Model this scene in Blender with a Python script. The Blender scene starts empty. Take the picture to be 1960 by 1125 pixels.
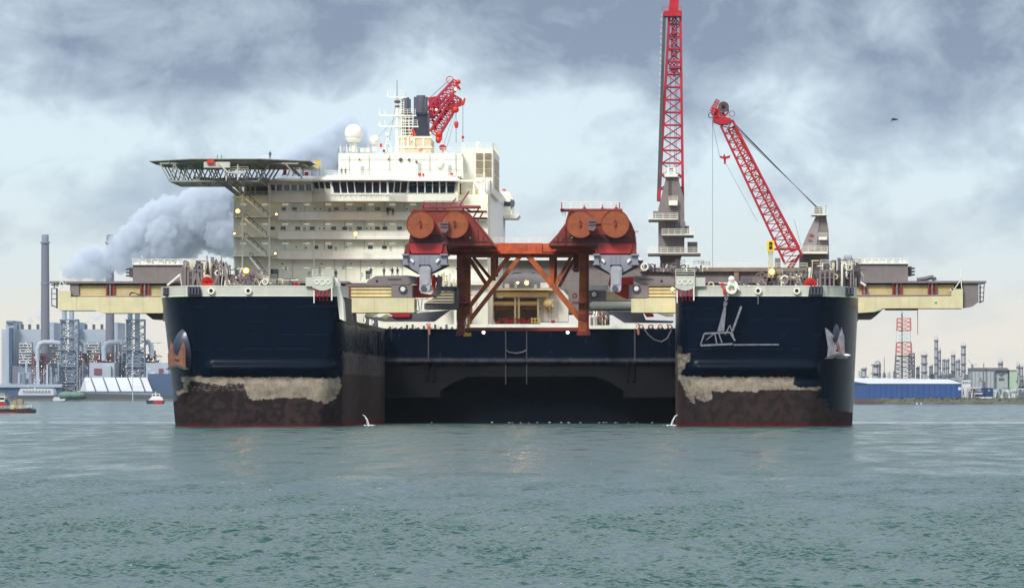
import bpy, bmesh, math, random
import numpy as np
from mathutils import Vector, Matrix, noise as mnoise
random.seed(7); rng = np.random.default_rng(5)
S = bpy.context.scene
R = math.radians
# ---------------------------------------------------------------- camera
F = 9245.0          # focal length in photo pixels (photo 1960 wide)
VX, VY, CH = 1290.0, 760.0, 5.12   # vanishing point of the ship's axis, horizon row, eye height
cd = bpy.data.cameras.new("camera"); cam = bpy.data.objects.new("camera", cd)
S.collection.objects.link(cam); S.camera = cam
cam.location = (0, 0, CH); cam.rotation_euler = (R(90), 0, 0)
cd.sensor_width = 36; cd.lens = F*36/1960
cd.shift_x = (980-VX)/1960; cd.shift_y = (VY-562.5)/1960
cd.clip_start = 1; cd.clip_end = 60000
# ---------------------------------------------------------------- sun
SUN_EL, SUN_AZ = 42, 205
sl = bpy.data.lights.new("sun", 'SUN'); sl.energy = 2.6; sl.angle = R(14); sl.color = (1, .95, .88)
so = bpy.data.objects.new("sun", sl); S.collection.objects.link(so)
sd = Vector((math.sin(R(SUN_AZ))*math.cos(R(SUN_EL)), math.cos(R(SUN_AZ))*math.cos(R(SUN_EL)), math.sin(R(SUN_EL))))
so.rotation_euler = sd.to_track_quat('Z', 'Y').to_euler(); so.location = (-200, -200, 400)
# ---------------------------------------------------------------- world
w = bpy.data.worlds.new("World"); S.world = w; w.use_nodes = True
nt = w.node_tree; nt.nodes.clear(); N = nt.nodes.new; L = nt.links.new
def wm(op, a, b=None, c=None, clamp=False):
    n = N('ShaderNodeMath'); n.operation = op; n.use_clamp = clamp
    for i, v in enumerate((a, b, c)):
        if v is None: continue
        if isinstance(v, (int, float)): n.inputs[i].default_value = v
        else: L(v, n.inputs[i])
    return n.outputs[0]
def wramp(fac, stops):
    n = N('ShaderNodeValToRGB'); L(fac, n.inputs[0]); e = n.color_ramp.elements
    while len(e) < len(stops): e.new(.5)
    for el, (p, c) in zip(e, stops): el.position = p; el.color = (*c, 1) if len(c) == 3 else c
    return n.outputs[0]
def wmix(f, a, b):
    n = N('ShaderNodeMix'); n.data_type = 'RGBA'
    L(f, n.inputs[0]) if not isinstance(f, float) else setattr(n.inputs[0], 'default_value', f)
    for v, i in ((a, 6), (b, 7)):
        if isinstance(v, tuple): n.inputs[i].default_value = (*v, 1)
        else: L(v, n.inputs[i])
    return n.outputs[2]
tc = N('ShaderNodeTexCoord'); sep = N('ShaderNodeSeparateXYZ'); L(tc.outputs['Generated'], sep.inputs[0])
dx, dy, dz = sep.outputs
def wnoise(sc, det, rough, dist=0., off=(0, 0, 0), norm=True):
    m = N('ShaderNodeMapping'); m.inputs['Scale'].default_value = sc; m.inputs['Location'].default_value = off
    L(tc.outputs['Generated'], m.inputs[0]); n = N('ShaderNodeTexNoise'); n.inputs['Scale'].default_value = 1
    n.inputs['Detail'].default_value = det; n.inputs['Roughness'].default_value = rough; n.inputs['Distortion'].default_value = dist
    L(m.outputs[0], n.inputs['Vector']); return n.outputs['Fac']
n1 = wnoise((20, 7, 34), 8, .56, .3, (1.7, 0, .4))
n2 = wnoise((62, 20, 88), 7, .6, .5, (5, 3, 8))
n3 = wnoise((9, 4, 16), 3, .5, .3, (3.1, 0, 2.2))
# elevation: 0 at the horizon, .08 at the top of the picture
lift = wramp(wm('MULTIPLY', dz, 10, clamp=True), [(0, (.0,)*3), (.3, (.10,)*3), (.55, (.30,)*3), (.75, (.62,)*3), (1, (.8,)*3)])
def blob(cx, cz, rx, rz, amp):
    a = wm('POWER', wm('DIVIDE', wm('SUBTRACT', dx, cx), rx), 2); b = wm('POWER', wm('DIVIDE', wm('SUBTRACT', dz, cz), rz), 2)
    return wm('MULTIPLY', wm('EXPONENT', wm('MULTIPLY', wm('ADD', a, b), -1)), amp)
cov = wm('ADD', wm('MULTIPLY', wm('SUBTRACT', n1, .5), 2.1), wm('MULTIPLY', wm('SUBTRACT', n2, .5), .95))
cov = wm('ADD', cov, wm('MULTIPLY', wm('SUBTRACT', n3, .5), .7))
cov = wm('ADD', wm('ADD', wm('MULTIPLY', cov, 1.25), .07), wm('MULTIPLY', lift, .85))
for b in ((.048, .066, .032, .017, .42), (-.12, .078, .03, .010, .30), (-.03, .078, .05, .010, .26), (-.105, .066, .022, .006, .18), (-.06, .058, .03, .008, -.25), (-.022, .046, .03, .012, -.30), (-.11, .052, .03, .008, -.2), (.03, .040, .04, .010, -.2)):
    cov = wm('ADD', cov, blob(*b))
sky = N('ShaderNodeTexSky'); sky.sky_type = 'NISHITA'; sky.sun_disc = False
sky.sun_elevation = R(SUN_EL); sky.sun_rotation = R(SUN_AZ)
base = wramp(wm('MULTIPLY', dz, 10, clamp=True), [(0, (.74, .67, .58)), (.16, (.70, .67, .60)), (.30, (.60, .68, .70)), (.5, (.60, .72, .78)), (.75, (.58, .70, .78)), (1, (.52, .64, .74))])
dark = wramp(wm('MULTIPLY', dz, 10, clamp=True), [(0, (.62, .60, .58)), (.2, (.50, .53, .56)), (.4, (.29, .37, .49)), (.7, (.19, .245, .35)), (1, (.17, .215, .30))])
cc = wmix(wramp(cov, [(.10, (0,)*3), (.45, (.5,)*3), (.95, (1,)*3)]), base, dark)
hi = wramp(dz, [(.18, (0,)*3), (.58, (1,)*3)])
cc = wmix(hi, cc, (1.08, 1.10, 1.12))            # overcast dome, brighter overhead
bg1 = N('ShaderNodeBackground'); L(cc, bg1.inputs[0]); bg1.inputs[1].default_value = 1.0
bg2 = N('ShaderNodeBackground'); L(sky.outputs[0], bg2.inputs[0]); bg2.inputs[1].default_value = .1
ms = N('ShaderNodeMixShader'); ms.inputs[0].default_value = .94; L(bg2.outputs[0], ms.inputs[1]); L(bg1.outputs[0], ms.inputs[2])
wo = N('ShaderNodeOutputWorld'); L(ms.outputs[0], wo.inputs[0])
S.view_settings.view_transform = 'Standard'; S.view_settings.look = 'None'; S.view_settings.exposure = 0.3; S.view_settings.gamma = 1
S.cycles.volume_bounces = 4; S.cycles.max_bounces = 8

# ---------------------------------------------------------------- helpers
def PX(px, Y): return (px-VX)*Y/F
def PZ(py, Y): return CH+(VY-py)*Y/F
def P(px, py, Y): return Vector((PX(px, Y), Y, PZ(py, Y)))

def mat(name, col, rough=.6, metal=0., var=.12, scale=.35, streak=0., streakcol=None, bump=0., emit=0., panels=None, spec=.5):
    m = bpy.data.materials.new(name); m.use_nodes = True; t = m.node_tree; b = t.nodes['Principled BSDF']
    b.inputs['Roughness'].default_value = rough; b.inputs['Metallic'].default_value = metal
    b.inputs['Specular IOR Level'].default_value = spec
    tcn = t.nodes.new('ShaderNodeTexCoord'); out = None
    def nz(sc, det, vec_scale=(1, 1, 1)):
        mp = t.nodes.new('ShaderNodeMapping'); mp.inputs['Scale'].default_value = vec_scale
        t.links.new(tcn.outputs['Object'], mp.inputs[0]); n = t.nodes.new('ShaderNodeTexNoise')
        n.inputs['Scale'].default_value = sc; n.inputs['Detail'].default_value = det; n.inputs['Roughness'].default_value = .62
        t.links.new(mp.outputs[0], n.inputs['Vector']); return n.outputs['Fac']
    n = nz(scale, 6)
    r = t.nodes.new('ShaderNodeValToRGB'); t.links.new(n, r.inputs[0])
    r.color_ramp.elements[0].position = .33; r.color_ramp.elements[1].position = .67
    r.color_ramp.elements[0].color = (*[c*(1-var*1.3) for c in col], 1); r.color_ramp.elements[1].color = (*[min(1, c*(1+var)) for c in col], 1)
    out = r.outputs[0]
    if streak:
        s = nz(1.1, 5, (1, 1, .12)); r2 = t.nodes.new('ShaderNodeValToRGB'); t.links.new(s, r2.inputs[0])
        r2.color_ramp.elements[0].position = .5; r2.color_ramp.elements[0].color = (0, 0, 0, 1)
        r2.color_ramp.elements[1].position = .78; r2.color_ramp.elements[1].color = (streak,)*3+(1,)
        mx = t.nodes.new('ShaderNodeMix'); mx.data_type = 'RGBA'; t.links.new(r2.outputs[0], mx.inputs[0]); t.links.new(out, mx.inputs[6])
        mx.inputs[7].default_value = (*(streakcol or (.14, .07, .035)), 1); out = mx.outputs[2]
    if panels:                                   # plate seams every panels=(dx,dz) metres
        sx = t.nodes.new('ShaderNodeSeparateXYZ'); t.links.new(tcn.outputs['Object'], sx.inputs[0]); last = None
        for ax, d in ((0, panels[0]), (2, panels[1])):
            if not d: continue
            a = t.nodes.new('ShaderNodeMath'); a.operation = 'PINGPONG'; a.inputs[1].default_value = d/2; t.links.new(sx.outputs[ax], a.inputs[0])
            c = t.nodes.new('ShaderNodeMath'); c.operation = 'LESS_THAN'; c.inputs[1].default_value = .05; t.links.new(a.outputs[0], c.inputs[0])
            if last is None: last = c.outputs[0]
            else:
                q = t.nodes.new('ShaderNodeMath'); q.operation = 'MAXIMUM'; t.links.new(last, q.inputs[0]); t.links.new(c.outputs[0], q.inputs[1]); last = q.outputs[0]
        mx = t.nodes.new('ShaderNodeMix'); mx.data_type = 'RGBA'; k = t.nodes.new('ShaderNodeMath'); k.operation = 'MULTIPLY'; k.inputs[1].default_value = .45
        t.links.new(last, k.inputs[0]); t.links.new(k.outputs[0], mx.inputs[0]); t.links.new(out, mx.inputs[6]); mx.inputs[7].default_value = (*[c*.45 for c in col], 1); out = mx.outputs[2]
    t.links.new(out, b.inputs['Base Color'])
    if bump:
        bn = t.nodes.new('ShaderNodeBump'); bn.inputs['Strength'].default_value = bump; bn.inputs['Distance'].default_value = .1
        t.links.new(nz(2.5, 4), bn.inputs['Height']); t.links.new(bn.outputs[0], b.inputs['Normal'])
    if emit:
        b.inputs['Emission Color'].default_value = (*col, 1); b.inputs['Emission Strength'].default_value = emit
    return m

class MB:
    def __init__(s): s.v = []; s.f = []
    def add(s, vs, fs):
        o = len(s.v); s.v += [tuple(v) for v in vs]; s.f += [[i+o for i in f] for f in fs]; return s
    def box(s, x0, x1, y0, y1, z0, z1):
        x0, x1 = sorted((x0, x1)); y0, y1 = sorted((y0, y1)); z0, z1 = sorted((z0, z1))
        return s.add([(x, y, z) for x in (x0, x1) for y in (y0, y1) for z in (z0, z1)],
                     [(0, 1, 3, 2), (4, 6, 7, 5), (0, 4, 5, 1), (2, 3, 7, 6), (0, 2, 6, 4), (1, 5, 7, 3)])
    def pb(s, a, b, c, d, Y, dep):                # px0, py0, px1, py1, front depth, thickness
        return s.box(PX(a, Y), PX(c, Y), Y, Y+dep, PZ(d, Y), PZ(b, Y))
    def prism(s, poly, y0, y1):                   # poly of (x, z)
        n = len(poly)
        return s.add([(x, y0, z) for x, z in poly]+[(x, y1, z) for x, z in poly],
                     [list(range(n)), list(range(n, 2*n))[::-1]]+[(i, (i+1) % n, n+(i+1) % n, n+i) for i in range(n)])
    def pp(s, pts, Y, dep): return s.prism([(PX(a, Y), PZ(b, Y)) for a, b in pts], Y, Y+dep)
    def prismx(s, poly, x0, x1):
        n = len(poly)
        return s.add([(x0, y, z) for y, z in poly]+[(x1, y, z) for y, z in poly],
                     [list(range(n)), list(range(n, 2*n))[::-1]]+[(i, (i+1) % n, n+(i+1) % n, n+i) for i in range(n)])
    def prismz(s, poly, z0, z1):
        n = len(poly)
        return s.add([(x, y, z0) for x, y in poly]+[(x, y, z1) for x, y in poly],
                     [list(range(n)), list(range(n, 2*n))[::-1]]+[(i, (i+1) % n, n+(i+1) % n, n+i) for i in range(n)])
    def cyl(s, p, q, r0, r1=None, n=8, cap=True):
        p, q = Vector(p), Vector(q); r1 = r0 if r1 is None else r1; d = (q-p)
        if d.length < 1e-6: return s
        d.normalize(); u = d.cross(Vector((0, 1, 0)) if abs(d.y) < .9 else Vector((1, 0, 0))).normalized(); w_ = d.cross(u)
        ph = math.pi/n
        vs = [p+(u*math.cos(2*math.pi*i/n+ph)+w_*math.sin(2*math.pi*i/n+ph))*r0 for i in range(n)]+[q+(u*math.cos(2*math.pi*i/n+ph)+w_*math.sin(2*math.pi*i/n+ph))*r1 for i in range(n)]
        fs = [(i, (i+1) % n, n+(i+1) % n, n+i) for i in range(n)]
        if cap: fs += [list(range(n))[::-1], list(range(n, 2*n))]
        return s.add(vs, fs)
    def bar(s, p, q, w_): return s.cyl(p, q, w_*.7071, n=4)      # square bar of width w_
    def pl(s, a, b, c, d, Y, wpx, Y2=None, n=4):                # bar between two picture points at depth
        Y2 = Y2 or Y; return s.cyl(P(a, b, Y), P(c, d, Y2), wpx*Y/F*.5*(1.414 if n == 4 else 1), n=n)
    def tube(s, pts, r, n=6):
        for a, b in zip(pts, pts[1:]): s.cyl(a, b, r, n=n)
        return s
    def lathe(s, c, prof, n=20):                                 # prof of (r, z) about the z axis at c
        c = Vector(c); k = len(prof)
        vs = [(c.x+r*math.cos(2*math.pi*i/n), c.y+r*math.sin(2*math.pi*i/n), c.z+z) for i in range(n) for r, z in prof]
        fs = [(i*k+j, ((i+1) % n)*k+j, ((i+1) % n)*k+j+1, i*k+j+1) for i in range(n) for j in range(k-1)]
        return s.add(vs, fs)
    def sph(s, c, r, n=16, m=10, sz=1., sx=1., sy=1.):
        c = Vector(c); vs = []; fs = []
        for j in range(m+1):
            th = math.pi*j/m
            for i in range(n):
                a = 2*math.pi*i/n; vs.append((c.x+r*sx*math.sin(th)*math.cos(a), c.y+r*sy*math.sin(th)*math.sin(a), c.z+r*sz*math.cos(th)))
        for j in range(m):
            for i in range(n): fs.append((j*n+i, (j+1)*n+i, (j+1)*n+(i+1) % n, j*n+(i+1) % n))
        return s.add(vs, fs)
    def wheel(s, c, r, r2, th, axis=(0, 1, 0), n=24, spokes=0, sw=.2):   # ring with optional spokes
        c = Vector(c); ax = Vector(axis).normalized(); u = ax.cross(Vector((0, 0, 1))).normalized(); v = ax.cross(u)
        vs = []
        for i in range(n):
            d = u*math.cos(2*math.pi*i/n)+v*math.sin(2*math.pi*i/n)
            vs += [c+d*r-ax*th/2, c+d*r+ax*th/2, c+d*r2+ax*th/2, c+d*r2-ax*th/2]
        fs = []
        for i in range(n):
            a, b = i*4, ((i+1) % n)*4
            for j in range(4): fs.append((a+j, b+j, b+(j+1) % 4, a+(j+1) % 4))
        s.add(vs, fs)
        for i in range(spokes):
            d = u*math.cos(2*math.pi*i/spokes+.3)+v*math.sin(2*math.pi*i/spokes+.3); s.bar(c, c+d*(r2+.02), sw)
        return s
    def rail(s, p, q, h=1.1, step=1.8, r=.045, rails=3):
        p, q = Vector(p), Vector(q); n = max(1, int((q-p).length/step)); up = Vector((0, 0, h))
        for i in range(n+1):
            a = p.lerp(q, i/n); s.bar(a, a+up, r*1.6)
        for k in range(1, rails+1): s.bar(p+up*k/rails, q+up*k/rails, r*1.6)
        return s
    def prail(s, a, b, c, d, Y, h=1.1, **k): return s.rail(P(a, b, Y), P(c, d, Y), h, **k)
    def lattice(s, a0, a1, rc, rb, bays, wide0, wide1, side=Vector((1, 0, 0)), dep0=None, dep1=None, xb=False):
        # four-chord lattice boom from a0 to a1
        a0, a1 = Vector(a0), Vector(a1); d = (a1-a0).normalized(); u = (side-d*side.dot(d)).normalized(); v = d.cross(u)
        dep0 = dep0 or wide0; dep1 = dep1 or wide1
        def c(t, i):
            wv, dv = wide0+(wide1-wide0)*t, dep0+(dep1-dep0)*t; sx, sy = ((-1, -1), (1, -1), (1, 1), (-1, 1))[i % 4]
            return a0.lerp(a1, t)+u*sx*wv/2+v*sy*dv/2
        for i in range(4): s.bar(c(0, i), c(1, i), rc)
        for k in range(bays):
            t0, t1 = k/bays, (k+1)/bays
            for i in range(4):
                s.bar(c(t0, i), c(t0, i+1), rb)
                if xb or k % 2 == 0: s.bar(c(t0, i), c(t1, i+1), rb)
                if xb or k % 2: s.bar(c(t0, i+1), c(t1, i), rb)
        for i in range(4): s.bar(c(1, i), c(1, i+1), rb)
        return s
    def clusters(s):
        n = len(s.v); par = list(range(n))
        def fd(a):
            while par[a] != a: par[a] = par[par[a]]; a = par[a]
            return a
        for f in s.f:
            for i in f[1:]: par[fd(i)] = fd(f[0])
        comp = {}
        for i in range(n): comp.setdefault(fd(i), []).append(i)
        cs = []
        for ids in comp.values():
            a = np.array([s.v[i] for i in ids]); cs.append([a.min(0)-.2, a.max(0)+.2, ids])
        if len(cs) > 160: return None
        done = False
        while not done:
            done = True; i = 0
            while i < len(cs):
                j = i+1
                while j < len(cs):
                    if (cs[i][0] <= cs[j][1]).all() and (cs[j][0] <= cs[i][1]).all():
                        cs[i] = [np.minimum(cs[i][0], cs[j][0]), np.maximum(cs[i][1], cs[j][1]), cs[i][2]+cs[j][2]]; del cs[j]; done = False
                    else: j += 1
                i += 1
        return [c[2] for c in cs]
    def build(s, name, m, parent=None, smooth=False, label=None):
        if parent is not None and len(s.v) < 6000:
            cl = s.clusters()
            if cl and 2 <= len(cl) <= 14:                     # pieces that do not touch become parts of their own
                first = None; own = {i: k for k, ids in enumerate(cl) for i in ids}
                for k, ids in enumerate(cl):
                    q = MB(); mp = {i: j for j, i in enumerate(ids)}; q.v = [s.v[i] for i in ids]; q.f = [[mp[i] for i in f] for f in s.f if own[f[0]] == k]
                    o = q._build(name, m, parent, smooth, label); first = first or o
                return first
        return s._build(name, m, parent, smooth, label)
    def _build(s, name, m, parent=None, smooth=False, label=None):
        me = bpy.data.meshes.new(name); off = Vector((0, 0, 0)); q = parent
        while q is not None: off += q.location; q = q.parent
        me.from_pydata([tuple(Vector(v)-off) for v in s.v], [], s.f)
        bm = bmesh.new(); bm.from_mesh(me); bmesh.ops.recalc_face_normals(bm, faces=bm.faces); bm.to_mesh(me); bm.free()
        me.materials.append(m); o = bpy.data.objects.new(name, me); S.collection.objects.link(o); o.parent = parent
        if smooth:
            for p in me.polygons: p.use_smooth = True
            try: me.set_sharp_from_angle(angle=R(40))
            except Exception: pass
        if label: o['label'] = label
        return o
def thing(name, loc, label, cat, group=None):
    o = bpy.data.objects.new(name, None); S.collection.objects.link(o); o.location = loc; o.empty_display_size = .5
    tag(o, label, cat, group); return o
def tag(o, label=None, cat=None, group=None, kind=None):
    if label: o['label'] = label
    if cat: o['category'] = cat
    if group: o['group'] = group
    if kind: o['kind'] = kind
    return o
def single(mb, name, m, loc, label, cat, group=None, smooth=False):   # a thing that is one mesh, origin at its base
    mb.v = [tuple(Vector(v)-Vector(loc)) for v in mb.v]; o = mb.build(name, m, None, smooth); o.location = loc
    return tag(o, label, cat, group)
def inpoly(x, y, poly):
    c = False; n = len(poly); j = n-1
    for i in range(n):
        xi, yi = poly[i]; xj, yj = poly[j]
        if (yi > y) != (yj > y) and x < (xj-xi)*(y-yi)/(yj-yi+1e-12)+xi: c = not c
        j = i
    return c
# ---------------------------------------------------------------- materials
M = {}
M['white'] = mat('ship white paint', (.80, .81, .71), .5, var=.05, streak=.25, streakcol=(.40, .36, .26))
M['white2'] = mat('clean white paint', (.80, .80, .78), .4, var=.04)
M['wallw'] = mat('house wall white paint', (.80, .82, .70), .55, var=.06, streak=.2, streakcol=(.35, .33, .25))  # house walls, about as bright as the ship white
M['pale'] = mat('pale green grey bulwark paint', (.53, .55, .48), .5, var=.06, streak=.3, streakcol=(.25, .2, .14))
M['cream'] = mat('cream steel paint', (.66, .61, .38), .5, var=.07, streak=.3, streakcol=(.40, .31, .17), panels=(6.2, 0))
M['cream2'] = mat('yellowed cream paint', (.70, .57, .29), .5, var=.10, streak=.45, streakcol=(.42, .26, .10))
M['grey'] = mat('warm grey machinery paint', (.20, .175, .175), .55, var=.10, streak=.2, streakcol=(.12, .09, .08), panels=(5.5, 2.7))
M['greyd'] = mat('dark grey steel', (.07, .065, .075), .5, var=.15)
M['plate'] = mat('slate grey plate', (.13, .135, .16), .4, var=.10)
M['yoke'] = mat('blue grey yoke paint', (.25, .262, .31), .42, var=.10, streak=.2, streakcol=(.12, .10, .10))
M['red'] = mat('signal red paint', (.62, .03, .015), .4, var=.12)
M['crimson'] = mat('crimson crane paint', (.42, .012, .025), .42, var=.2)
M['maroon'] = mat('maroon primer', (.23, .030, .020), .5, var=.25, scale=.5, streak=.3, streakcol=(.06, .025, .03))
M['frame'] = mat('orange red oxide frame', (.55, .085, .022), .5, var=.28, scale=.6, streak=.45, streakcol=(.12, .03, .03), bump=.2)
M['brace'] = mat('brown orange oxide brace', (.44, .105, .024), .5, var=.28, scale=.5, streak=.4, streakcol=(.10, .03, .035))
M['drum'] = mat('rusty drum end', (.29, .072, .020), .6, var=.18, scale=.9, streak=.25, streakcol=(.16, .04, .015))
M['rust'] = mat('rusted steel', (.28, .10, .045), .8, var=.35, scale=1.2, bump=.4)
M['steel'] = mat('bare grey steel', (.19, .19, .23), .5, var=.3, scale=1.5)
M['black'] = mat('black steel', (.012, .012, .016), .5, var=.2)
M['wire'] = mat('wire rope', (.10, .11, .13), .5)
M['glass'] = mat('dark window glass', (.012, .025, .04), .08, var=.3, scale=.8, spec=.8)
M['glassg'] = mat('green tinted glass', (.05, .14, .14), .15, var=.2, scale=.8)
M['funnel'] = mat('dark navy funnel', (.016, .022, .045), .45, var=.25, streak=.4, streakcol=(.05, .05, .07))
M['cowl'] = mat('grey funnel cowl', (.085, .088, .12), .5, var=.15, streak=.4, streakcol=(.03, .03, .045))
M['louvre'] = mat('beige louvre', (.50, .43, .31), .7, var=.12)
M['yellow'] = mat('yellow paint', (.80, .48, .01), .5, var=.08)
M['lamp'] = mat('lamp glow', (1, .40, .03), .4, emit=1.3)
M['bulb'] = mat('lamp bulb', (1, .72, .30), .4, emit=9)
M['lampw'] = mat('tube light diffuser', (.95, .93, .82), .4, emit=.25)
M['sign'] = mat('black lettering', (.01, .01, .01), .6)
M['cloth'] = mat('dark work clothes', (.015, .02, .035), .8)
M['clothr'] = mat('red work clothes', (.5, .02, .02), .8)
M['skin'] = mat('skin', (.45, .25, .17), .6)
M['clothy'] = mat('grey work clothes', (.10, .11, .12), .8)
M['legp'] = mat('rusty mauve leg paint', (.30, .075, .05), .55, var=.35, scale=.9, streak=.5, streakcol=(.10, .035, .04))
M['arm'] = mat('light grey arm paint', (.37, .385, .43), .4, var=.1)
M['truss'] = mat('weathered truss grey', (.30, .32, .27), .55, var=.12)
M['mdark'] = mat('dark maroon grime and shade', (.065, .020, .022), .6, var=.3, scale=.9)  # rust runs and small fittings, also the painted shade under the drums
# ================================================================= WATER
RIP0, RIP1 = .9, 1.5
def water():
    m = bpy.data.materials.new('sea water'); m.use_nodes = True; t = m.node_tree; b = t.nodes['Principled BSDF']
    b.inputs['Base Color'].default_value = (.011, .058, .054, 1); b.inputs['Roughness'].default_value = .07; b.inputs['IOR'].default_value = 1.33
    g = t.nodes.new('ShaderNodeNewGeometry')
    def nz(sc, det, vs):
        mp = t.nodes.new('ShaderNodeMapping'); mp.inputs['Scale'].default_value = vs; t.links.new(g.outputs['Position'], mp.inputs[0])
        n = t.nodes.new('ShaderNodeTexNoise'); n.inputs['Scale'].default_value = sc; n.inputs['Detail'].default_value = det; n.inputs['Roughness'].default_value = .6
        t.links.new(mp.outputs[0], n.inputs['Vector']); return n.outputs['Fac']
    # wind ripples as a spread of facet slopes, stronger in ruffled patches than in calm ones
    def nc(sc, det, vs):
        mp = t.nodes.new('ShaderNodeMapping'); mp.inputs['Scale'].default_value = vs; t.links.new(g.outputs['Position'], mp.inputs[0])
        n = t.nodes.new('ShaderNodeTexNoise'); n.inputs['Scale'].default_value = sc; n.inputs['Detail'].default_value = det; n.inputs['Roughness'].default_value = .65
        t.links.new(mp.outputs[0], n.inputs['Vector']); return n.outputs['Color']
    def vm(op, a, b=None, s=None):
        n = t.nodes.new('ShaderNodeVectorMath'); n.operation = op; t.links.new(a, n.inputs[0])
        if b is not None: (t.links.new(b, n.inputs[1]) if not isinstance(b, tuple) else setattr(n.inputs[1], 'default_value', b))
        if s is not None: (t.links.new(s, n.inputs['Scale']) if not isinstance(s, float) else setattr(n.inputs['Scale'], 'default_value', s))
        return n.outputs[0]
    patch = nz(.012, 5, (.3, 1, 1)); r = t.nodes.new('ShaderNodeMapRange'); t.links.new(patch, r.inputs[0])
    r.inputs[1].default_value = .38; r.inputs[2].default_value = .62; r.inputs[3].default_value = RIP0; r.inputs[4].default_value = RIP1
    sl_ = vm('SUBTRACT', nc(3.2, 6, (.55, 1, 1)), (.5, .5, .5)); ab_ = vm('ABSOLUTE', sl_); sl_ = vm('ADD', vm('MULTIPLY', sl_, (1, .25, 0)), vm('ADD', vm('MULTIPLY', ab_, (0, -.95, 0)), vm('MULTIPLY', vm('MULTIPLY', ab_, ab_), (0, -12., 0)))); sl_ = vm('SCALE', sl_, None, r.outputs[0])
    gr = t.nodes.new('ShaderNodeMapRange'); t.links.new(nz(.22, 7, (1, .16, 1)), gr.inputs[0])      # wave groups
    gr.inputs[1].default_value = .40; gr.inputs[2].default_value = .64; gr.inputs[3].default_value = .38; gr.inputs[4].default_value = 3.0
    sl_ = vm('SCALE', sl_, None, gr.outputs[0])
    sy = t.nodes.new('ShaderNodeSeparateXYZ'); t.links.new(g.outputs['Position'], sy.inputs[0])          # calm slick in the lee abeam of the ship
    wob = t.nodes.new('ShaderNodeMath'); wob.operation = 'MULTIPLY_ADD'; t.links.new(nz(.02, 4, (.3, 1, 1)), wob.inputs[0]); wob.inputs[1].default_value = 90; t.links.new(sy.outputs[1], wob.inputs[2])
    mr = t.nodes.new('ShaderNodeMapRange'); t.links.new(wob.outputs[0], mr.inputs[0]); mr.inputs[1].default_value = 900; mr.inputs[2].default_value = 1500; mr.clamp = True
    cr_ = t.nodes.new('ShaderNodeValToRGB'); t.links.new(mr.outputs[0], cr_.inputs[0]); e = cr_.color_ramp.elements
    e.new(.5); e.new(.5); e.new(.5); e.new(.5)
    for el, (p_, v_) in zip(e, ((0, 1), (.12, 1), (.17, .10), (.26, .14), (.33, .7), (.8, .6))): el.position = p_; el.color = (v_, v_, v_, 1)
    sl_ = vm('SCALE', sl_, None, cr_.outputs[0])
    t.links.new(vm('NORMALIZE', vm('ADD', g.outputs['Normal'], sl_)), b.inputs['Normal'])
    # near field: modelled waves; far field: flat sheet
    ys = np.arange(100, 340, .23); cols = 430
    A = []
    comp = []
    for i in range(70):
        lam = .5*(1.9/.5)**rng.random(); th = rng.normal(math.pi/2+.2, 1.1); comp.append((2*math.pi/lam, th, .0095*lam*rng.uniform(.5, 1.2), rng.random()*6.28))
    xs01 = np.linspace(-1, 1, cols)
    Yg = np.repeat(ys[:, None], cols, 1); left, right = -.20, .135
    Xg = Yg*0+(left+(xs01+1)/2*(right-left))[None, :]*Yg*1.0+(xs01*14)[None, :]
    Z = np.zeros_like(Xg); 
    wx = Xg+.6*np.sin(Yg*.05); 
    for k, th, a, ph in comp: Z += a*np.sin(k*(wx*math.cos(th)+Yg*math.sin(th))+ph)
    gust = .75+.3*np.sin(Xg*.031+1.2+2*np.sin(Yg*.013))*np.sin(Yg*.045+.8*np.sin(Xg*.02))
    Z = Z*gust; Z = np.where(Z > 0, Z*1.25, Z*.9)
    fade = np.clip((336-Yg)/150, 0, 1)*np.clip((Yg-100)/10, 0, 1); edge = np.clip((1-abs(xs01))*12, 0, 1)[None, :]
    Z = Z*fade*edge
    nr = len(ys); idx = np.arange(nr*cols).reshape(nr, cols)
    fs = np.stack([idx[:-1, :-1], idx[:-1, 1:], idx[1:, 1:], idx[1:, :-1]], -1).reshape(-1, 4)
    V = np.stack([Xg, Yg, Z], -1).reshape(-1, 3)
    # surrounding flat sheet joined on the same border
    far = []; base = len(V); Xw = 16000
    bl, br, tl, tr = idx[0, 0], idx[0, -1], idx[-1, 0], idx[-1, -1]
    ex = [(-Xw, -600, 0), (Xw, -600, 0), (Xw, 15000, 0), (-Xw, 15000, 0)]
    V = np.vstack([V, ex]); e0, e1, e2, e3 = base, base+1, base+2, base+3
    me = bpy.data.meshes.new('sea'); faces = fs.tolist()
    faces.append([e0, e1]+[int(i) for i in idx[0, ::-1]]); faces.append([e1, e2]+[int(i) for i in idx[::-1, -1]])
    faces.append([e2, e3]+[int(i) for i in idx[-1, :]]); faces.append([e3, e0]+[int(i) for i in idx[:, 0]])
    me.from_pydata(V.tolist(), [], faces); me.materials.append(m)
    for p in me.polygons: p.use_smooth = p.index < len(fs)
    o = bpy.data.objects.new('water', me); S.collection.objects.link(o); tag(o, kind='structure')
water()

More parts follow.
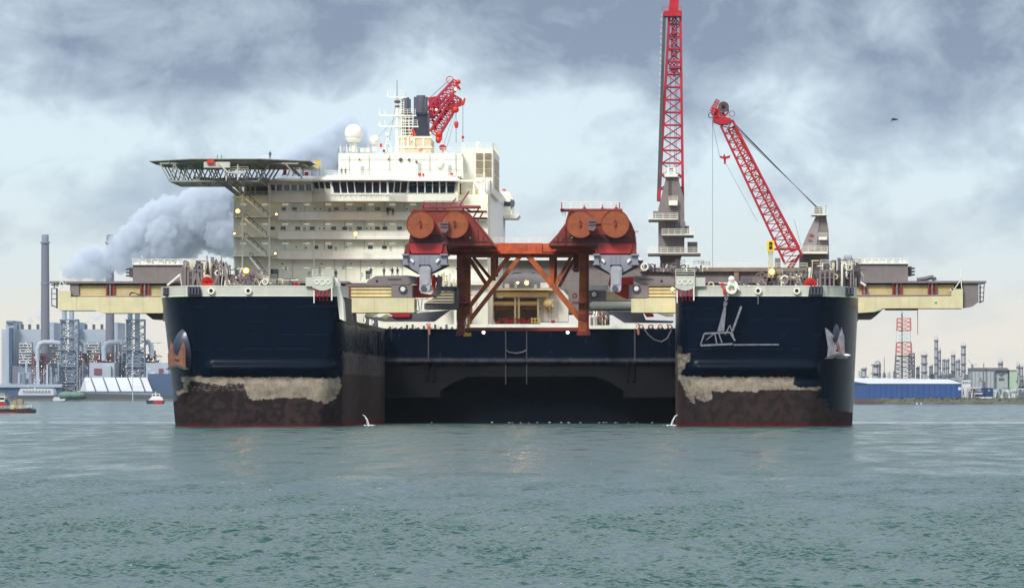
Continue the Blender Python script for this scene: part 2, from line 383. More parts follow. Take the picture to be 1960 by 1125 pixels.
# ================================================================= SHIP HULL
ship = thing('construction_vessel', (-29, 985, 0), 'huge twin bowed construction vessel with navy hull, open slot amidships and white superstructure', 'ship')
hullmat = bpy.data.materials.new('worn hull paint'); hullmat.use_nodes = True
def _hull():
    t = hullmat.node_tree; b = t.nodes['Principled BSDF']; b.inputs['Roughness'].default_value = .3; b.inputs['Specular IOR Level'].default_value = .07
    a = t.nodes.new('ShaderNodeVertexColor'); a.layer_name = 'paint'
    tc_ = t.nodes.new('ShaderNodeTexCoord')
    def nz(sc, det, vs):
        mp = t.nodes.new('ShaderNodeMapping'); mp.inputs['Scale'].default_value = vs; t.links.new(tc_.outputs['Object'], mp.inputs[0])
        n = t.nodes.new('ShaderNodeTexNoise'); n.inputs['Scale'].default_value = sc; n.inputs['Detail'].default_value = det; n.inputs['Roughness'].default_value = .65
        t.links.new(mp.outputs[0], n.inputs['Vector']); return n.outputs['Fac']
    r = t.nodes.new('ShaderNodeMapRange'); t.links.new(nz(.8, 7, (1, 1, .8)), r.inputs[0]); r.inputs[1].default_value = .3; r.inputs[2].default_value = .7; r.inputs[3].default_value = .72; r.inputs[4].default_value = 1.28
    mx = t.nodes.new('ShaderNodeVectorMath'); mx.operation = 'SCALE'; t.links.new(a.outputs[0], mx.inputs[0]); t.links.new(r.outputs[0], mx.inputs['Scale'])
    t.links.new(mx.outputs[0], b.inputs['Base Color'])
    r3 = t.nodes.new('ShaderNodeMapRange'); t.links.new(a.outputs['Alpha'], r3.inputs[0]); r3.inputs[3].default_value = .75; r3.inputs[4].default_value = .27
    t.links.new(r3.outputs[0], b.inputs['Roughness'])
    bn = t.nodes.new('ShaderNodeBump'); bn.inputs['Strength'].default_value = .35; bn.inputs['Distance'].default_value = .12; t.links.new(nz(.35, 4, (1, 1, .45)), bn.inputs['Height']); t.links.new(bn.outputs[0], b.inputs['Normal'])
_hull()
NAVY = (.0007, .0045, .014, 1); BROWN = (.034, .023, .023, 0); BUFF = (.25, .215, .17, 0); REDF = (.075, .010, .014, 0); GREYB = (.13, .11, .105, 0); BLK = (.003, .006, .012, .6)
Lbuff = [(345, 721), (650, 723), (653, 742), (643, 760), (626, 773), (614, 767), (607, 769), (582, 760), (529, 762), (486, 767), (472, 756), (468, 735), (415, 736), (362, 728), (358, 749), (340, 756), (336, 749), (349, 746), (353, 735)]
Lnavy2 = [(300, 700), (346, 720), (353, 735), (349, 746), (336, 749), (345, 756), (337, 768), (300, 770)]
Rbuff = [(1290, 678), (1319, 675), (1322, 687), (1307, 705), (1305, 720), (1520, 722), (1518, 736), (1529, 741), (1570, 741), (1567, 747), (1523, 746), (1456, 746), (1447, 752), (1438, 748), (1405, 749), (1362, 748), (1362, 763), (1347, 770), (1330, 757), (1330, 775), (1317, 763), (1303, 730), (1290, 724)]
Rbrown = [(1280, 720), (1520, 722), (1518, 736), (1529, 741), (1570, 741), (1565, 761), (1588, 763), (1582, 782), (1600, 784), (1612, 787), (1650, 789), (1650, 900), (1280, 900)]
def nn(x, y, s): return mnoise.noise(Vector((x*s, y*s, 3.3)))
def jag(px, py): return px+4*nn(px, py, .12)+2*nn(px, py, .5), py+2.5*nn(px+50, py, .13)+1.6*nn(px, py+90, .5)
def streak(a, z): return mnoise.noise(Vector((a*1.7, z*.12, 1.5)))+.5*mnoise.noise(Vector((a*5, z*.5, 7.5)))
def wallcol(a, z):
    s = streak(a, z); q = nn(a*10, z*10, .12)+.5*nn(a*10, z*10, .45)
    if z > 18.3+.3*q: return GREYB
    if z > 13.2+.5*q: return GREYB if s > .55 else ((.03, .034, .05, .4) if s > .22 else NAVY)
    if z > 9.3+.2*q: return GREYB if q+s*.6 > .0 else ((.06, .05, .05, 0) if q > -.35 else (.012, .016, .03, .5))
    if s > .72: return GREYB
    return (.105, .022, .024, 0) if z < .9+.5*q else (.052, .036, .034, 0)
def bf(px, py):
    q = .6*nn(px, py*2.2, .05)+.3*nn(px, py, .22)+.12*nn(px, py*.3, .5)
    k = max(.55, min(1.15, 1-.75*max(0, q)+.2*min(0, q)*-1)); drip = nn(px, py*.12, .8)
    return (.16, .125, .09, 0) if drip > .62 else (BUFF[0]*k, BUFF[1]*k, BUFF[2]*k, 0)
def seam(px, py):
    for y0, sl in ((588, .004), (613, -.004), (668, .0), (640, .002)):
        if abs(py-(y0+sl*(px-980))) < .55 and nn(px, y0, .05) > (.05 if y0 < 620 else .2): return True
    return False
def bowcol(side, px, py, inner, a, z):
    if inner: return wallcol(a, z)
    x, y = jag(px, py)
    if side < 0:
        if py > 810.5+3*nn(px, 3, .11)+2*nn(px, py, .5): return REDF
        if inpoly(x, y, Lbuff): return bf(px, py)
        if (inpoly(x, y, Lnavy2) or y < 722) and seam(px, py): return (.003, .010, .028, .8)
        if inpoly(x, y, Lnavy2) or y < 722:
            if x > 657 and y > 640: return wallcol(a, z)
            return NAVY
        if 735 < y < 747 and 365 < x < 470 and nn(px, py, .35) > .12: return (.11, .095, .09, 0)
        return (.020, .015, .017, 0) if nn(px, py, .09) < .1 else BROWN
    if py > 808.5+3*nn(px, 3, .11)+2*nn(px, py, .5) and px < 1632: return REDF
    if inpoly(x, y, Rbuff): return GREYB if (x < 1322 and y < 722 and nn(px, py, .3) > 0) or (x < 1350 and y > 750 and nn(px, py, .6) > -.1) else bf(px, py)
    if seam(px, py) and not inpoly(x, y, Rbrown): return (.003, .010, .028, .8)
    if x < 1305 and y > 662: return (.045, .035, .035, 0) if y < 678 else BROWN
    if inpoly(x, y, Rbrown): return (.024, .018, .019, 0) if nn(px, py, .07) < .05 else BROWN
    return NAVY
HV, HF, HC = [], [], []
def sheet(grid, cols, closed=False):
    o = len(HV); n, m_ = len(grid), len(grid[0])
    for row, cr in zip(grid, cols):
        HV.extend(row); HC.extend(cr)
    for i in range(n-1):
        for j in range(m_-1): HF.append((o+i*m_+j, o+(i+1)*m_+j, o+(i+1)*m_+j+1, o+i*m_+j+1))
Y0, YB = 860., 985.
XL0, XL1, XR0, XR1 = PX(310, 882), PX(656, Y0), PX(1293, Y0), PX(1644, 880)
ZD, ZF = 19.2, PZ(566, Y0)        # main deck, top of the navy paint at the bow
def bow(side):
    xo, xi = (XL0, XL1) if side < 0 else (XR1, XR0)
    zs = np.concatenate([np.linspace(-3, 0, 4)[:-1], np.linspace(0, ZF, 150)])
    grid, cols = [], []
    for z in zs:
        t = max(0, min(1, z/ZF)); low = (1-t)
        inw = 2.5*low**.8 if side < 0 else 1.1*low
        xo_ = xo+(-side)*(inw)*1.0 if side < 0 else xo-inw
        xo_ = xo+inw if side < 0 else xo-inw
        xi_ = xi; ao, bo = 9+2*low, 24; ai, bi = 2.2+3.5*low**1.5, 7+6*low
        s = 1 if side < 0 else -1                                    # direction from the outer to the inner side
        pts = []
        for y in np.linspace(YB, Y0+bo, 6)[:-1]: pts.append((xo_, y, 0))
        for k in range(34):
            a = math.pi/2*k/33; pts.append((xo_+s*ao*(1-math.cos(a)), Y0+bo*(1-math.sin(a)), 0))
        for u in np.linspace(0, 1, 150)[1:-1]: pts.append((xo_+s*ao+u*(xi_-s*ai-xo_-s*ao), Y0, 0))
        for k in range(26):
            a = math.pi/2*k/25; pts.append((xi_-s*ai*(1-math.sin(a)), Y0+bi*(1-math.cos(a)), 0 if a < 1.1 else 1))
        for y in np.linspace(Y0+bi, YB, 130)[1:]: pts.append((xi_, y, 1))
        row, cr = [], []
        if z > ZD: pass
        for (x, y, inn) in pts:
            px, py = VX+x*F/y, VY-(z-CH)*F/y
            # long pipe-like knuckle across the face
            k0, k1 = ((385, 652) if side < 0 else (1312, 1570))
            win = max(0, min(1, (px-k0)/25, (k1-px)/12)) if not inn else 0
            off = .75*math.exp(-((z-10.35)/.95)**2)*win-.35*math.exp(-((z-8.3)/.7)**2)*win
            bul = .9*(1-((x-(xo+xi)/2)/17)**2) if not inn and y < Y0+1 else 0
            row.append((x, y-off-max(0, bul)*.8, z)); cr.append(bowcol(side, px, py, inn, y, z))
        grid.append(row); cols.append(cr)
    sheet(grid, cols); TOP[side] = grid[-1]
TOP = {}
bow(-1); bow(1)
# forecastle ends at YF: drop the hull side above the main deck behind it
YF = 884
HF[:] = [f for f in HF if not (min(HV[i][2] for i in f) > ZD-.1 and max(HV[i][1] for i in f) > YF)]
def surf(side, px):
    best = None
    for p, q in zip(TOP[side], TOP[side][1:]):
        a, b = VX+p[0]*F/p[1], VX+q[0]*F/q[1]
        if min(a, b) <= px <= max(a, b):
            y = p[1]+(q[1]-p[1])*((px-a)/(b-a) if b != a else 0)
            best = y if best is None else min(best, y)
    return best or Y0+20
# slot back wall with the tunnel arch
def backwall():
    grid, cols = [], []
    zs = np.concatenate([np.linspace(-3, 0, 3)[:-1], np.linspace(0, ZD, 120)])
    for z in zs:
        row, cr = [], []
        for x in np.linspace(XL1, XR0, 300):
            px, py = VX+x*F/YB, VY-(z-CH)*F/YB; d = abs(px-1018)
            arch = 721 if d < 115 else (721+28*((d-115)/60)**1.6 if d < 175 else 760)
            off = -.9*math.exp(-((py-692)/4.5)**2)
            for e in (817, 831, 1200, 1214):
                if abs(px-e) < 1.8 and py > 690 and py < 730: off -= .7
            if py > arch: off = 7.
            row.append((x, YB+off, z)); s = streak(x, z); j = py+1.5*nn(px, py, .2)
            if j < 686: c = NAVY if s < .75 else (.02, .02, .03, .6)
            elif j < 697: c = (.042, .041, .05, .35) if nn(px, py, .12)+.5*s > -.25 else (.02, .025, .04, .6)  # ledge strip paler: sky caught by the bulge is put into the colour
            elif py > arch+.5: c = BLK  # shade inside the arch recess put into the colour as near black
            else: c = (.009, .009, .012, .3) if s < .35 else (.012, .011, .013, 0)  # brown taken near black: the wall's shadow is in its colour
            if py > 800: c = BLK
            cr.append(c)
        grid.append(row); cols.append(cr)
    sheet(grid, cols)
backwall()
def flat(poly, c):
    o = len(HV); HV.extend(poly); HC.extend([c]*len(poly)); HF.append(tuple(range(o, o+len(poly))))
DECK = (.10, .045, .035, 0)
YA = 1240
flat([(XL0, 886, ZD-.15), (XL1, 872, ZD-.15), (XL1, YB, ZD-.15), (XR0, YB, ZD-.15), (XR0, 872, ZD-.15), (XR1, 886, ZD-.15), (XR1, YA, ZD-.15), (XL0, YA, ZD-.15)], DECK)
flat([(XL0, YB, -3), (XL0, YA, -3), (XL0, YA, ZD), (XL0, YB, ZD)], NAVY); flat([(XR1, YB, -3), (XR1, YA, -3), (XR1, YA, ZD), (XR1, YB, ZD)], NAVY)
flat([(XL0, YA, -3), (XR1, YA, -3), (XR1, YA, ZD), (XL0, YA, ZD)], NAVY)
for sd_ in (-1, 1):
    pts_ = [p for p in TOP[sd_] if p[1] <= YF]
    pts_ = [(pts_[0][0], YF, ZF-.05)]+[(p[0], p[1], ZF-.05) for p in pts_]+[(pts_[-1][0], YF, ZF-.05)]
    flat(pts_, DECK)
    a_, b_ = pts_[0], pts_[-1]; flat([(a_[0], YF, ZD-.2), (b_[0], YF, ZD-.2), (b_[0], YF, ZF), (a_[0], YF, ZF)], GREYB)
def buildhull():
    off = ship.location; me = bpy.data.meshes.new('hull'); me.from_pydata([tuple(Vector(v)-off) for v in HV], [], HF)
    me.materials.append(hullmat); ca = me.color_attributes.new('paint', 'FLOAT_COLOR', 'POINT'); ca.data.foreach_set('color', np.array(HC, dtype=np.float32).ravel())
    for p in me.polygons: p.use_smooth = True
    try: me.set_sharp_from_angle(angle=R(50))
    except Exception: pass
    o = bpy.data.objects.new('hull', me); S.collection.objects.link(o); o.parent = ship; return o
hull = buildhull()
# ================================================================= BULWARKS AND BOW FITTINGS
def strip(pts, z0, z1, th, off=.06):
    mb = MB(); n = len(pts); cx = sum(p[0] for p in pts)/n; cy = 900
    for a, b in zip(pts, pts[1:]):
        d = Vector((b[0]-a[0], b[1]-a[1], 0)); nrm = Vector((d.y, -d.x, 0)).normalized() if d.length else Vector((0, -1, 0))
        mid = Vector((a[0]-cx, a[1]-cy, 0))
        if nrm.dot(mid) < 0: nrm = -nrm
        o, i = nrm*off, nrm*(off-th); A, B = Vector((a[0], a[1], 0)), Vector((b[0], b[1], 0))
        vs = []
        for q in (A, B):
            for w_ in (o, i):
                for z in (z0, z1): vs.append((q.x+w_.x, q.y+w_.y, z))
        mb.add(vs, [(0, 1, 5, 4), (2, 6, 7, 3), (1, 3, 7, 5), (0, 4, 6, 2)])
    return mb
ZT = PZ(548, Y0)
for side in (-1, 1):
    pts = [p for p in TOP[side] if p[1] <= 876]
    o = strip(pts, ZF-.02, ZT, .45).build('bulwark', M['pale'], ship)
    strip(pts, ZT+.003, ZT+.12, .6, .12).build('capping_rail', M['white'], o)
    strip(pts, ZF-.1, ZF+.04, .3, .12).build('rubbing_strip', M['white'], o)
for (a, b, y0) in ((312, 330, 551), (359, 383, 549), (1550, 1575, 548), (1610, 1634, 550)):   # roller fairleads let into the bulwark
    Yf = Y0-1.2
    Yf = surf(-1 if a < 900 else 1, (a+b)/2)-.9
    mb = MB(); sk = 3 if a < 1000 else -3
    mb.pp([(a, y0), (b-max(0, -sk)*.0, y0), (b+max(0, sk), 566), (a+min(0, sk), 566)], Yf, 2.2); f = mb.build('roller_fairlead', M['funnel'], ship)
    mb = MB()
    for k in range(4):
        x = a+(b-a)*(k+.5)/4; mb.cyl(P(x, y0-1.5, Yf-.2), P(x, 563, Yf-.2), .16, n=8)
    mb.pb(a+1, 562.3, b, 563.6, Yf-.15, .1); mb.build('roller', M['cowl'], f)
for px in (404, 475, 1451, 1525):                               # panama fairleads
    c = P(px, 556.5, Y0-1.15); f = MB().wheel(c, .62, .34, .35, n=20).build('panama_fairlead', M['white'], ship, True)
    MB().cyl(c+Vector((0, .05, 0)), c+Vector((0, .16, 0)), .36, n=16).build('opening', M['black'], f)
for px, y0 in ((1451, 566),):
    MB().pl(px, y0, px, 582, Y0-1.05, 1.4).build('water_stain_pipe', M['steel'], ship)
# chain stopper houses by the slot
for a, b, ext in ((598, 637, (585, 598)), (1293, 1330, (1330, 1350))):
    mb = MB(); Yf = Y0-1.6; mb.pb(a, 528, b, 551, Yf, 6)
    arc = [(a+2, 551)]+[(a+2+(b-a-4)*k/10, 551+5*math.sin(math.pi*k/10)) for k in range(1, 10)]+[(b-2, 551)]
    mb.pp(arc, Yf+.01, 3); h = mb.build('chain_stopper_house', M['cream'] if 0 else M['pale'], ship)
    mb = MB(); mb.pb(ext[0], 531, ext[1], 548, Yf+.5, 4); mb.build('side_locker', M['pale'], h)
    mb = MB()
    for k in range(3): mb.wheel(P(a+(b-a)*(.22+.28*k), 540, Yf-.06), .42+.1*(k == 1), .30+.1*(k == 1), .12, n=18)
    mb.build('boss_ring', M['white'], h)
    mb = MB()
    for k in range(5):
        x = a+6+(b-a-10)*k/4; mb.tube([P(x, 553, Yf+.3), P(x+.5, 566, Yf+.1), P(x+1, 575, Yf+.8)], .2)
    mb.build('red_bumper', mat('dark red rubber', (.28, .02, .04), .5), h)
    mb = MB(); mb.pl(a+3, 556, a+3, 580, Yf-.1, 2); mb.pl(b-2, 550, b-2, 575, Yf-.1, 2.2); mb.build('guide_bar', M['white'], h)
    mb = MB(); mb.prail(a, 528, b, 528, Yf+.4, 1.1); mb.prail(a, 528, b, 528, Yf+4, 1.1); mb.build('railing', M['white'], h)
mb = MB(); mb.pp([(638, 530), (646, 533), (656, 575), (659, 614), (650, 610), (645, 566)], Y0+1.0, 5); mb.build('corner_panel', M['white'], ship)
# small white draught marks and valve covers on the slot wall
mb = MB()
for px, py in ((925.6, 636), (1086.6, 636)): mb.sph(P(px, py, YB-1.4), .35)
mb.build('slot_lamp', mat('lamp lens', (.9, .9, .85), .4, emit=2), ship, True)
mb = MB()
for x0, x1 in ((735, 874), (900, 1105), (1128, 1215), (1215, 1288)):
    n_ = max(1, int((x1-x0)/34))
    for k in range(n_):
        a = x0+(x1-x0)*k/n_; b = x0+(x1-x0)*(k+1)/n_-.6
        if x0 == 735 and k < 2: continue
        if x0 == 1215: continue
        mb.pb(a, 620+rng.random()*.8, b, 629.2, YB-.5, .5)
mb.build('deck_edge_bulwark', M['white'], ship)
mb = MB()
for px in (820, 1215): mb.pl(px, 630, px, 690, YB-.3, 2.2); 
mb.tube([P(968, 670, YB-.3), P(975, 674, YB-.4), P(988, 676, YB-.4), P(1000, 674, YB-.4), P(1008, 670, YB-.3)], .16)
mb.tube([P(968, 632, YB-.15), P(968, 735, YB-.15)], .12); mb.tube([P(1008, 632, YB-.15), P(1008, 735, YB-.15)], .12)
mb.tube([P(1232, 628, YB-.9), P(1240, 640, YB-1.2), P(1252, 650, YB-1.3), P(1266, 654, YB-1.3), P(1277, 648, YB-1.2), P(1285, 632, YB-.8)], .16)
mb.build('hanging_hose', M['greyd'], ship)

# ================================================================= ACCOMMODATION BLOCK
YA0 = 1010.; RD = 1.7
XSd = PX(933, YA0)                                                # starboard side of the block
acc = MB(); acc.box(PX(447, YA0), XSd, YA0+RD, 1100, ZD, PZ(372, YA0)).build('accommodation_block', M['wallw'], ship)
acc = ship.children[-1] if False else [o for o in ship.children if o.name.startswith('accommodation')][0]
decks = [(405, 421), (442, 458), (479.5, 496)]
for (t, b) in decks:
    mb = MB(); mb.pp([(534, t+1), (933, t+1), (933, b), (534, b), (530, b-3)], YA0, .25); mb.box(PX(447, YA0), XSd, YA0+.27, YA0+RD, PZ(b-1.6, YA0), PZ(b-3, YA0))
    o = mb.build('balcony', M['white'], acc)
    MB().pp([(534, b-4), (933, b-4), (933, b), (534, b), (530, b-3)], YA0-.12, .1).build('balcony_edge', M['white2'], acc)
    mb = MB(); mb.tube([P(534, t-.2, YA0+.1), P(933, t-.2, YA0+.1)], .06)
    mb.prail(447, b-4.5, 534, b-4.5, YA0+.2, 1.1); mb.build('balcony_rail', M['white'], ship)
mb = MB(); mb.box(PX(520, YA0), XSd, YA0+.2, YA0+RD, PZ(545, YA0), PZ(536, YA0)); mb.build('lower_walkway', M['white'], ship)
mb = MB(); mb.prail(520, 536, 780, 536, YA0+.3, 1.1); mb.build('walkway_rail', M['white'], ship)
wins = [(539, 547, 396.5, 403, 1), (559, 568, 396.5, 403, 0), (639, 648, 396.5, 403, 1), (683, 693, 396.5, 403, 0), (718, 728, 396.5, 403, 0), (739, 749, 396.5, 403, 1)]
wins += [(a, a+9.5, 433.6, 440, 0) for a in (517, 537, 565, 593, 634, 655, 683, 718, 732, 760, 800, 828)]
wins += [(a, a+9.5, 470, 476.5, 0) for a in (600, 627, 704, 731, 775, 812)]
for a, b, t, c, g in wins:
    Yw = YA0+RD; s_ = Yw/YA0
    mb = MB(); mb.pb(a-.8, t-.8, b+.8, c+.8, Yw-.08, .2); f = mb.build('window', M['white'], ship)
    mb = MB(); mb.pb(a, t, b, c, Yw-.1, .1); mb.build('pane', M['glassg'] if g else M['glass'], f)
mbp = MB()
for px, py in ((602, 400), (613.5, 400), (663, 400), (779, 400), (612, 437), (620, 437), (702, 437), (710, 437), (567, 473), (586, 474), (663, 473), (540, 505), (615, 505), (672, 505), (730, 503)):
    mbp.cyl(P(px, py, YA0+RD-.07), P(px, py, YA0+RD), .16, n=10)
mbp.build('porthole', M['glass'], acc)
for yy, xs in ((391.5, (466, 507, 546, 587, 628, 669, 710, 751, 791)), (429, (466, 507, 546, 587, 628, 669, 710, 751)), (466, (466, 507, 546, 587, 628, 669, 710, 751)), (513, (546, 587, 628, 669, 710, 751))):
    for x in xs:
        mb = MB(); mb.pb(x-5.5, yy-1, x+5.5, yy+.8, YA0+RD-.2, .25); mb.build('light_fitting', M['lampw'], ship)
# doors at the lowest level and the stairs
mb = MB(); mb.pb(518, 515, 533, 533, YA0+RD-.1, .1); mb.pb(700, 518, 708, 534, YA0+RD-.1, .1); mb.build('door', M['glass'], acc)
mb = MB(); mb.pl(601, 460, 601, 513, YA0-.2, 2.2, n=8); mb.build('vent_pipe', M['white'], ship)
st = MB()
for px in (464, 515.5): st.pl(px, 372, px, 536, YA0-2, 3)
for y in (378, 415.5, 453, 490): st.box(PX(446, YA0), PX(520, YA0), YA0-2.2, YA0+2.5, PZ(y+1.3, YA0), PZ(y-1, YA0))
st.pl(449, 378, 449, 520, YA0+1, 3)
st.build('stair_tower', M['white'], ship)
st = [o for o in ship.children if o.name.startswith('stair_tower')][0]
for a, b, c, d in ((470, 380, 513, 416), (468, 418, 510, 454), (468, 455, 510, 491), (478, 492, 514, 536)):
    mb = MB(); mb.pl(a, b, c, d, YA0-3, 3.2); mb.pl(a, b, c, d, YA0-4.2, 3.2)
    for k in range(10):
        q = P(a, b, YA0-3.6).lerp(P(c, d, YA0-3.6), k/9); mb.box(q.x-.3, q.x+.3, q.y-.5, q.y+.5, q.z, q.z+.06)
    mb.build('stair_flight', M['white'], st)
    mb = MB(); h = 9
    mb.pl(a+2, b-h, c, d-h, YA0-4.2, 1.2)
    for k in range(6):
        t = k/5; mb.pl(a+(c-a)*t, b+(d-b)*t, a+(c-a)*t, b+(d-b)*t-h, YA0-4.2, 1)
    mb.build('stair_rail', M['greyd'], st)
mb = MB()
for y in (378, 415.5, 453, 490): mb.prail(447, y-1, 516, y-1, YA0-2.1, 1.1, step=1.4)
mb.build('tower_rail', M['white'], ship)
# ---- bridge
def loop(ptsXY, z0, z1, m, name, parent, lean=0.):
    n = len(ptsXY); vs = []
    for (x, y) in ptsXY: vs.append((x, y, z0))
    for (x, y) in ptsXY: vs.append((x, y-(lean if y < 1040 else 0), z1))
    mb = MB(); mb.add(vs, [list(range(n)), list(range(n, 2*n))[::-1]]+[(i, (i+1) % n, n+(i+1) % n, n+i) for i in range(n)])
    return mb.build(name, m, parent)
def fpt(px, Y): return (PX(px, Y), Y)
front = [fpt(512, 1010), fpt(597, 1010), fpt(633, 1004), fpt(744, 1004), fpt(780, 1007.5), fpt(876, 1007.5)]
backp = [(PX(876, 1007.5), 1045), (PX(512, 1010), 1045)]
br = loop(front+backp, PZ(386, 1007), PZ(371, 1007), M['white'], 'bridge', ship)
fr2 = [(x, y+.9) for x, y in front]
loop(fr2+[(x, y-1) for x, y in backp], PZ(371, 1007), PZ(347, 1007), M['white'], 'bridge_wall', br)
roof = [(x+(.5 if i == 5 else (-.6 if i == 0 else 0)), y-1.3) for i, (x, y) in enumerate(front)]
loop(roof+backp, PZ(347, 1007), PZ(345, 1007), M['white'], 'roof_edge', br)
rf2 = [(PX(545, 1010), 1012), (PX(600, 1010), 1012), (PX(640, 1008), 1008), (PX(860, 1008), 1010)]
mb = MB(); n_ = 6
top = [(PX(548, 1010), 1014), (PX(598, 1010), 1014), (PX(633, 1007), 1008), (PX(744, 1007), 1008), (PX(780, 1008), 1010), (PX(872, 1008), 1010)]+backp
low = roof+backp
mb.add([(x, y, PZ(345, 1007)+.01) for x, y in low]+[(x, y, PZ(335.5, 1007)) for x, y in top], [list(range(8)), list(range(8, 16))[::-1]]+[(i, (i+1) % 8, 8+(i+1) % 8, 8+i) for i in range(8)])
mb.build('bridge_roof', M['white2'], ship)
def yfront(px):
    for (a, b, ya, yb) in ((500, 597, 1010, 1010), (597, 633, 1010, 1004), (633, 744, 1004, 1004), (744, 780, 1004, 1007.5), (780, 890, 1007.5, 1007.5)):
        if a <= px <= b: return ya+(yb-ya)*(px-a)/(b-a)
bw = [(515, 526), (530, 540), (543.5, 554), (558, 568), (572, 582), (586, 595), (600, 608.5), (611, 619), (622, 630.5), (636, 649), (652, 663), (665, 677), (679, 698), (700, 712), (714.5, 726), (729, 740), (744.5, 754.5), (757, 767), (769, 780), (784, 798), (800, 812), (815, 827), (829, 840), (843, 853), (856, 872)]
for i, (a, b) in enumerate(bw):
    t, c = (354, 364.5) if i < 6 else (349, 369)
    lean = 0 if i < 9 else .6
    sh = 4 if 6 <= i < 9 else (2 if 9 <= i < 12 else (-2.5 if 16 <= i < 19 else 0))
    if i == 24: sh = 0
    ya, yb = yfront(a)+.6, yfront(b)+.6
    def q(px, py, y, dy): return (PX(px, y), y+dy, PZ(py, y))
    extra = 3 if i == 24 else 0
    p4 = [q(a+sh, c, ya, 0), q(b+sh-extra, c, yb, 0), q(b-.3, t, yb, -lean), q(a, t, ya, -lean)]
    mb = MB(); mb.add(p4+[(x, y+.3, z) for x, y, z in p4], [(0, 1, 2, 3), (7, 6, 5, 4), (0, 4, 5, 1), (1, 5, 6, 2), (2, 6, 7, 3), (3, 7, 4, 0)])
    mb.build('bridge_window', M['glass'], ship)
    if i+1 < len(bw) and bw[i+1][0]-b < 6:
        xg = (b+bw[i+1][0])/2; yg = yfront(xg)+.45
        mb = MB(); mb.bar((PX(xg+sh, yg), yg, PZ(c+.5, yg)), (PX(xg, yg), yg-lean, PZ(t-.8, yg)), max(.2, (bw[i+1][0]-b)*.085)); mb.build('mullion', M['white2'], br)
    
mb = MB(); mb.pl(633, 372, 872, 372, 1003.8, 1.0)
for k in range(24): mb.pl(640+k*9.8, 371, 640+k*9.8, 375, 1003.6, .8)
mb.build('wiper_rail', M['wallw'], br)
mb = MB(); mb.pp([(512, 350), (516, 350), (522, 384), (514, 384)], 1009, 3); mb.build('wing_end', M['white'], br)
mb = MB(); mb.pb(470, 348, 516, 376, 1014, 20); mb.build('rear_deckhouse', mat('dark green grey wall', (.10, .13, .12), .6), ship)  # rear wall in one dark green grey
# ---- upper house
mb = MB(); mb.box(PX(648, 1016), PX(884, 1016), 1016, 1060, PZ(338, 1016), PZ(293, 1016)); up = mb.build('upper_deckhouse', M['white'], ship)
mb = MB()
for x in (672, 724, 776): mb.pb(x-6, 314, x+6, 318, 1015.9, .1)
mb.build('light_strip', M['lampw'], up)
mb = MB(); mb.prail(648, 293, 884, 293, 1016.3, 1.1); mb.prail(648, 293, 648, 293.1, 1016.3, 1.1); mb.build('upper_rail', M['white'], ship)
mb = MB(); mb.prail(560, 337, 872, 337, 1010.5, 1.1, step=2.2); mb.build('roof_rail', M['white'], ship)
mb = MB(); mb.box(PX(883, 1020), PX(944, 1020), 1019, 1056, PZ(372, 1020), PZ(283.6, 1020)); rb = mb.build('vent_tower', M['white'], ship)
for r_, (t, c) in enumerate(((293, 305), (307.6, 321), (323, 337.6))):
    for a, b in ((911, 924), (927.5, 940)):
        mb = MB(); mb.pb(a, t, b, c, 1018.8, .3)
        for k in range(5): mb.pb(a, t+(c-t)*(k+.3)/5, b, t+(c-t)*(k+.5)/5, 1018.6, .3)
        mb.build('louvre', M['louvre'], rb)
xs = PX(944, 1020)
for y0, y1, t, c in ((1028, 1050, 308, 336), (1028, 1050, 341, 363)):
    mb = MB(); mb.box(xs-.1, xs+.12, y0, y1, PZ(c, 1040), PZ(t, 1040)); mb.build('side_louvre', M['louvre'], rb)
mb = MB(); mb.rail(P(884, 283.6, 1019.5), P(944, 283.6, 1019.5), 1.1); mb.rail(P(944, 283.6, 1019.5), (xs, 1055, PZ(283.6, 1020)), 1.1); mb.build('tower_top_rail', M['white'], rb)
# starboard side casing running aft, seen edge on
ZC = PZ(372, YA0)
mb = MB(); mb.box(PX(905, 1018), XSd+.2, 1018, 1112, PZ(470, 1018), PZ(345, 1018)); mb.build('side_casing', M['white2'], ship)
mb = MB(); mb.prismx([(1018, PZ(345, 1018)), (1112, PZ(345, 1018)), (1112, PZ(368, 1018)+1), (1040, ZC)], XSd+.2, XSd+.3); mb.build('casing_panel', M['white2'], ship)
# right wing control cabin
Yc = 1100
mb = MB(); mb.prism([(PX(960, Yc), PZ(414, Yc)), (PX(980, Yc), PZ(414, Yc)), (PX(982, Yc), PZ(380, Yc)), (PX(975, Yc), PZ(368, Yc)), (PX(960, Yc), PZ(365, Yc))], Yc, Yc+9); cabn = mb.build('control_cabin', M['white'], ship)
mb = MB(); mb.pb(964, 386, 977.5, 394.5, Yc-.1, .2); mb.build('cabin_window', M['glass'], cabn)
mb = MB(); mb.pp([(977, 381), (984, 384), (984, 390), (979, 400), (977, 400)], Yc-.3, 5); mb.build('cabin_hood', M['cowl'], cabn)
mb = MB(); mb.pp([(964, 413), (991, 409), (994, 412), (989, 418), (964, 418)], Yc-2, 12); mb.prail(976, 410, 992, 410, Yc-1.8, 1.3, step=1.2); mb.build('cabin_platform', M['white'], cabn)
mb = MB(); mb.pp([(962, 418), (965, 418), (963, 446), (961, 449)], Yc, 6); mb.build('cabin_support', M['wallw'], cabn)
mb = MB(); mb.lathe(P(964.5, 366, Yc+1), [(0, 0), (.5, .1), (.45, .35), (0, .6)], 10); mb.build('beacon', M['red'], cabn, True)
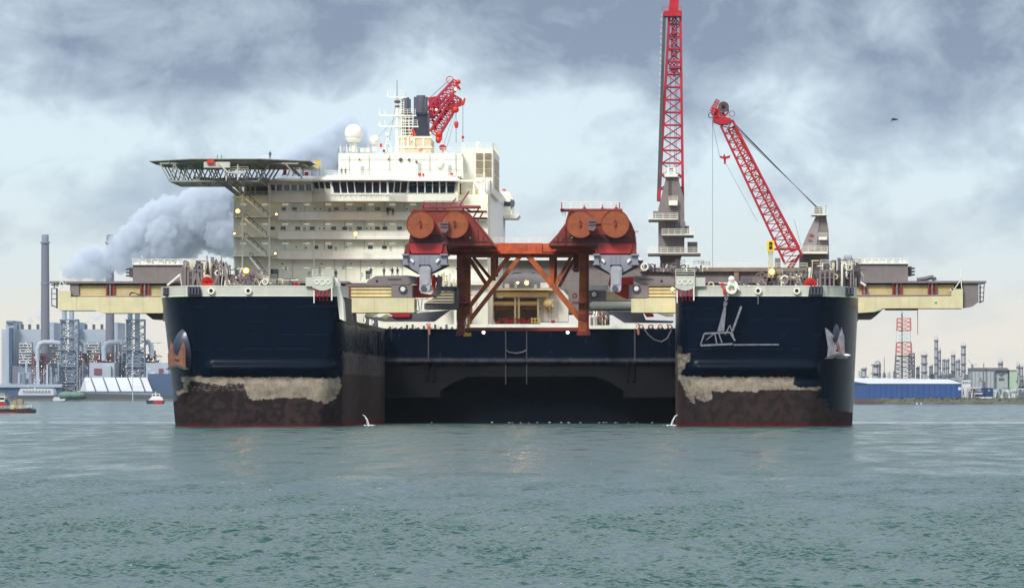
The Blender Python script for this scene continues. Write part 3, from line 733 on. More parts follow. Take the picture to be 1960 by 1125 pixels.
# right side gallery behind the frame walkway: small decks, ladders
mb = MB()
for (a, b, c, d) in ((880, 344, 926, 348), (884, 372, 932, 375), (905, 352, 908, 400), (884, 300, 886, 340), (925, 330, 928, 372)): mb.pb(a, b, c, d, 1013, 3)
mb.pl(905, 345, 928, 372, 1012, 4); mb.prail(880, 344, 926, 344, 1013, 1.1); mb.prail(884, 372, 932, 372, 1013, 1.1)
mb.build('side_gallery', M['white'], ship)
mb = MB(); mb.pb(910, 378, 930, 425, 1016, 2); mb.build('gallery_recess', M['louvre'], ship)
M_d = mat('grey door paint', (.42, .44, .40), .5)
for a, b, t, c in ((690, 697, 318, 336), (800, 806, 312, 329), (858, 864, 316, 334)): MB().pb(a, t, b, c, 1015.85, .15).build('deck_door', M_d, up)
mb = MB()
for x, y0, y1 in ((668, 296, 334), (706, 294, 336), (745, 296, 330), (822, 294, 334), (872, 294, 336)): mb.pl(x, y0, x+.3, y1, 1015.7, 1.1)
for y in (305, 325): mb.pl(650, y, 882, y, 1015.8, .7)
mb.build('wall_piping', M_d, up)
mb = MB()
for x, y, r_ in ((767, 306, 3.6), (783, 306, 2.6), (797, 310, 2.2), (688, 305, 1.6), (744, 305, 1.8), (735, 289, 2.6)): mb.cyl(P(x, y, 1015.6), P(x, y, 1016), r_*.11, n=12)
mb.build('searchlight', M['greyd'], up)
mb = MB()
for x in (560, 640, 662, 690, 735, 770): mb.pl(x, 497, x, 545, YA0+RD-.15, .9)
for x, y in ((545, 510), (590, 520), (655, 508), (690, 522), (745, 510)): mb.pb(x, y, x+4, y+6, YA0+RD-.3, .3)
for y in (388, 424, 461): 
    for x in range(545, 925, 38): mb.pb(x, y, x+1, y+17, YA0+RD-.1, .12)
mb.build('wall_fitting', M_d, acc)
for x, t, c in ((628, 408, 421), (580, 445, 458), (668, 445, 458), (640, 482, 496), (745, 482, 496)): MB().pb(x, t-10, x+5.5, c-3, YA0+RD-.06, .1).build('cabin_door', M_d, ship)
# ---- radomes
for (px, py, r_, Yr, base, nm) in ((676.5, 255, 17, 1022, 291, 'radome'), (717, 268, 9, 1024, 290, 'radome'), (843, 314, 8.7, 1012, 337, 'radome'), (915, 275.5, 4.3, 1021, 284, 'radome')):
    c = P(px, py, Yr); rr = r_*Yr/F; mb = MB(); mb.sph(c, rr, 24, 16); o = mb.build(nm, M['white2'], ship, True)
    mb = MB(); mb.lathe((c.x, c.y, c.z-rr*1.05), [(rr*.62, 0), (rr*.72, .12*rr), (rr*.86, .3*rr), (rr*.9, .5*rr)], 20)
    zb = PZ(base, Yr); mb.cyl((c.x, c.y, zb), (c.x, c.y, c.z-rr*.9), rr*.22, n=10)
    for a in range(4): mb.bar((c.x+rr*.6*math.cos(a*1.57+.7), c.y+rr*.6*math.sin(a*1.57+.7), zb), (c.x+rr*.4*math.cos(a*1.57+.7), c.y+rr*.4*math.sin(a*1.57+.7), c.z-rr), .1)
    mb.build('pedestal', M['white'], o)
# ---- mast
Ym = 1028
mb = MB(); mb.cyl(P(760.5, 330, Ym), P(760.5, 190, Ym), .46, .34, 10); mst = mb.build('mast', M['white'], ship, True)
mb = MB()
for yy, a, b in ((221, 728, 797), (242, 728, 801), (186, 744, 778)):
    mb.pl(a, yy, b, yy+.5, Ym-.5, 2.4); mb.prail(765, yy-1, b-2, yy-1, Ym-.7, 1.2, step=1.5)
    for x in (a, a+10): mb.pl(x, yy, x-2, yy-11, Ym-.5, .9)
    mb.pl(a, yy, a-4, yy-5, Ym-.5, 1.5)
for x in (742, 749, 755, 770, 777): mb.pl(x, 186, x+rng.uniform(-2, 2), 175-rng.random()*4, Ym-.5, 1)
mb.build('crosstree', M['white'], mst)
mb = MB(); mb.pl(760, 190, 760, 153, Ym, 1.1); mb.sph(P(760.5, 195, Ym), .7, 10, 8, .6); mb.sph(P(760.5, 204, Ym), .55, 10, 8, .6); mb.build('antenna', M['cowl'], mst)
mb = MB()
for k in range(22): mb.pl(768, 192+k*4.6, 773, 192+k*4.6, Ym, .9)
mb.pl(768, 190, 768, 292, Ym, 1); mb.pl(773, 190, 773, 292, Ym, 1); mb.build('mast_ladder', M['white'], mst)
mb = MB(); mb.pl(741, 292, 757, 205, Ym, .6); mb.pl(700, 290, 758, 225, Ym, .5); mb.pl(764, 225, 830, 337, Ym, .5); mb.pl(764, 240, 800, 335, Ym, .5); mb.build('stay_wire', M['wire'], mst)
# small tripod lantern and equipment on the monkey island
mb = MB()
for x in (700, 742, 690, 733): mb.pb(x, 284, x+7, 291, 1020, 2)
mb.pl(742, 262, 735, 285, 1019, 1.6); mb.pl(742, 262, 749, 285, 1019, 1.6); mb.pl(738, 275, 746, 275, 1019, 1.2); mb.sph(P(742, 258, 1019), .45)
for x in (652, 664, 704, 729, 890, 935): mb.pl(x, 292, x+rng.uniform(-1, 1), 276+rng.random()*6, 1020, .9)
for x in (700, 752, 868, 878): mb.pb(x, 330, x+5, 337, 1009, 1.5)
mb.build('roof_equipment', M['white'], ship)
mb = MB(); mb.pb(800, 331, 806, 336, 1009, 1); mb.pb(808, 332, 812, 336, 1009, 1); mb.pb(862, 331, 867, 335, 1009, 1); mb.pb(727, 275, 731, 282, 1019, 1); mb.build('red_locker', M['red'], ship)
# ---- funnels
Yf2 = 1048
mb = MB(); mb.pp([(763, 262), (822, 262), (825, 266), (825, 294), (763, 294)], Yf2, 14); fb = mb.build('funnel_base', M['louvre'], ship)
mb = MB()
for a, b, c, d in ((763, 261, 826, 264), (763, 280, 826, 283), (779, 264, 782, 280), (791, 264, 794, 280), (809, 264, 812, 280)): mb.pb(a, b, c, d, Yf2-.25, .3)
mb.build('base_frame', M['white'], fb)
for a, b, t in ((769, 786, 187), (792.5, 818, 183)):
    xm, ww = (a+b)/2, (b-a); mb = MB()
    mb.pp([(a-3 if a > 780 else a, 262), (b+3 if a > 780 else b, 262), (b, 217), (a, 217)], Yf2+1, 7)
    fo = mb.build('funnel', M['funnel'], ship); mb = MB()
    for k, (o_, r_) in enumerate(((-.3, .22), (.02, .34), (.33, .2))):
        x = xm+ww*o_; mb.cyl(P(x, 217, Yf2+4), P(x, t+(3 if k != 1 else 0), Yf2+4), r_*ww*Yf2/F, n=16)
    mb.build('exhaust_pipe', M['cowl'], fo, True)
    mb = MB(); mb.pb(a-.6, 215, b+.6, 219, Yf2+.6, 8); mb.build('funnel_band', M['funnel'], fo)
mb = MB()
for y in (225, 231, 237, 243, 249, 255, 260): mb.pl(768, y, 790, y, Yf2-.5, 1.2)
for x in (769, 776, 783): mb.pl(x, 222, x, 262, Yf2-.5, 1)
mb.build('funnel_railing', M['white'], ship)
mb = MB(); mb.pp([(786, 250), (791, 247), (797, 258), (793, 261)], 1040, .25); 
mb = single(mb, 'flag', M['red'], P(788, 262, 1040), 'small red flag flying beside the dark funnels', 'flag')
mb = MB(); mb.pl(784, 262, 788, 247, 1040, .8); mb.build('flag_staff', M['white'], ship)
# ================================================================= HELIDECK
hc = (PX(446, 1000), 1000); Rr = 16.4; zd = PZ(306, 985)
oc = [(hc[0]+Rr*math.cos(math.pi/8+k*math.pi/4), hc[1]+Rr*math.sin(math.pi/8+k*math.pi/4)) for k in range(8)]
mb = MB(); mb.prismz(oc, zd-.5, zd); hd = mb.build('helideck', mat('helideck plating', (.33, .35, .30), .6), ship)
out_ = [(hc[0]+(Rr+1.5)*math.cos(math.pi/8+k*math.pi/4), hc[1]+(Rr+1.5)*math.sin(math.pi/8+k*math.pi/4)) for k in range(8)]
mb = MB()
for k in range(8):
    a, b = oc[k], oc[(k+1) % 8]; c, d = out_[k], out_[(k+1) % 8]
    mb.bar((c[0], c[1], zd+.1), (d[0], d[1], zd+.1), .16)
    for j in range(9):
        t = j/8; p = Vector((a[0]+(b[0]-a[0])*t, a[1]+(b[1]-a[1])*t, zd-.25)); q = Vector((c[0]+(d[0]-c[0])*t, c[1]+(d[1]-c[1])*t, zd+.1)); mb.bar(p, q, .14)
    mb.add([(a[0], a[1], zd-.2), (b[0], b[1], zd-.2), (d[0], d[1], zd+.1), (c[0], c[1], zd+.1)], [(0, 1, 2, 3)])
mb.build('safety_net', M['truss'], hd)
mb = MB()
zb_ = zd-4.2
for row, yy in enumerate((988, 996, 1004, 1012)):
    pts_t = [PX(x, 1000) for x in (318, 345, 375, 405, 435, 465, 495, 525, 555, 580)]; zt = zd-.6
    lows = [PX(x, 1000) for x in (336, 362, 390, 420, 450, 480, 505)]
    mb.bar((pts_t[0], yy, zt), (pts_t[-1], yy, zt), .3); mb.bar((lows[0], yy, zb_), (lows[-1], yy, zb_), .32)
    for i, x in enumerate(lows): mb.bar((x, yy, zb_), (pts_t[i], yy, zt), .24); mb.bar((x, yy, zb_), (pts_t[i+1], yy, zt), .24)
    mb.bar((lows[-1], yy, zb_), (pts_t[7], yy, zt), .3); mb.bar((pts_t[-2], yy, zt), (PX(570, 1000), yy, PZ(336, 1000)), .25)
for x in (336, 390, 450, 505): mb.bar((PX(x, 1000), 988, zb_), (PX(x, 1000), 1012, zb_), .25); mb.bar((PX(x, 1000), 986, zd-.6), (PX(x, 1000), 1014, zd-.6), .3)
for x in (405, 465): mb.bar((PX(x, 1000), 988, zb_), (PX(x+15, 1000), 1004, zb_), .2)
mb.build('truss', M['truss'], hd)
mb = MB(); mb.pl(418, 344, 458, 374, 1003, 8); mb.pl(440, 345, 466, 372, 1009, 6); mb.pl(372, 341, 425, 345, 1003, 6)
for x in (462, 470, 480, 490): mb.pl(x, 343, x-2, 374, 1008, 3)
mb.pb(425, 340, 510, 348, 1003, 8); mb.build('helideck_support', M['truss'], hd)
mb = MB(); mb.pb(390, 310, 440, 321, 983.2, 2); mb.pl(418, 312, 436, 330, 983, 3); mb.pb(430, 328, 470, 332, 984, 2); mb.pl(433, 345, 433, 318, 984, 2); mb.pl(455, 345, 455, 315, 984, 2); mb.prail(440, 330, 475, 330, 984, 1.1); mb.build('access_platform', M['pale'], hd)
mb = MB(); mb.pb(396, 306, 410, 313, 982.6, 1.5); mb.build('fire_monitor', M['red'], hd)
mb = MB(); mb.pl(415, 306, 417, 297, 984, 1.2); mb.pl(424, 306, 424, 297, 984, 1.2); mb.build('wind_post', M['cowl'], hd)
mb = MB(); mb.pb(576, 308, 612, 324, 1008, 5); mb.prail(576, 337, 640, 337, 1009, 1.2); mb.prail(585, 320, 613, 320, 1008, 1.8)
for x in (580, 597, 612): mb.pl(x, 337, x, 310, 1009, 2)
for x in (540, 550, 560): mb.pl(x, 337, x+8, 318, 1008, 2)
mb.build('landing_platform', M['pale'], hd)
mb = MB(); mb.pb(585, 309, 592, 316, 1006, 1); mb.pb(583, 330, 590, 336, 1008, 1); mb.pb(542, 320, 548, 335, 1008, 1); mb.build('fire_hose_box', M['red'], hd)
mb = MB(); mb.pb(604, 308, 611, 316, 1006, 1); mb.build('yellow_locker', M['yellow'], hd)
# ================================================================= LIFTING BEAMS
def tubes(mb, a, b, t, c, n, Y, r=None):
    h = (c-t)/n
    for k in range(n): mb.pb(a, t+h*k+.12*h, b, t+h*(k+1)-.12*h, Y, .8)
    return mb
YB_ = 905.
def roundel(px, py, r, Y, parent, m=None):
    c = P(px, py, Y); rr = r*Y/F
    o = MB().wheel(c+Vector((0, -.1, 0)), rr*1.75, rr*1.4, .3, n=24).build('bearing_ring', M['cowl'], parent, True)
    MB().cyl(c+Vector((0, -.2, 0)), c+Vector((0, .1, 0)), rr, n=20).build('pin', M['white2'], parent, True)
# left
lb = thing('lifting_beam', P(400, 600, YB_), 'cream lifting beam reaching over the left bow with slatted track', 'lifting beam', 'cream lifting beams across the bows')
mb = MB(); mb.pp([(112, 557), (135, 557), (135, 568), (793, 570), (793, 598), (300, 599), (194, 599), (182, 594), (112, 594)], YB_, 9); mb.build('box_girder', M['cream'], lb)
mb = MB(); tubes(mb, 152, 345, 546, 566, 5, YB_+1.5); tubes(mb, 345, 660, 548, 567, 4, YB_+1.5); mb.build('slatted_track', M['cream2'], lb)
mb = MB(); tubes(mb, 671, 749, 548, 568.5, 3, YB_+1.0); mb.build('track_tube', M['cream2'], lb)
mb = MB(); mb.pb(95, 538, 665, 542.3, YB_+.5, 11); mb.pb(150, 565.5, 660, 568.3, YB_+.7, 3); mb.pb(662, 544, 750, 547.5, YB_+.7, 8); mb.build('cover_plate', M['grey'], lb)
mb = MB(); mb.pb(134, 543, 151, 566, YB_+1, 9); mb.pb(749, 545.5, 789, 569, YB_+.8, 9); mb.build('end_block', M['grey'], lb)
mb = MB(); mb.box(PX(135, YB_), PX(750, YB_), YB_+2.4, YB_+8.5, PZ(568, YB_), PZ(541, YB_)); mb.build('inner_core', M['greyd'], lb)
for a, b in ((203, 219), (268, 286), (660, 671)):
    mb = MB(); mb.pb(a, 543, a+3, 566, YB_+.8, 1.5); mb.pb(b-3, 543, b, 566, YB_+.8, 1.5); mb.pb(a+3, 543, b-3, 566, YB_+1.2, 1); f = mb.build('clamp_frame', M['maroon'], lb)
    mb = MB(); mb.pl((a+b)/2, 543, (a+b)/2, 566, YB_+.9, 4, n=8); mb.build('clamp_ram', M['steel'], f)
mb = MB(); mb.pp([(277, 599), (306, 599), (311, 612), (292, 611)], YB_+2, 6); mb.build('underside_bracket', M['greyd'], lb)
roundel(771, 553, 4.6, YB_+.7, lb)
mb = MB()
for (a, b, c, d, w_) in ((99, 552, 99, 586, 1.5), (109, 552, 109, 590, 3), (99, 552, 109, 552, 1.5), (99, 562, 109, 562, 1.5), (99, 572, 109, 572, 1.5), (99, 584, 109, 588, 2), (98, 545, 112, 547, 2), (104, 540, 104, 552, 1.5)): mb.pl(a, b, c, d, YB_+2, w_)
mb.build('end_platform', M['greyd'], lb)
mb = MB(); mb.pl(114, 557, 117, 517, YB_, 1.6); mb.pl(133, 556, 116, 536, YB_, 1.6); mb.pl(126, 541, 126, 557, YB_, 1); mb.build('davit', M['white'], lb)
mb = MB()
for y in (571.5, 595): mb.pl(793, y, 820, y, YB_+2, 3.4, n=8)
mb.build('hydraulic_rod', M['white2'], lb)
mb = MB(); mb.pl(800, 573, 803, 594, YB_+3, 1.5); mb.pl(808, 573, 806, 594, YB_+3, 1.5); mb.build('hose', M['steel'], lb)
mb = MB(); mb.tube([P(248, 565, YB_+.3), P(251, 560, YB_+.1), P(258, 561, YB_+.1), P(266, 564, YB_+.3), P(275, 564.5, YB_+.3)], .12); mb.build('loose_cable', M['black'], lb)
# right
rbm = thing('lifting_beam', P(1550, 600, YB_), 'cream lifting beam reaching over the right bow with grey end cabin', 'lifting beam', 'cream lifting beams across the bows')
mb = MB(); mb.pp([(1208, 571), (1821, 567), (1821, 553), (1843, 553), (1843, 590), (1690, 590), (1680, 593), (1672, 597), (1640, 599), (1208, 598)], YB_, 9); mb.build('box_girder', M['cream'], rbm)
mb = MB(); tubes(mb, 1300, 1640, 548, 567, 4, YB_+1.5); tubes(mb, 1640, 1826, 545, 564, 5, YB_+1.5); mb.build('slatted_track', M['cream2'], rbm)
mb = MB(); tubes(mb, 1241, 1300, 549, 568.5, 3, YB_+1.0); mb.build('track_tube', M['cream2'], rbm)
mb = MB(); mb.pb(1300, 537.5, 1888, 541.5, YB_+.5, 11); mb.pb(1300, 564, 1822, 567, YB_+.7, 3); mb.pb(1241, 544, 1300, 547.5, YB_+.7, 8); mb.build('cover_plate', M['grey'], rbm)
mb = MB(); mb.pp([(1843, 541.6), (1873, 541.6), (1873, 578), (1862, 586), (1843, 589)], YB_+1, 9); mb.build('end_cabin', M['grey'], rbm)
mb = MB(); mb.pb(1203.5, 545, 1241, 569.5, YB_+.8, 9); mb.build('end_block', M['grey'], rbm)
mb = MB(); mb.box(PX(1241, YB_), PX(1843, YB_), YB_+2.4, YB_+8.5, PZ(568, YB_), PZ(541, YB_)); mb.build('inner_core', M['greyd'], rbm)
for a, b in ((1650, 1659), (1708, 1726), (1776, 1793)):
    mb = MB(); mb.pb(a, 542, a+3, 565, YB_+.8, 1.5); mb.pb(b-3, 542, b, 565, YB_+.8, 1.5); mb.pb(a+3, 542, b-3, 565, YB_+1.2, 1); f = mb.build('clamp_frame', M['maroon'], rbm)
    mb = MB(); mb.pl((a+b)/2, 542, (a+b)/2, 565, YB_+.9, 4, n=8); mb.build('clamp_ram', M['steel'], f)
mb = MB(); mb.pp([(1640, 599), (1672, 597), (1690, 592), (1676, 605), (1668, 611), (1640, 611)], YB_+2, 6); mb.build('underside_bracket', M['grey'], rbm)
mb = MB(); mb.pb(1696, 590, 1757, 593, YB_+2, 5); mb.build('underside_plate', M['black'], rbm)
mb = MB(); mb.pl(1756.5, 593, 1756.5, 640, YB_+2, 1.2); mb.build('hanging_rod', M['rust'], rbm)
roundel(1218, 552, 4.6, YB_+.7, rbm)
mb = MB()
for (a, b, c, d, w_) in ((1884, 543, 1882, 576, 1.5), (1876, 545, 1876, 578, 2.5), (1884, 550, 1874, 550, 1.5), (1884, 560, 1874, 560, 1.5), (1883, 568, 1874, 568, 1.5), (1882, 576, 1874, 579, 2.5)): mb.pl(a, b, c, d, YB_+2, w_)
mb.build('end_platform', M['greyd'], rbm)
mb = MB(); mb.pl(1841, 553, 1838, 516, YB_, 1.6); mb.pl(1826, 554, 1840, 534, YB_, 1.6); mb.pb(1818, 553, 1824, 556, YB_, 1); mb.build('davit', M['white'], rbm)
mb = MB(); mb.tube([P(1755, 536, YB_+3), P(1770, 534, YB_+3), P(1781, 531, YB_+3), P(1787, 531, YB_+3), P(1789, 537, YB_+3)], .5); mb.build('duct', M['cowl'], rbm)
MB().sph(P(1791, 578, YB_-.05), .22).build('green_lamp', mat('green lamp', (.3, .5, .1), .5), rbm)
# lower beam ends seen beyond the yokes
for nm, lab, Z in (('left', 'slatted cream beam end beyond the left yoke', 0), ('right', 'grey beam end with white pin beyond the right yoke', 1)):
    Yq = 925.
    t_ = thing('beam_end', P(840 if not Z else 1165, 595, Yq), lab, 'lifting beam')
    if not Z:
        mb = MB()
        for k in range(4):
            y0 = 558+k*5.6; mb.pp([(848-k*9, y0), (870, y0), (870, y0+4.2), (841-k*9, y0+4.2)], Yq, 2)
        mb.build('slatted_track', M['cream2'], t_); mb = MB(); mb.pb(812, 580, 872, 592, Yq+.5, 6); mb.pb(868, 552, 876, 590, Yq+.4, 6); mb.pb(845, 548, 874, 556, Yq+.4, 6); mb.build('end_block', M['plate'], t_)
    else:
        mb = MB(); mb.pp([(1127, 556), (1160, 556), (1160, 575), (1208, 575), (1208, 594), (1127, 594)], Yq, 6); mb.build('end_block', M['grey'], t_)
        mb = MB()
        for k in range(4): mb.pb(1160, 558+k*4.6, 1200, 561.8+k*4.6, Yq+.2, 2)
        mb.build('slatted_track', M['cream2'], t_)
        mb = MB(); mb.cyl(P(1136, 584.5, Yq-.6), P(1210, 584.5, Yq-.6), .78, n=14); mb.sph(P(1136, 584.5, Yq-.6), .78, 12, 8); mb.build('cylinder', M['white'], t_, True)
        roundel(1137, 563, 4.6, Yq-.1, t_)
        mb = MB(); mb.pb(1127, 546, 1164, 555, Yq+.5, 3); mb.build('white_panel', M['white2'], t_)
# ================================================================= YOKES, ARMS, LINKS
YY = 903.
def yoke(cx, s, lab):
    # s=+1: strut to the right visible
    t_ = thing('lifting_yoke', P(cx, 558, YY), lab, 'lifting yoke', 'grey lifting yokes')
    mb = MB(); mb.pp([(cx-41, 488), (cx+42, 488), (cx+42, 505), (cx+13, 522), (cx+9, 526), (cx-10, 526), (cx-14, 521), (cx-41, 505)], YY, 5)
    mb.build('head', M['yoke'], t_)
    for a, b in ((cx-44, cx-31), (cx+29, cx+44)):
        mb = MB(); mb.pb(a, 486, b, 489, YY-1.2, 7); mb.pb(a+2, 489, b-2, 504, YY-.6, 6); mb.pb(a, 504, b, 507, YY-1, 6.5); mb.build('corner_bracket', M['yoke'], t_)
    for d in (-25, 25):
        mb = MB(); q = 1 if d > 0 else -1; mb.pl(cx+d-3*q, 502.5, cx+d+3*q, 496, YY-.3, 3); mb.pl(cx+d-4*q, 500, cx+d+1*q, 495, YY-.25, 1.6); mb.build('lifting_lug', M['white2'], t_)
    mb = MB()
    for d in (-9, 0, 8): mb.pb(cx+d-.2, 489, cx+d+.2, 505, YY-.06, .1)
    mb.build('stiffener', M['cowl'], t_)
    mb = MB(); mb.pl(cx+11, 523, cx+45, 507, YY+1.5, 6.5) if s > 0 else mb.pl(cx-11, 524, cx-42, 508, YY+1.5, 4.5)
    mb.pl(cx-11, 524, cx-39, 508, YY+2.5, 3.5) if s > 0 else mb.pl(cx+11, 524, cx+42, 508, YY+1.5, 6)
    mb.build('diagonal_strut', M['greyd'], t_)
    mb = MB(); mb.pp([(cx-10, 512), (cx-6, 509), (cx+7, 509), (cx+11, 512), (cx+10, 544), (cx+10, 554), (cx+6, 558.5), (cx-8, 558.5), (cx-11, 554), (cx-10, 544)], YY-1.6, 2.6); am = mb.build('arm', M['arm'], t_)
    mb = MB(); mb.cyl(P(cx-.3, 533, YY-1.68), P(cx-.3, 533, YY-1), .30, n=16); mb.build('pin_hole', M['black'], am)
    mb = MB(); mb.pp([(cx-8, 515), (cx+8, 515), (cx+8, 541), (cx+4, 545), (cx-5, 545), (cx-8, 541)], YY-1.75, .16); mb.build('cover', M['arm'], am)
    mb = MB(); mb.pb(cx-11, 506.5, cx+10, 511, YY-1.2, 2); mb.build('saddle', M['black'], am)
    mb = MB(); mb.cyl(P(cx-2, 552, YY-1.9), P(cx-2, 552, YY-1.5), .55, n=14); mb.build('lower_pin', M['cowl'], am)
    return t_
y1 = yoke(813, 1, 'grey lifting yoke under the left pair of rusty drums'); y2 = yoke(1179, -1, 'grey lifting yoke under the right pair of rusty drums')
# upper grey arms on the beams
for pts, hole, slot, lab, red in (
    ([(700, 544), (704, 537), (719, 528), (779, 527), (796, 529), (798, 541), (778, 545)], (721.5, 538), (742, 533, 768, 536), 'grey clamp arm pointing at the left yoke', -1),
    ([(1212, 532), (1216, 528), (1283, 529), (1291, 535), (1291, 545), (1226, 544), (1213, 537)], (1266.5, 538), (1222, 533, 1250, 536), 'grey clamp arm pointing at the right yoke', 1)):
    Ya = YB_+1.5; t_ = thing('clamp_arm', P((pts[0][0]+pts[3][0])/2, 544, Ya), lab, 'clamp arm')
    mb = MB(); mb.pp(pts, Ya, 4); mb.build('arm_body', M['grey'], t_)
    mb = MB(); mb.cyl(P(*hole, Ya-.06), P(*hole, Ya+.3), .24, n=14); mb.build('hole', M['black'], t_)
    mb = MB(); mb.pb(slot[0], slot[1], slot[2], slot[3], Ya-.05, .1); mb.build('slot', M['greyd'], t_)
    mb = MB()
    if red < 0:
        mb.pp([(779, 531), (803, 529), (803, 545), (790, 543), (780, 538)], Ya+5, 4)
    else: mb.pp([(1188, 531), (1212, 529), (1213, 544), (1188, 545)], Ya+5, 4)
    mb.build('red_coupling', M['red'], t_)
    mb = MB()
    if red < 0:
        mb.pp([(788, 546), (803, 545), (804, 560), (835, 566), (806, 571), (788, 569)], Ya+6, 4)
    else: mb.pp([(1188, 541), (1204, 546), (1203, 573), (1194, 570), (1176, 560)], Ya+6, 4)
    mb.build('red_wedge', M['red'], t_)
mb = MB(); mb.sph(P(830, 537, 925), .5, 12, 8, 2.4); mb.pl(826, 526, 833, 560, 927, 5); mb.pl(836, 530, 840, 560, 928, 4); 
single(mb, 'hinge_link', M['red'], P(832, 560, 926), 'small red and grey hinge link right of the left yoke', 'link')
mb = MB(); mb.pl(1171, 525, 1166, 545, 925, 4); mb.pl(1166, 545, 1172, 552, 925, 3); single(mb, 'hinge_link', M['red'], P(1168, 552, 925), 'narrow red hinge link left of the right yoke', 'link')
mb = MB(); mb.pp([(838, 525), (846, 530), (843, 562), (832, 570), (822, 566), (836, 552)], 926, 3); single(mb, 'link_bracket', M['yoke'], P(836, 570, 926), 'bent grey bracket hanging right of the left yoke', 'bracket')
# dark hanging plates beneath
for pts, lab, rd in (([(736, 607), (784, 600), (862, 593), (831, 615.5), (736, 615.5), (705, 610), (697, 606)], 'dark slate folding plate below the left beam', ((741, 598.5), (787, 599), (784, 606), (756, 607))),
                 ([(1160, 595.5), (1230, 597), (1236, 612), (1290, 614), (1287, 618), (1195, 617.5)], 'dark slate folding plate below the right beam', ((1232, 599), (1250, 600), (1252, 606), (1238, 607)))):
    Yp = 922.; t_ = thing('folding_plate', P(pts[0][0], 616, Yp), lab, 'steel plate')
    mb = MB(); mb.pp(pts, Yp, 1.2); mb.build('plate', M['plate'], t_)
    mb = MB(); mb.pp(list(rd), Yp-.6, 1); mb.build('red_bracket', M['crimson'], t_)
mb = MB()
mb.pp([(697, 606), (700, 599), (727, 599), (713, 607)], 920, .5); mb.pp([(728, 607), (740, 601), (748, 604), (738, 611)], 920, .5)
single(mb, 'tarpaulin', mat('faded green canvas', (.42, .44, .22), .8), P(715, 610, 920), 'faded green canvas folded under the left beam', 'tarpaulin')
mb = MB(); mb.pp([(1258, 600), (1289, 600), (1289, 606), (1276, 606)], 920, .5); single(mb, 'tarpaulin', mat('pale canvas', (.6, .57, .36), .8), P(1275, 606, 920), 'pale canvas strip under the right beam beside the bow', 'tarpaulin')
# deck equipment along both slot edges
eq = thing('deck_equipment', (PX(700, 890), 890, ZD), 'row of white and grey valves along the left slot edge', 'deck equipment')
for k in range(15):
    y = 876+k*7.2; x = XL1-1.0-rng.random()*1.2; h = 1.0+rng.random()*1.2
    mb = MB()
    if k % 3 == 0: mb.wheel((x, y, ZD+.9), .8, .45, .6, n=14); 
    elif k % 3 == 1: mb.box(x-.7, x+.5, y-.6, y+.6, ZD-.1, ZD+h)
    else: mb.cyl((x, y, ZD-.1), (x, y, ZD+h), .5, .35, 10); mb.sph((x, y, ZD+h), .45, 10, 6)
    mb.build('valve', M['white'] if k % 2 else M['cowl'], eq)
eq2 = thing('deck_equipment', (PX(1250, 975), 975, ZD), 'tangle of pale pipes and valves at the right end of the slot edge', 'deck equipment')
for k in range(16):
    px = 1216+k*4.6; mb = MB(); h = rng.uniform(3, 9)
    if k % 2: mb.pb(px, 629-h, px+3, 629.5, 976, 1.2)
    else: mb.wheel(P(px+2, 625, 975), .45, .25, .5, n=12)
    mb.build('valve', (M['white'], M['cowl'], M['rust'], M['greyd'])[k % 4], eq2)
eq3 = thing('deck_equipment', (PX(760, 975), 975, ZD), 'white and orange pipe fittings on the slot edge left of the gantry', 'deck equipment')
for k in range(24):
    px = 739+k*5.4; mb = MB(); h = rng.uniform(2, 9)
    if 815 < px < 826: continue
    if k % 2: mb.pb(px, 629-h, px+4, 629.5, 977, 1.2)
    else: mb.pl(px, 629, px+3, 629-h, 977, 2)
    mb.build('fitting', (M['white'], M['cowl'], M['cream'], M['greyd'])[k % 4], eq3)
for px, lab in ((820, 'copper coloured hose bundle left of the gantry'), (1220, 'copper coloured hose bundle right of the gantry')):
    mb = MB()
    for d in (-3, 0, 3): mb.tube([P(px+d, 620, YB-1.2), P(px+d*.3+1, 626, YB-1.8), P(px+2, 640, YB-1.6)], .22)
    single(mb, 'hose_bundle', mat('copper hose', (.45, .17, .10), .5), P(px, 640, YB-1.2), lab, 'hose')

# ================================================================= RED OXIDE GANTRY
YG = 932.
ga = thing('gantry_frame', P(1001, 641, YG), 'rust red steel gantry frame standing over the slot with drum pairs on top', 'gantry')
mb = MB(); mb.pb(855, 466, 1140, 483, YG, 6); mb.build('top_beam', M['frame'], ga)
mb = MB(); mb.pb(855, 481, 957, 486.5, YG-.8, 7); mb.pb(1037, 481, 1140, 486.5, YG-.8, 7); mb.build('beam_flange', M['maroon'], ga)
mb = MB(); mb.pb(957, 465.2, 1037, 485.5, YG-.5, 7); mb.build('centre_plate', mat('bright orange oxide', (.55, .09, .025), .5, var=.3, scale=.8, streak=.5, streakcol=(.16, .03, .03)), ga)
mb = MB(); mb.pb(893, 486.6, 1098, 492.5, YG+1.5, 2); mb.build('lower_chord', M['brace'], ga)
mb = MB()
for (x, n_) in ((862, 5), (1110, 5)):
    for k in range(n_): mb.pb(x+k*5, 467, x+k*5+1, 481, YG-.2, .25)
    mb.pb(x, 473, x+21, 473.6, YG-.2, .25)
mb.build('web_stiffener', M['maroon'], ga)
mb = MB(); 
for _ in range(46):
    x = rng.uniform(900, 1108); y = 469+abs(rng.normal())*3.5
    if y < 479: mb.pb(x, y, x+rng.uniform(.8, 3.4), y+rng.uniform(.4, 1.3), YG-(.56 if 957 < x < 1034 else .06), .1)
mb.build('worn_spots', mat('bare primer spots', (.55, .34, .20), .7), ga)
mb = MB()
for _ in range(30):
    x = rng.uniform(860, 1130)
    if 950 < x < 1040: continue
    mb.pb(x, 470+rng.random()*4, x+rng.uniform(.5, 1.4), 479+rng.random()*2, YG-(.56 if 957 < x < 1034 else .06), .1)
mb.build('rust_runs', M['mdark'], ga)
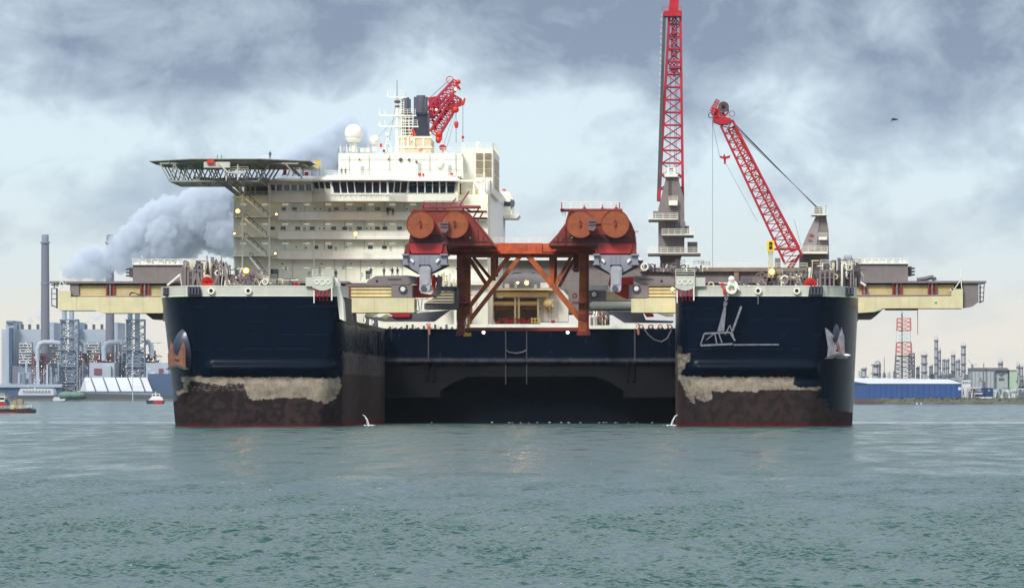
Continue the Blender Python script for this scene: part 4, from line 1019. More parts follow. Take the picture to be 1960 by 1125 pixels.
for a, b, c, lab in ((874, 890, 901, 0), (1113, 1127, 1104, 1)):
    mb = MB(); x0, x1 = min(a, b), max(a, b)
    if not lab: mb.pp([(a, 487), (b, 487), (b, 520), (889, 641), (875, 641)], YG, 3)
    else: mb.pp([(1108, 487), (1127, 487), (1127, 640), (1106, 640), (1109, 520)], YG, 3)
    lg = mb.build('leg', M['legp'] if not lab else M['brace'], ga)
    mb = MB(); (mb.pb(890, 487, 900, 606, YG+2.2, 3) if not lab else mb.pb(1098, 487, 1108, 520, YG+2.2, 3)); mb.build('rear_column', M['brace'] if not lab else M['maroon'], lg)
    mb = MB()
    if not lab:
        for k in range(11): mb.pb(888, 520+k*5.2, 891, 523+k*5.2, YG-.15, .2)
        for k in range(9): mb.pb(878+(k % 3)*2.5, 523+k*6, 880+(k % 3)*2.5, 525+k*6, YG-.12, .2)
        mb.wheel(P(884, 596, YG-.3), .9, .5, .4, n=14); mb.pp([(876, 590), (897, 585), (900, 600), (890, 612), (876, 608)], YG-.25, .4)
    else: mb.pb(1123, 487, 1127, 640, YG-.3, .3); mb.wheel(P(1100, 566, YG), .5, .25, .5, n=12); mb.pp([(1107, 601), (1122, 601), (1122, 615), (1107, 610)], YG-.25, .4)
    mb.build('gusset', M['rust'] if not lab else M['maroon'], lg)
    for y0 in (513, 577):
        mb = MB()
        if not lab: mb.pb(873, y0, 899, y0+3.2, YG-1.4, 5)
        else: mb.pb(1095, y0, 1119, y0+3.2, YG-1.4, 5)
        mb.build('landing', mat('faded pink primer', (.34, .09, .10), .6) if y0 == 513 and not lab else bpy.data.materials['faded pink primer'], lg)
    mb = MB(); mb.pb(873 if not lab else 1104, 634, 890 if not lab else 1129, 641.5, YG-.4, 4); mb.build('foot', M['maroon'], lg)
br_ = [((999, 486, 899, 613), 8, -.6), ((977, 487, 896, 590), 8, .4), ((894, 488, 934, 549), 7.5, 1.6), ((906, 492, 941, 536), 6, 3.8), ((944, 490, 944, 537), 9.5, 1.2), ((951, 490, 951, 530), 5.5, 3.4),
       ((1008, 486, 1112, 612), 10.5, -.6), ((1056, 490, 1056, 541), 9.5, 1.2), ((1063.5, 490, 1063.5, 545), 5.5, 3.4), ((1094, 490, 1062, 546), 6.5, 1.6), ((1101, 492, 1070, 549), 6, 3.8), ((1012, 500, 1104, 596), 4, 5)]
for (a, b, c, d), w_, dy_ in br_:
    MB().pl(a, b, c, d, YG+1.5+dy_, w_).build('brace', M['brace'], ga)
mb = MB(); mb.pb(893, 626.5, 1107, 633, YG+.5, 3); mb.build('foot_beam', M['maroon'], ga)
mb = MB(); mb.pp([(887, 643), (889, 636), (894, 636), (896, 638), (901, 636), (901, 643)], YG-.5, 2); mb.build('yellow_clamp', M['yellow'], ga)
mb = MB(); mb.tube([P(896, 604, YG-1), P(898, 611, YG-1.2), P(898, 620, YG-1.2), P(896, 625, YG-1), P(893, 622, YG-.9)], .22); mb.build('yellow_hook', mat('dull yellow steel', (.6, .42, .15), .5), ga)
mb = MB(); mb.prail(945, 465.5, 1057, 465.5, YG+1, 1.1, step=1.6); mb.prail(945, 465.5, 1057, 465.5, YG+4.5, 1.1, step=1.9); mb.build('walkway_railing', M['white'], ga)
YD = 908.
Lh = [(781, 470), (786, 440), (786, 404), (790, 402), (888, 402), (899, 410), (911, 424), (927, 444), (944, 466.5), (944, 470)]
Rh = [(1050, 470), (1050, 466.5), (1067, 448), (1083, 426), (1089, 406), (1093, 402), (1183, 402), (1197, 411), (1208, 428), (1216, 448), (1217, 470)]
for k, (hp, cs, plate, cr, sidep) in enumerate(((Lh, ((805.5, 430.4, 26.3), (871, 430, 26.3)), [(837, 427), (858, 424), (858, 440), (853, 446), (844, 443)], (784, 847), (772, 857)),
                               (Rh, ((1111, 429.4, 26.5), (1178, 429, 26.8)), [(1124, 420), (1141, 420), (1141, 436), (1136, 442), (1126, 440)], (1145, 1209), (1138, 1219)))):
    mb = MB(); mb.pp(hp, YD+1, 22); hs = mb.build('drum_housing', M['maroon'], ga)
    mb = MB()
    hi_ = [(p[0], p[1]) for p in hp]
    for a, b in list(zip(hi_, hi_[1:]))[3:-1]: mb.pl(a[0], a[1], b[0], b[1], YD+.8, 2.2)
    x_ = 901 if k == 0 else 1082
    mb.pl(x_, 432, x_, 468, YD+.8, 1.4)
    for j in range(9): mb.pb(x_-2, 434+j*3.8, x_+2, 434.6+j*3.8, YD+.7, .25)
    mb.build('edge_flange', M['maroon'], hs)
    if k: MB().pp([(1112, 404), (1178, 404), (1178, 428), (1112, 428)], YD+.6, .5).build('face_plate', M['drum'], hs)
    for cx, cy, r_ in cs:
        c = P(cx, cy, YD); rr = r_*YD/F
        d_ = MB().cyl(c+Vector((0, -2.2, 0)), c+Vector((0, 8, 0)), rr, n=48).build('drum', M['drum'], ga, True)
        MB().wheel(c+Vector((0, -2.2, 0)), rr*1.015, rr*.96, .25, n=48).build('rim', M['maroon'], d_, True)
        mb = MB(); mb.cyl(c+Vector((0, -2.7, -.1)), c+Vector((0, -2.1, -.1)), .22, n=12); mb.wheel(c+Vector((0, -2.3, .35)), .32, .18, .2, n=12); mb.cyl(c+Vector((-.1, -2.35, -.7)), c+Vector((-.1, -2.1, -.7)), .1, n=8); mb.build('lifting_eye', M['maroon'], d_)
        mb = MB(); mb.box(c.x-.03, c.x+.03, c.y-2.24, c.y-2.15, c.z-rr*.9, c.z+rr*.9); mb.box(c.x-rr*.9, c.x+rr*.9, c.y-2.235, c.y-2.15, c.z-.02, c.z+.02)
        mb.build('weld_seam', mat('weld seam', (.24, .06, .02), .6) if 'weld seam' not in bpy.data.materials else bpy.data.materials['weld seam'], d_)
    mb = MB(); mb.pp(plate, YD-3.6, 1.6); q = mb.build('bracket_box', mat('mauve primer', (.17, .10, .12), .5) if k == 0 else bpy.data.materials['mauve primer'], ga)
    mb = MB(); cxp = sum(p[0] for p in plate)/5; mb.pb(cxp-7, 428 if k == 0 else 424, cxp+7, 430 if k == 0 else 426, YD-3.7, .2); mb.pb(cxp-7, 434 if k == 0 else 430, cxp+7, 435.5 if k == 0 else 431.5, YD-3.7, .2); mb.build('bracket_slot', M['black'], q)
    mb = MB()                                                     # stiffeners, doublers and small fittings on the housing face
    for q in ((915, 440, 915, 465), (888, 455, 888, 466), (925, 452, 925, 466)) if k == 0 else ((1068, 452, 1068, 466), (1095, 458, 1095, 466), (1212, 440, 1213, 466)): mb.pl(*q, YD+.9, 1.3)
    x0_, x1_ = (783, 935) if k == 0 else (1058, 1214)
    mb.pb(x0_, 461.5, x1_, 462.6, YD+.8, .3); mb.pb(x0_+40, 457, x1_-34, 458, YD+.85, .25); mb.build('stiffener', M['mdark'], hs)
    mb = MB()
    for _ in range(9): x = rng.uniform(x0_+4, x1_-28); y = rng.uniform(455, 466); mb.pb(x, y, x+rng.uniform(1, 4), y+rng.uniform(1, 2.5), YD+.75, .3)
    mb.build('fitting', M['mdark'], hs)
    MB().sph(P(900 if k == 0 else 1095, 455, YD+.7), .16, 8, 6).build('status_lamp', M['white2'], hs)
    MB().pp([(791, 449), (884, 449), (893, 459), (784, 459)] if k == 0 else [(1090, 450), (1200, 450), (1210, 459), (1080, 459)], YD+.93, .1).build('drum_shade_plate', M['mdark'], hs)  # shade under the drums, put in as a dark maroon plate
    a, b = cr; mb = MB(); mb.pp([(a, 467), (b, 467), (b, 474), (b-3, 485), (a+3, 485), (a, 474)], YD+.3, 10); mb.build('cradle', mat('deep red cradle paint', (.42, .03, .03), .4, var=.2, streak=.4, streakcol=(.2, .05, .02)) if k == 0 else bpy.data.materials['deep red cradle paint'], ga)
    mb = MB(); a, b = sidep; mb.pp([(a, 488), (a+6, 466), (a+12, 466), (a+12, 488)], YD+.8, 9); mb.pp([(b, 488), (b-12, 488), (b-12, 466), (b-3, 466)], YD+.8, 9); mb.pb(a+10, 484.5, b-10, 488, YD+1.2, 9); mb.build('cradle_side', M['maroon'], ga)
    mb = MB(); x0_, x1_ = (786, 860) if k == 0 else (1100, 1180)
    mb.tube([P(x0_+15, 462, YD+.5), P(x0_+22, 466, YD+.3), P(x1_-15, 466, YD+.3), P(x1_, 463, YD+.5)], .12); mb.build('pipe', M['cowl'], ga)
pl_ = mat('raspberry primer', (.26, .035, .055), .5, var=.2)
mb = MB(); mb.pb(809, 393.5, 919, 398, YD+4, 4); mb.pb(807, 386, 811, 400, YD+4, 2)
for x in (835, 850, 885): mb.pl(x, 398, x+4, 404, YD+5, 3)
mb.pb(886, 403, 931, 406, YD+6, 4); mb.pb(905, 416, 932, 419, YD+7, 4)
for a, b, c, d in ((900, 404, 880, 392), (917, 398, 905, 418), (925, 406, 914, 424), (880, 393, 898, 366), (862, 392, 873, 380)): mb.pl(a, b, c, d, YD+6, 2.6)
wk = mb.build('top_walkway', pl_, ga)
mb = MB(); mb.prail(811, 393.5, 885, 393.5, YD+4.2, .85, step=1.1); mb.prail(811, 393.5, 885, 393.5, YD+7.5, .85, step=1.1); mb.build('walkway_railing', pl_, wk)
mb = MB(); mb.prail(896, 416, 920, 444, YD+4.2, 1., step=1.1); mb.prail(886, 403, 931, 403, YD+6.2, 1.2, step=1.6); mb.build('slope_railing', M['white'], wk)
mb = MB(); mb.pb(1074, 399.5, 1191, 402.5, YD+2, 8); mb.pb(1072, 399.5, 1080, 403, YD+2, 8)
for x in (1115, 1150, 1176): mb.pp([(x, 400), (x+3, 391), (x+8, 400)], YD+4, 1)
wk = mb.build('top_walkway', pl_, ga)
mb = MB(); mb.prail(1074, 399.5, 1188, 399.5, YD+2.1, 1.3, step=1.5, r=.06); mb.prail(1074, 399.5, 1188, 399.5, YD+9, 1.3, step=1.7, r=.06); mb.build('walkway_railing', M['white'], wk)
mb = MB(); mb.pl(1075, 387, 1075, 400, YD+2.1, 2); mb.pl(1186, 387, 1186, 400, YD+2.1, 2); mb.build('corner_post', pl_, wk)
mb = MB(); mb.pl(1076, 403, 1076, 445, YD+3, 1); mb.pl(1082, 403, 1082, 432, YD+3, 1)
for j in range(10): mb.pl(1076, 405+j*3.6, 1082, 405+j*3.6, YD+3, .8)
mb.build('caged_ladder', M['white'], ga)
mb = MB(); mb.pl(1209, 443, 1222, 443, YD+2, 1.5); mb.pl(1212, 468, 1222, 500, YD+4, 2.5); mb.pl(1206, 430, 1218, 468, YD+1, 1.6); mb.build('side_ladder', M['greyd'], ga)

# ================================================================= CENTRAL DECKHOUSE BEHIND THE GANTRY
YC = 1045.
dh = thing('deckhouse', P(1010, 618, YC), 'cream open fronted deckhouse seen through the gantry braces', 'deckhouse')
mb = MB(); mb.pb(945, 551.5, 1062, 555.5, YC-4, 30); mb.build('roof', M['cream'], dh)
mb = MB(); mb.pb(950, 559, 1050, 568, YC-2, 2); mb.build('roof_tube', M['cream2'], dh)
mb = MB(); mb.cyl(P(943, 581, YC), P(1030, 581, YC), .55, n=14); mb.build('long_pipe', M['cream2'], dh, True)
mb = MB(); mb.pb(942, 588, 1034, 591.5, YC+.5, 1); mb.build('orange_beam', M['rust'], dh)
mb = MB(); mb.pb(940, 570, 1034, 620, YC+7, 1); mb.build('back_wall', M['louvre'], dh)
for x0, x1 in ((984, 988), (991, 995), (1028, 1032), (940, 944)): MB().pb(x0, 568, x1, 620, YC-1, .6).build('column', M['cream'], dh)
mb = MB()
for k in range(16): 
    a = 950+rng.random()*75; b = 592+rng.random()*22; mb.pl(a, b, a+rng.uniform(-4, 8), b+rng.uniform(-3, 12), YC+2, 1.2)
mb.build('pipework', M['cowl'], dh)
mb = MB(); mb.pp([(1028, 563), (1034, 560), (1070, 553), (1078, 556), (1087, 566), (1087, 616), (1028, 616)], YC+1, 8); wl = mb.build('side_wall', M['white'], dh)
mb = MB()
for x in (1040, 1050, 1056, 1068): mb.pb(x, 575, x+.5, 616, YC+.9, .1)
mb.build('wall_rib', M['louvre'], wl)
mb = MB(); mb.pb(917, 590, 942, 622, YC, 6); mb.pp([(903, 612), (925, 600), (945, 612), (950, 622), (903, 622)], YC-3, 3); mb.build('end_wall', M['white'], dh)
mb = MB(); mb.sph(P(1049, 581, YC-1), 1.1, 12, 8); mb.sph(P(1055, 576, YC-1), .6); mb.cyl(P(1047, 575, YC-1), P(1047, 570, YC-1), .4); mb.cyl(P(1053, 590, YC-1), P(1045, 584, YC-1), .5); mb.pb(1042, 583, 1060, 587, YC-1.5, 2); mb.build('pump', M['cream2'], dh)
mb = MB()
for x, t_, b_ in ((965, 612, 618), (974, 609, 618), (990, 611, 618), (1000, 611, 617), (1008, 610, 618), (1055, 613, 618), (950, 614, 619)): mb.pb(x, t_, x+7, b_, YC-4, 1.5)
mb.pb(955, 610, 1012, 612, YC-4, 1); mb.build('red_machinery', M['crimson'], dh)
mb = MB()
for x in (1018, 1024, 1033): mb.pl(x, 608, x, 619, YC-5, 2)
mb.pl(1016, 610, 1035, 610, YC-5, 1.5); mb.pl(1016, 616, 1035, 616, YC-5, 1.5); mb.build('yellow_frame', mat('lemon paint', (.75, .66, .16), .5), dh)
for px in (903+60, 1040): pass
mb = MB(); mb.pb(966, 543, 975, 551, YC-3, 3); mb.pb(985, 539, 989, 550, YC-3, 2); mb.pb(1022, 545, 1027, 551, YC-3, 2); mb.pb(1034, 541, 1050, 551, YC-2, 5); mb.build('roof_unit', M['white2'], dh)
mb = MB(); mb.prail(975, 551, 1034, 551, YC-4, 1.2); mb.build('roof_railing', M['cowl'], dh)
# large grey aft structure crossing the ship
af = thing('cross_girder', P(1150, 560, 1130), 'huge grey girder structure crossing the deck behind the gantry', 'girder')
mb = MB(); mb.pp([(840, 498), (1230, 498), (1230, 600), (840, 600)], 1130, 20); mb.build('girder_wall', M['grey'], af)
mb = MB(); mb.pb(840, 494, 1230, 498, 1128, 22); mb.build('top_flange', M['white'], af)
mb = MB()
for a, b, c, d in ((985, 522, 1010, 524), (1010, 524, 1015, 526), (1015, 526, 1023, 521), (960, 540, 985, 522)): mb.pl(a, b, c, d, 1127, 1.5)
mb.build('cable', M['black'], af)
mb = MB(); mb.lathe(P(1005, 560, 1120), [(0, 4.6), (3, 4.2), (7, 3), (9.5, 1.2), (10, 0), (10, -2)], 30); mb.build('domed_cover', M['grey'], af, True)
sg = thing('cargo_girder', P(1450, 545, 1000), 'long grey brown girder behind the right bow deck with railing on top', 'girder')
mb = MB(); mb.box(PX(1225, 1000), PX(1545, 1000), 1000, 1012, PZ(556, 1000), PZ(519, 1000)); mb.build('web', M['grey'], sg)
mb = MB(); mb.pb(1225, 512, 1545, 519.5, 999, 14)
for x in (1405, 1540): mb.pb(x, 519, x+9, 548, 999.2, 1)
mb.build('top_chord', mat('brown grey paint', (.24, .19, .15), .6, streak=.4), sg)
mb = MB(); mb.prail(1310, 512, 1545, 512, 999.2, .95, step=2); mb.build('railing', M['white'], sg)
# winch houses
for a, b, t, c, lab, dir_ in ((254, 352, 507, 538, 'grey winch house on the left lifting beam', -1), (1641, 1738, 505, 538, 'grey winch house on the right lifting beam', 1)):
    Yw = YB_+1.8; wh = thing('winch_house', P((a+b)/2, 538, Yw), lab, 'winch house', 'winch houses on the lifting beams')
    mb = MB(); mb.pb(a, t, b, c, Yw, 9); mb.build('wall', M['grey'], wh)
    mb = MB(); mb.pb(a-1, t-2.2, b+2, t, Yw-.4, 10); mb.build('roof', M['white'], wh)
    mb = MB(); mb.prail(a, t-2, b+(0 if dir_ > 0 else 85), t-2, Yw-.2, .9, step=1.1, r=.05); mb.prail(a, t-2, b+(0 if dir_ > 0 else 85), t-2, Yw+8, .9, step=1.2, r=.05)
    for k in range(12):
        x = a+(b-a)*(k+rng.random())/12; mb.pb(x, t-4-rng.random()*3, x+3+rng.random()*4, t-2, Yw+rng.random()*5, 1.2)
    mb.build('roof_railing', M['white'], wh)
    mb = MB(); e = a-1 if dir_ < 0 else b+1; q = -1 if dir_ < 0 else 1
    mb.pb(min(e, e+6*q), t+5, max(e, e+6*q), t+23, Yw+2, 4)
    for k in range(3): mb.pb(min(e+5*q, e+12*q), t+7+k*6, max(e+5*q, e+12*q), t+10+k*6, Yw+2.5, 2)
    mb.build('end_machinery', M['greyd'], wh)
    e = b if dir_ < 0 else a; q = -dir_
    mb = MB(); mb.pb(min(e, e+14*q), t+2, max(e, e+14*q), c, Yw+3, 5); mb.build('dark_recess', M['greyd'], wh)
    mb = MB(); mb.pl(e+1*q, c-12, e+13*q, t+5, Yw+.5, 2.2); mb.build('strut', M['white'], wh)
    mb = MB(); mb.pl(e-8*q*1+ (-24 if dir_ < 0 else 8), c+8, e+(-9 if dir_ < 0 else -22)+2, c-13, Yw-2, 3.4); mb.build('boom_rest', M['white2'], wh)
# ================================================================= FORECASTLE MACHINERY
YM_ = 880.
def winch(px, py, r, Y, lab, m=None, spokes=6):
    t_ = thing('mooring_winch', P(px, py+r, Y), lab, 'winch', 'mooring winches on the bows')
    c = P(px, py, Y); rr = r*Y/F; m = m or mat('dusty mauve paint', (.20, .14, .14), .55) if 'dusty mauve paint' not in bpy.data.materials else bpy.data.materials['dusty mauve paint']
    MB().wheel(c, rr, rr*.82, .5, n=28, spokes=spokes, sw=.28).build('flange', m, t_)
    MB().wheel(c+Vector((1.6, 2.4, 0)), rr*.95, rr*.8, .5, n=28, spokes=spokes, sw=.25).build('flange', m, t_)
    MB().cyl(c, c+Vector((1.6, 2.4, 0)), rr*.45, n=16).build('barrel', M['greyd'], t_, True)
    mb = MB(); mb.bar(c+Vector((-rr*.8, -.4, -rr)), c, .3); mb.bar(c+Vector((rr*.8, -.4, -rr)), c, .3); mb.build('stand', M['grey'], t_)
winch(475, 531, 17, 872, 'big spoked winch wheel behind the left bow bulwark', spokes=7)
winch(450, 537, 10, 873, 'small winch wheel just left of the big spoked wheel')
winch(1457, 533, 12.5, 872, 'spoked winch wheel under the warm lamp on the right bow')
winch(1478, 536, 10.5, 874, 'smaller winch wheel right of the lamp on the right bow')
for px, py, r, lab in ((397, 540, 11, 'red hose reel dome on the left bow'), (1551, 545, 13, 'red hose reel dome on the right bow'), (568, 545, 5, 'small red buoy on the left bow deck'), (1383, 546, 4.5, 'small red buoy behind the right bow bulwark')):
    t_ = thing('hose_reel', P(px, py+r*.6, 870), lab, 'hose reel' if r > 6 else 'buoy')
    c = P(px, py, 870); rr = r*870/F; mb = MB(); mb.cyl(c+Vector((0, -.5, 0)), c+Vector((0, 1.4, 0)), rr, n=24); mb.build('drum', M['red'], t_, True)
    mb = MB()
    for k in range(8): a = k*math.pi/8+.2; mb.bar(c+Vector((0, -.6, 0)), c+Vector((rr*.9*math.cos(a), -.6, rr*.9*math.sin(a))), .1)
    mb.build('rib', M['crimson'], t_)
def machinery(x0, x1, ybase, ytop, Y, n, lab, cat='deck machinery', name='deck_machinery', seed=1, mats=None, prof=None):
    r_ = random.Random(seed); t_ = thing(name, P((x0+x1)/2, ybase, Y), lab, cat); mats = mats or [M['grey'], M['cowl'], M['white'], M['greyd'], M['grey'], M['cream']]
    MB().pb(x0+2, ybase-(ybase-ytop)*.42, x1-2, ybase, Y+4, 3).build('base_block', M['grey'], t_)
    groups = {}
    for k in range(n):
        m = r_.choice(mats); mb = groups.setdefault(m.name, (m, MB()))[1]
        x = r_.uniform(x0, x1); top = (prof(x) if prof else ytop); h = (ybase-top)*r_.uniform(.25, 1.0); y = Y+r_.uniform(0, 6); w_ = r_.uniform(1.5, 6); q = r_.random()
        if q < .28: mb.pb(x, ybase-h, x+w_, ybase, y, r_.uniform(.5, 2))
        elif q < .5: mb.pl(x, ybase, x+r_.uniform(-9, 9), ybase-h, y, r_.uniform(1, 2.2))
        elif q < .64: mb.cyl(P(x, ybase, y), P(x, ybase-h, y), w_*.04, n=8); mb.sph(P(x, ybase-h, y), w_*.055, 8, 6)
        elif q < .76: mb.pl(x, ybase-h, x+r_.uniform(8, 26), ybase-h+r_.uniform(-1, 1), y, r_.uniform(1, 2.4))
        elif q < .84: mb.wheel(P(x, ybase-h*.7, y), w_*.13+.2, w_*.09+.1, .3, n=12)
        elif q < .92: mb.prail(x, ybase-h, x+r_.uniform(10, 22), ybase-h, y, .9, step=1.)
        else:
            mb.tube([P(x, ybase, y), P(x, ybase-h*.8, y), P(x+4, ybase-h, y), P(x+9, ybase-h*.8, y), P(x+9, ybase-h*.4, y)], .14)
    for k, (m, mb) in groups.items(): mb.build({'warm grey machinery paint': 'frame', 'grey funnel cowl': 'pipework', 'ship white paint': 'valve_bank', 'dark grey steel': 'motor'}.get(k, 'fitting'), m, t_)
    return t_
def pl_prof(x): return 497 if x < 395 else (490 if x < 430 else 502+(x-430)*.35)
machinery(348, 460, 549, 492, 876, 150, 'dense grey hydraulic pipework and frames on the left bow', seed=3, prof=pl_prof)
machinery(470, 560, 549, 534, 868, 34, 'low white and grey fittings along the left bow deck', seed=5)
machinery(1520, 1645, 548, 492, 876, 160, 'dense grey hydraulic pipework and frames on the right bow', seed=8, prof=lambda x: 515 if x < 1545 else (498 if x < 1590 else 492))
machinery(1478, 1530, 548, 522, 869, 45, 'tangle of A frames and pipes beside the crane foot on the right bow', seed=11)
machinery(1345, 1450, 548, 541, 868, 26, 'low white fittings along the right bow deck', seed=13)
machinery(1228, 1345, 520, 505, 990, 60, 'low cluttered gear around the foot of the tall crane', seed=17)
machinery(868, 905, 622, 560, 1000, 22, 'grey pipes and crates beside the left gantry leg', seed=19, mats=[M['white'], M['grey'], M['cream'], M['crimson']])
machinery(1128, 1165, 622, 588, 975, 26, 'white bollards and small tanks beside the right gantry leg', seed=23, mats=[M['white'], M['cowl'], M['rust'], M['white2']])
machinery(830, 872, 560, 520, 1000, 34, 'pale pipe racks between the left yoke and the gantry', seed=29, mats=[M['white'], M['cream'], M['louvre']])
# A-frames
for pts, Y, lab in ((((368, 548), (376, 518), (384, 548)), 866, 'grey A frame on the left bow beside the red dome'), (((408, 548), (428, 505), (436, 548)), 866, 'leaning grey A frame right of the left red dome'),
                    (((1500, 547), (1517, 520), (1536, 547)), 866, 'grey A frame beside the foot of the leaning crane')):
    t_ = thing('a_frame', P(pts[1][0], 548, Y), lab, 'frame')
    for a, b in ((pts[0], pts[1]), (pts[2], pts[1])): MB().pl(*a, *b, Y, 4).build('leg', M['grey'], t_)
    MB().pl((pts[0][0]+pts[1][0])/2, (pts[0][1]+pts[1][1])/2, (pts[2][0]+pts[1][0])/2, (pts[2][1]+pts[1][1])/2, Y, 2.5).build('cross_tie', M['grey'], t_)
for x0, lab in ((360, 'boxy grey portal frame on the left bow'), (1570, 'boxy grey portal frame on the right bow')):
    t_ = thing('portal_frame', P(x0+14, 548, 874), lab, 'frame')
    mb = MB()
    for d in (0, 9, 18, 26): mb.pl(x0+d, 548, x0+d, 519, 872, 3.4)
    mb.build('post', M['grey'], t_); mb = MB(); mb.pb(x0-2, 516, x0+29, 520, 872, 2); mb.pb(x0-2, 530, x0+29, 532, 872, 1); mb.build('crossbeam', M['grey'], t_)
    MB().pb(x0+1, 521, x0+25, 547, 875, 1).build('dark_panel', M['greyd'], t_)
# yellow range marker
t_ = thing('range_marker', P(1475, 530, 872), 'yellow marker board with black bars on a lattice post', 'marker board')
mb = MB(); mb.lattice(P(1475, 530, 872), P(1475, 481, 872), .12, .08, 8, .9, .7); mb.build('post', M['cream'], t_)
b_ = MB().pb(1468, 460.5, 1482, 481, 871, .3).build('board', mat('marker yellow', (.85, .60, .01), .5), t_)
mb = MB(); mb.pb(1472.5, 463, 1477.5, 468.5, 870.9, .1); mb.pb(1472.5, 471, 1477.5, 476.5, 870.9, .1); mb.build('black_bar', M['sign'], b_)
mb = MB(); mb.pb(1472.2, 463, 1473.4, 477, 870.85, .1); mb.pb(1476.8, 463, 1478, 477, 870.85, .1); mb.build('black_bar', M['sign'], b_)
# large white fairlead head that holds the hanging anchor
t_ = thing('anchor_davit', P(1397, 565, Y0-1.3), 'white swivel fairlead on the right bow holding the hanging anchor chain', 'fairlead')
mb = MB(); mb.wheel(P(1400, 552, Y0-1.6), 1.0, .55, .8, n=18); mb.sph(P(1400, 534, Y0-1.2), .55); mb.pb(1394, 538, 1404, 560, Y0-1.2, 1); mb.build('sheave_block', M['white'], t_)
mb = MB(); mb.pp([(1405, 536), (1411, 541), (1417, 557), (1409, 551)], Y0-1.4, .4); mb.build('guard_plate', M['white2'], t_)
mb = MB(); mb.pp([(1378, 544), (1386, 544), (1382, 549)], Y0-1.2, .4); mb.pb(1384, 552, 1389, 562, Y0-1.2, .5); mb.build('red_tag', M['red'], t_)
# hanging anchor
Yh = Y0-1.8
t_ = thing('hanging_anchor', P(1376, 662, Yh), 'grey tubular anchor frame hanging by its chain below the right bulwark', 'anchor')
mb = MB()
for k in range(5): mb.wheel(P(1391-k*.7, 566+k*4.4, Yh), .34, .16, .2, axis=(0, 1, 0) if k % 2 else (1, .3, 0), n=10)
mb.build('chain', M['steel'], t_)
mb = MB(); mb.pp([(1386.5, 584), (1390.5, 584), (1386, 633), (1373, 634)], Yh, .8); mb.cyl(P(1388, 582, Yh+.3), P(1388, 587, Yh+.3), .45, .3); mb.build('shank', M['steel'], t_)
mb = MB()
for a, b, c, d, w_ in ((1348, 638, 1398, 636, 3), (1348, 638, 1341, 659, 2.5), (1398, 637, 1407, 652, 3), (1341, 661, 1402, 658, 3.2), (1352, 650, 1367, 638, 1.6), (1375, 636, 1382, 656, 2), (1368, 637, 1372, 658, 2), (1388, 640, 1397, 622, 2.2), (1397, 622, 1404, 645, 2.2)): mb.pl(a, b, c, d, Yh, w_)
mb.build('fluke_frame', M['steel'], t_)
MB().pl(1402, 633, 1419, 586, Yh-.2, 4).build('strut', M['steel'], t_)
MB().pl(1404, 660, 1491, 659.5, Yh, 3, n=8).build('long_pipe', M['steel'], t_)
# stowed anchors in their recesses
def bowanchor(px, py, s, Y, lab, m):
    t_ = thing('anchor', P(px, py+20, Y), lab, 'anchor', 'bower anchors stowed on the hull')
    mb = MB(); c = P(px+18*s, py-12, Y+1.0)
    mb.sph(c, 2.6, 22, 14, 1.55, 1.05, .55); mb.build('anchor_pocket', hullpock, t_, True)
    sh = ([[(326, 650), (331, 660), (334, 682), (324, 682)], [(351, 649), (355, 664), (355, 682), (338, 684), (345, 668)], [(321, 676), (330, 673), (338, 681), (348, 673), (355, 678), (355, 703), (338, 697), (322, 704)], [(316, 707), (324, 702), (337, 697), (352, 702), (361, 706), (352, 707.5), (338, 701), (326, 707.5)], ((338, 690), (352, 668))],
          [[(1579, 627), (1586, 631), (1600, 648), (1604, 662), (1598, 676), (1583, 684), (1585, 665)], [(1611, 626), (1616, 644), (1617, 678), (1604, 672), (1603, 652)], [(1584, 682), (1598, 672), (1606, 674), (1616, 679), (1610, 682), (1592, 684)], [(1577, 686), (1592, 679), (1607, 675.5), (1623, 683), (1612, 682.5), (1604, 680), (1594, 686)], ((1602, 657), (1608, 674))])[0 if s > 0 else 1]
    for k in (0, 1): mb = MB(); mb.pp(sh[k], Y-2.4-.3*k, .7); mb.build('fluke', m, t_)
    mb = MB(); mb.pp(sh[2], Y-2.9, 1.3); mb.build('head', m, t_)
    mb = MB(); mb.pp(sh[3], Y-3.4, 2.0); mb.build('crown', M['greyd'], t_)
    mb = MB(); mb.cyl(P(*sh[4][0], Y-3), P(*sh[4][1], Y-2.6 if s < 0 else Y-.5), .22 if s < 0 else .4, n=10); mb.build('shank', M['rust'] if s < 0 else m, t_)
    if s < 0: mb = MB(); mb.sph(P(1597, 648, Y-2.8), .42, 12, 8, 1.3, .8, .3); mb.build('shackle_eye', M['black'], t_)
hullpock = mat('glossy navy anchor pocket', (.030, .040, .075), .3, var=.3, scale=.5)
bowanchor(342, 682, 1, surf(-1, 350)+.8, 'rust brown anchor stowed on the left bow', mat('rust brown anchor', (.20, .085, .05), .7, var=.35, scale=1.0, bump=.4))
bowanchor(1598, 660, -1, surf(1, 1598)+.5, 'grey anchor with a rusty stem stowed on the right bow', mat('grey anchor paint', (.20, .20, .24), .5, var=.3, scale=1))
mb = MB(); mb.sph(P(1612, 680, Y0+1), .7, 10, 8, .5, 2.2); mb.pl(1601, 684, 1622, 684, Y0+2, 3); single(mb, 'anchor_chafe_pad', M['white2'], P(1612, 684, Y0+1), 'white pad beneath the grey anchor on the right bow', 'pad')

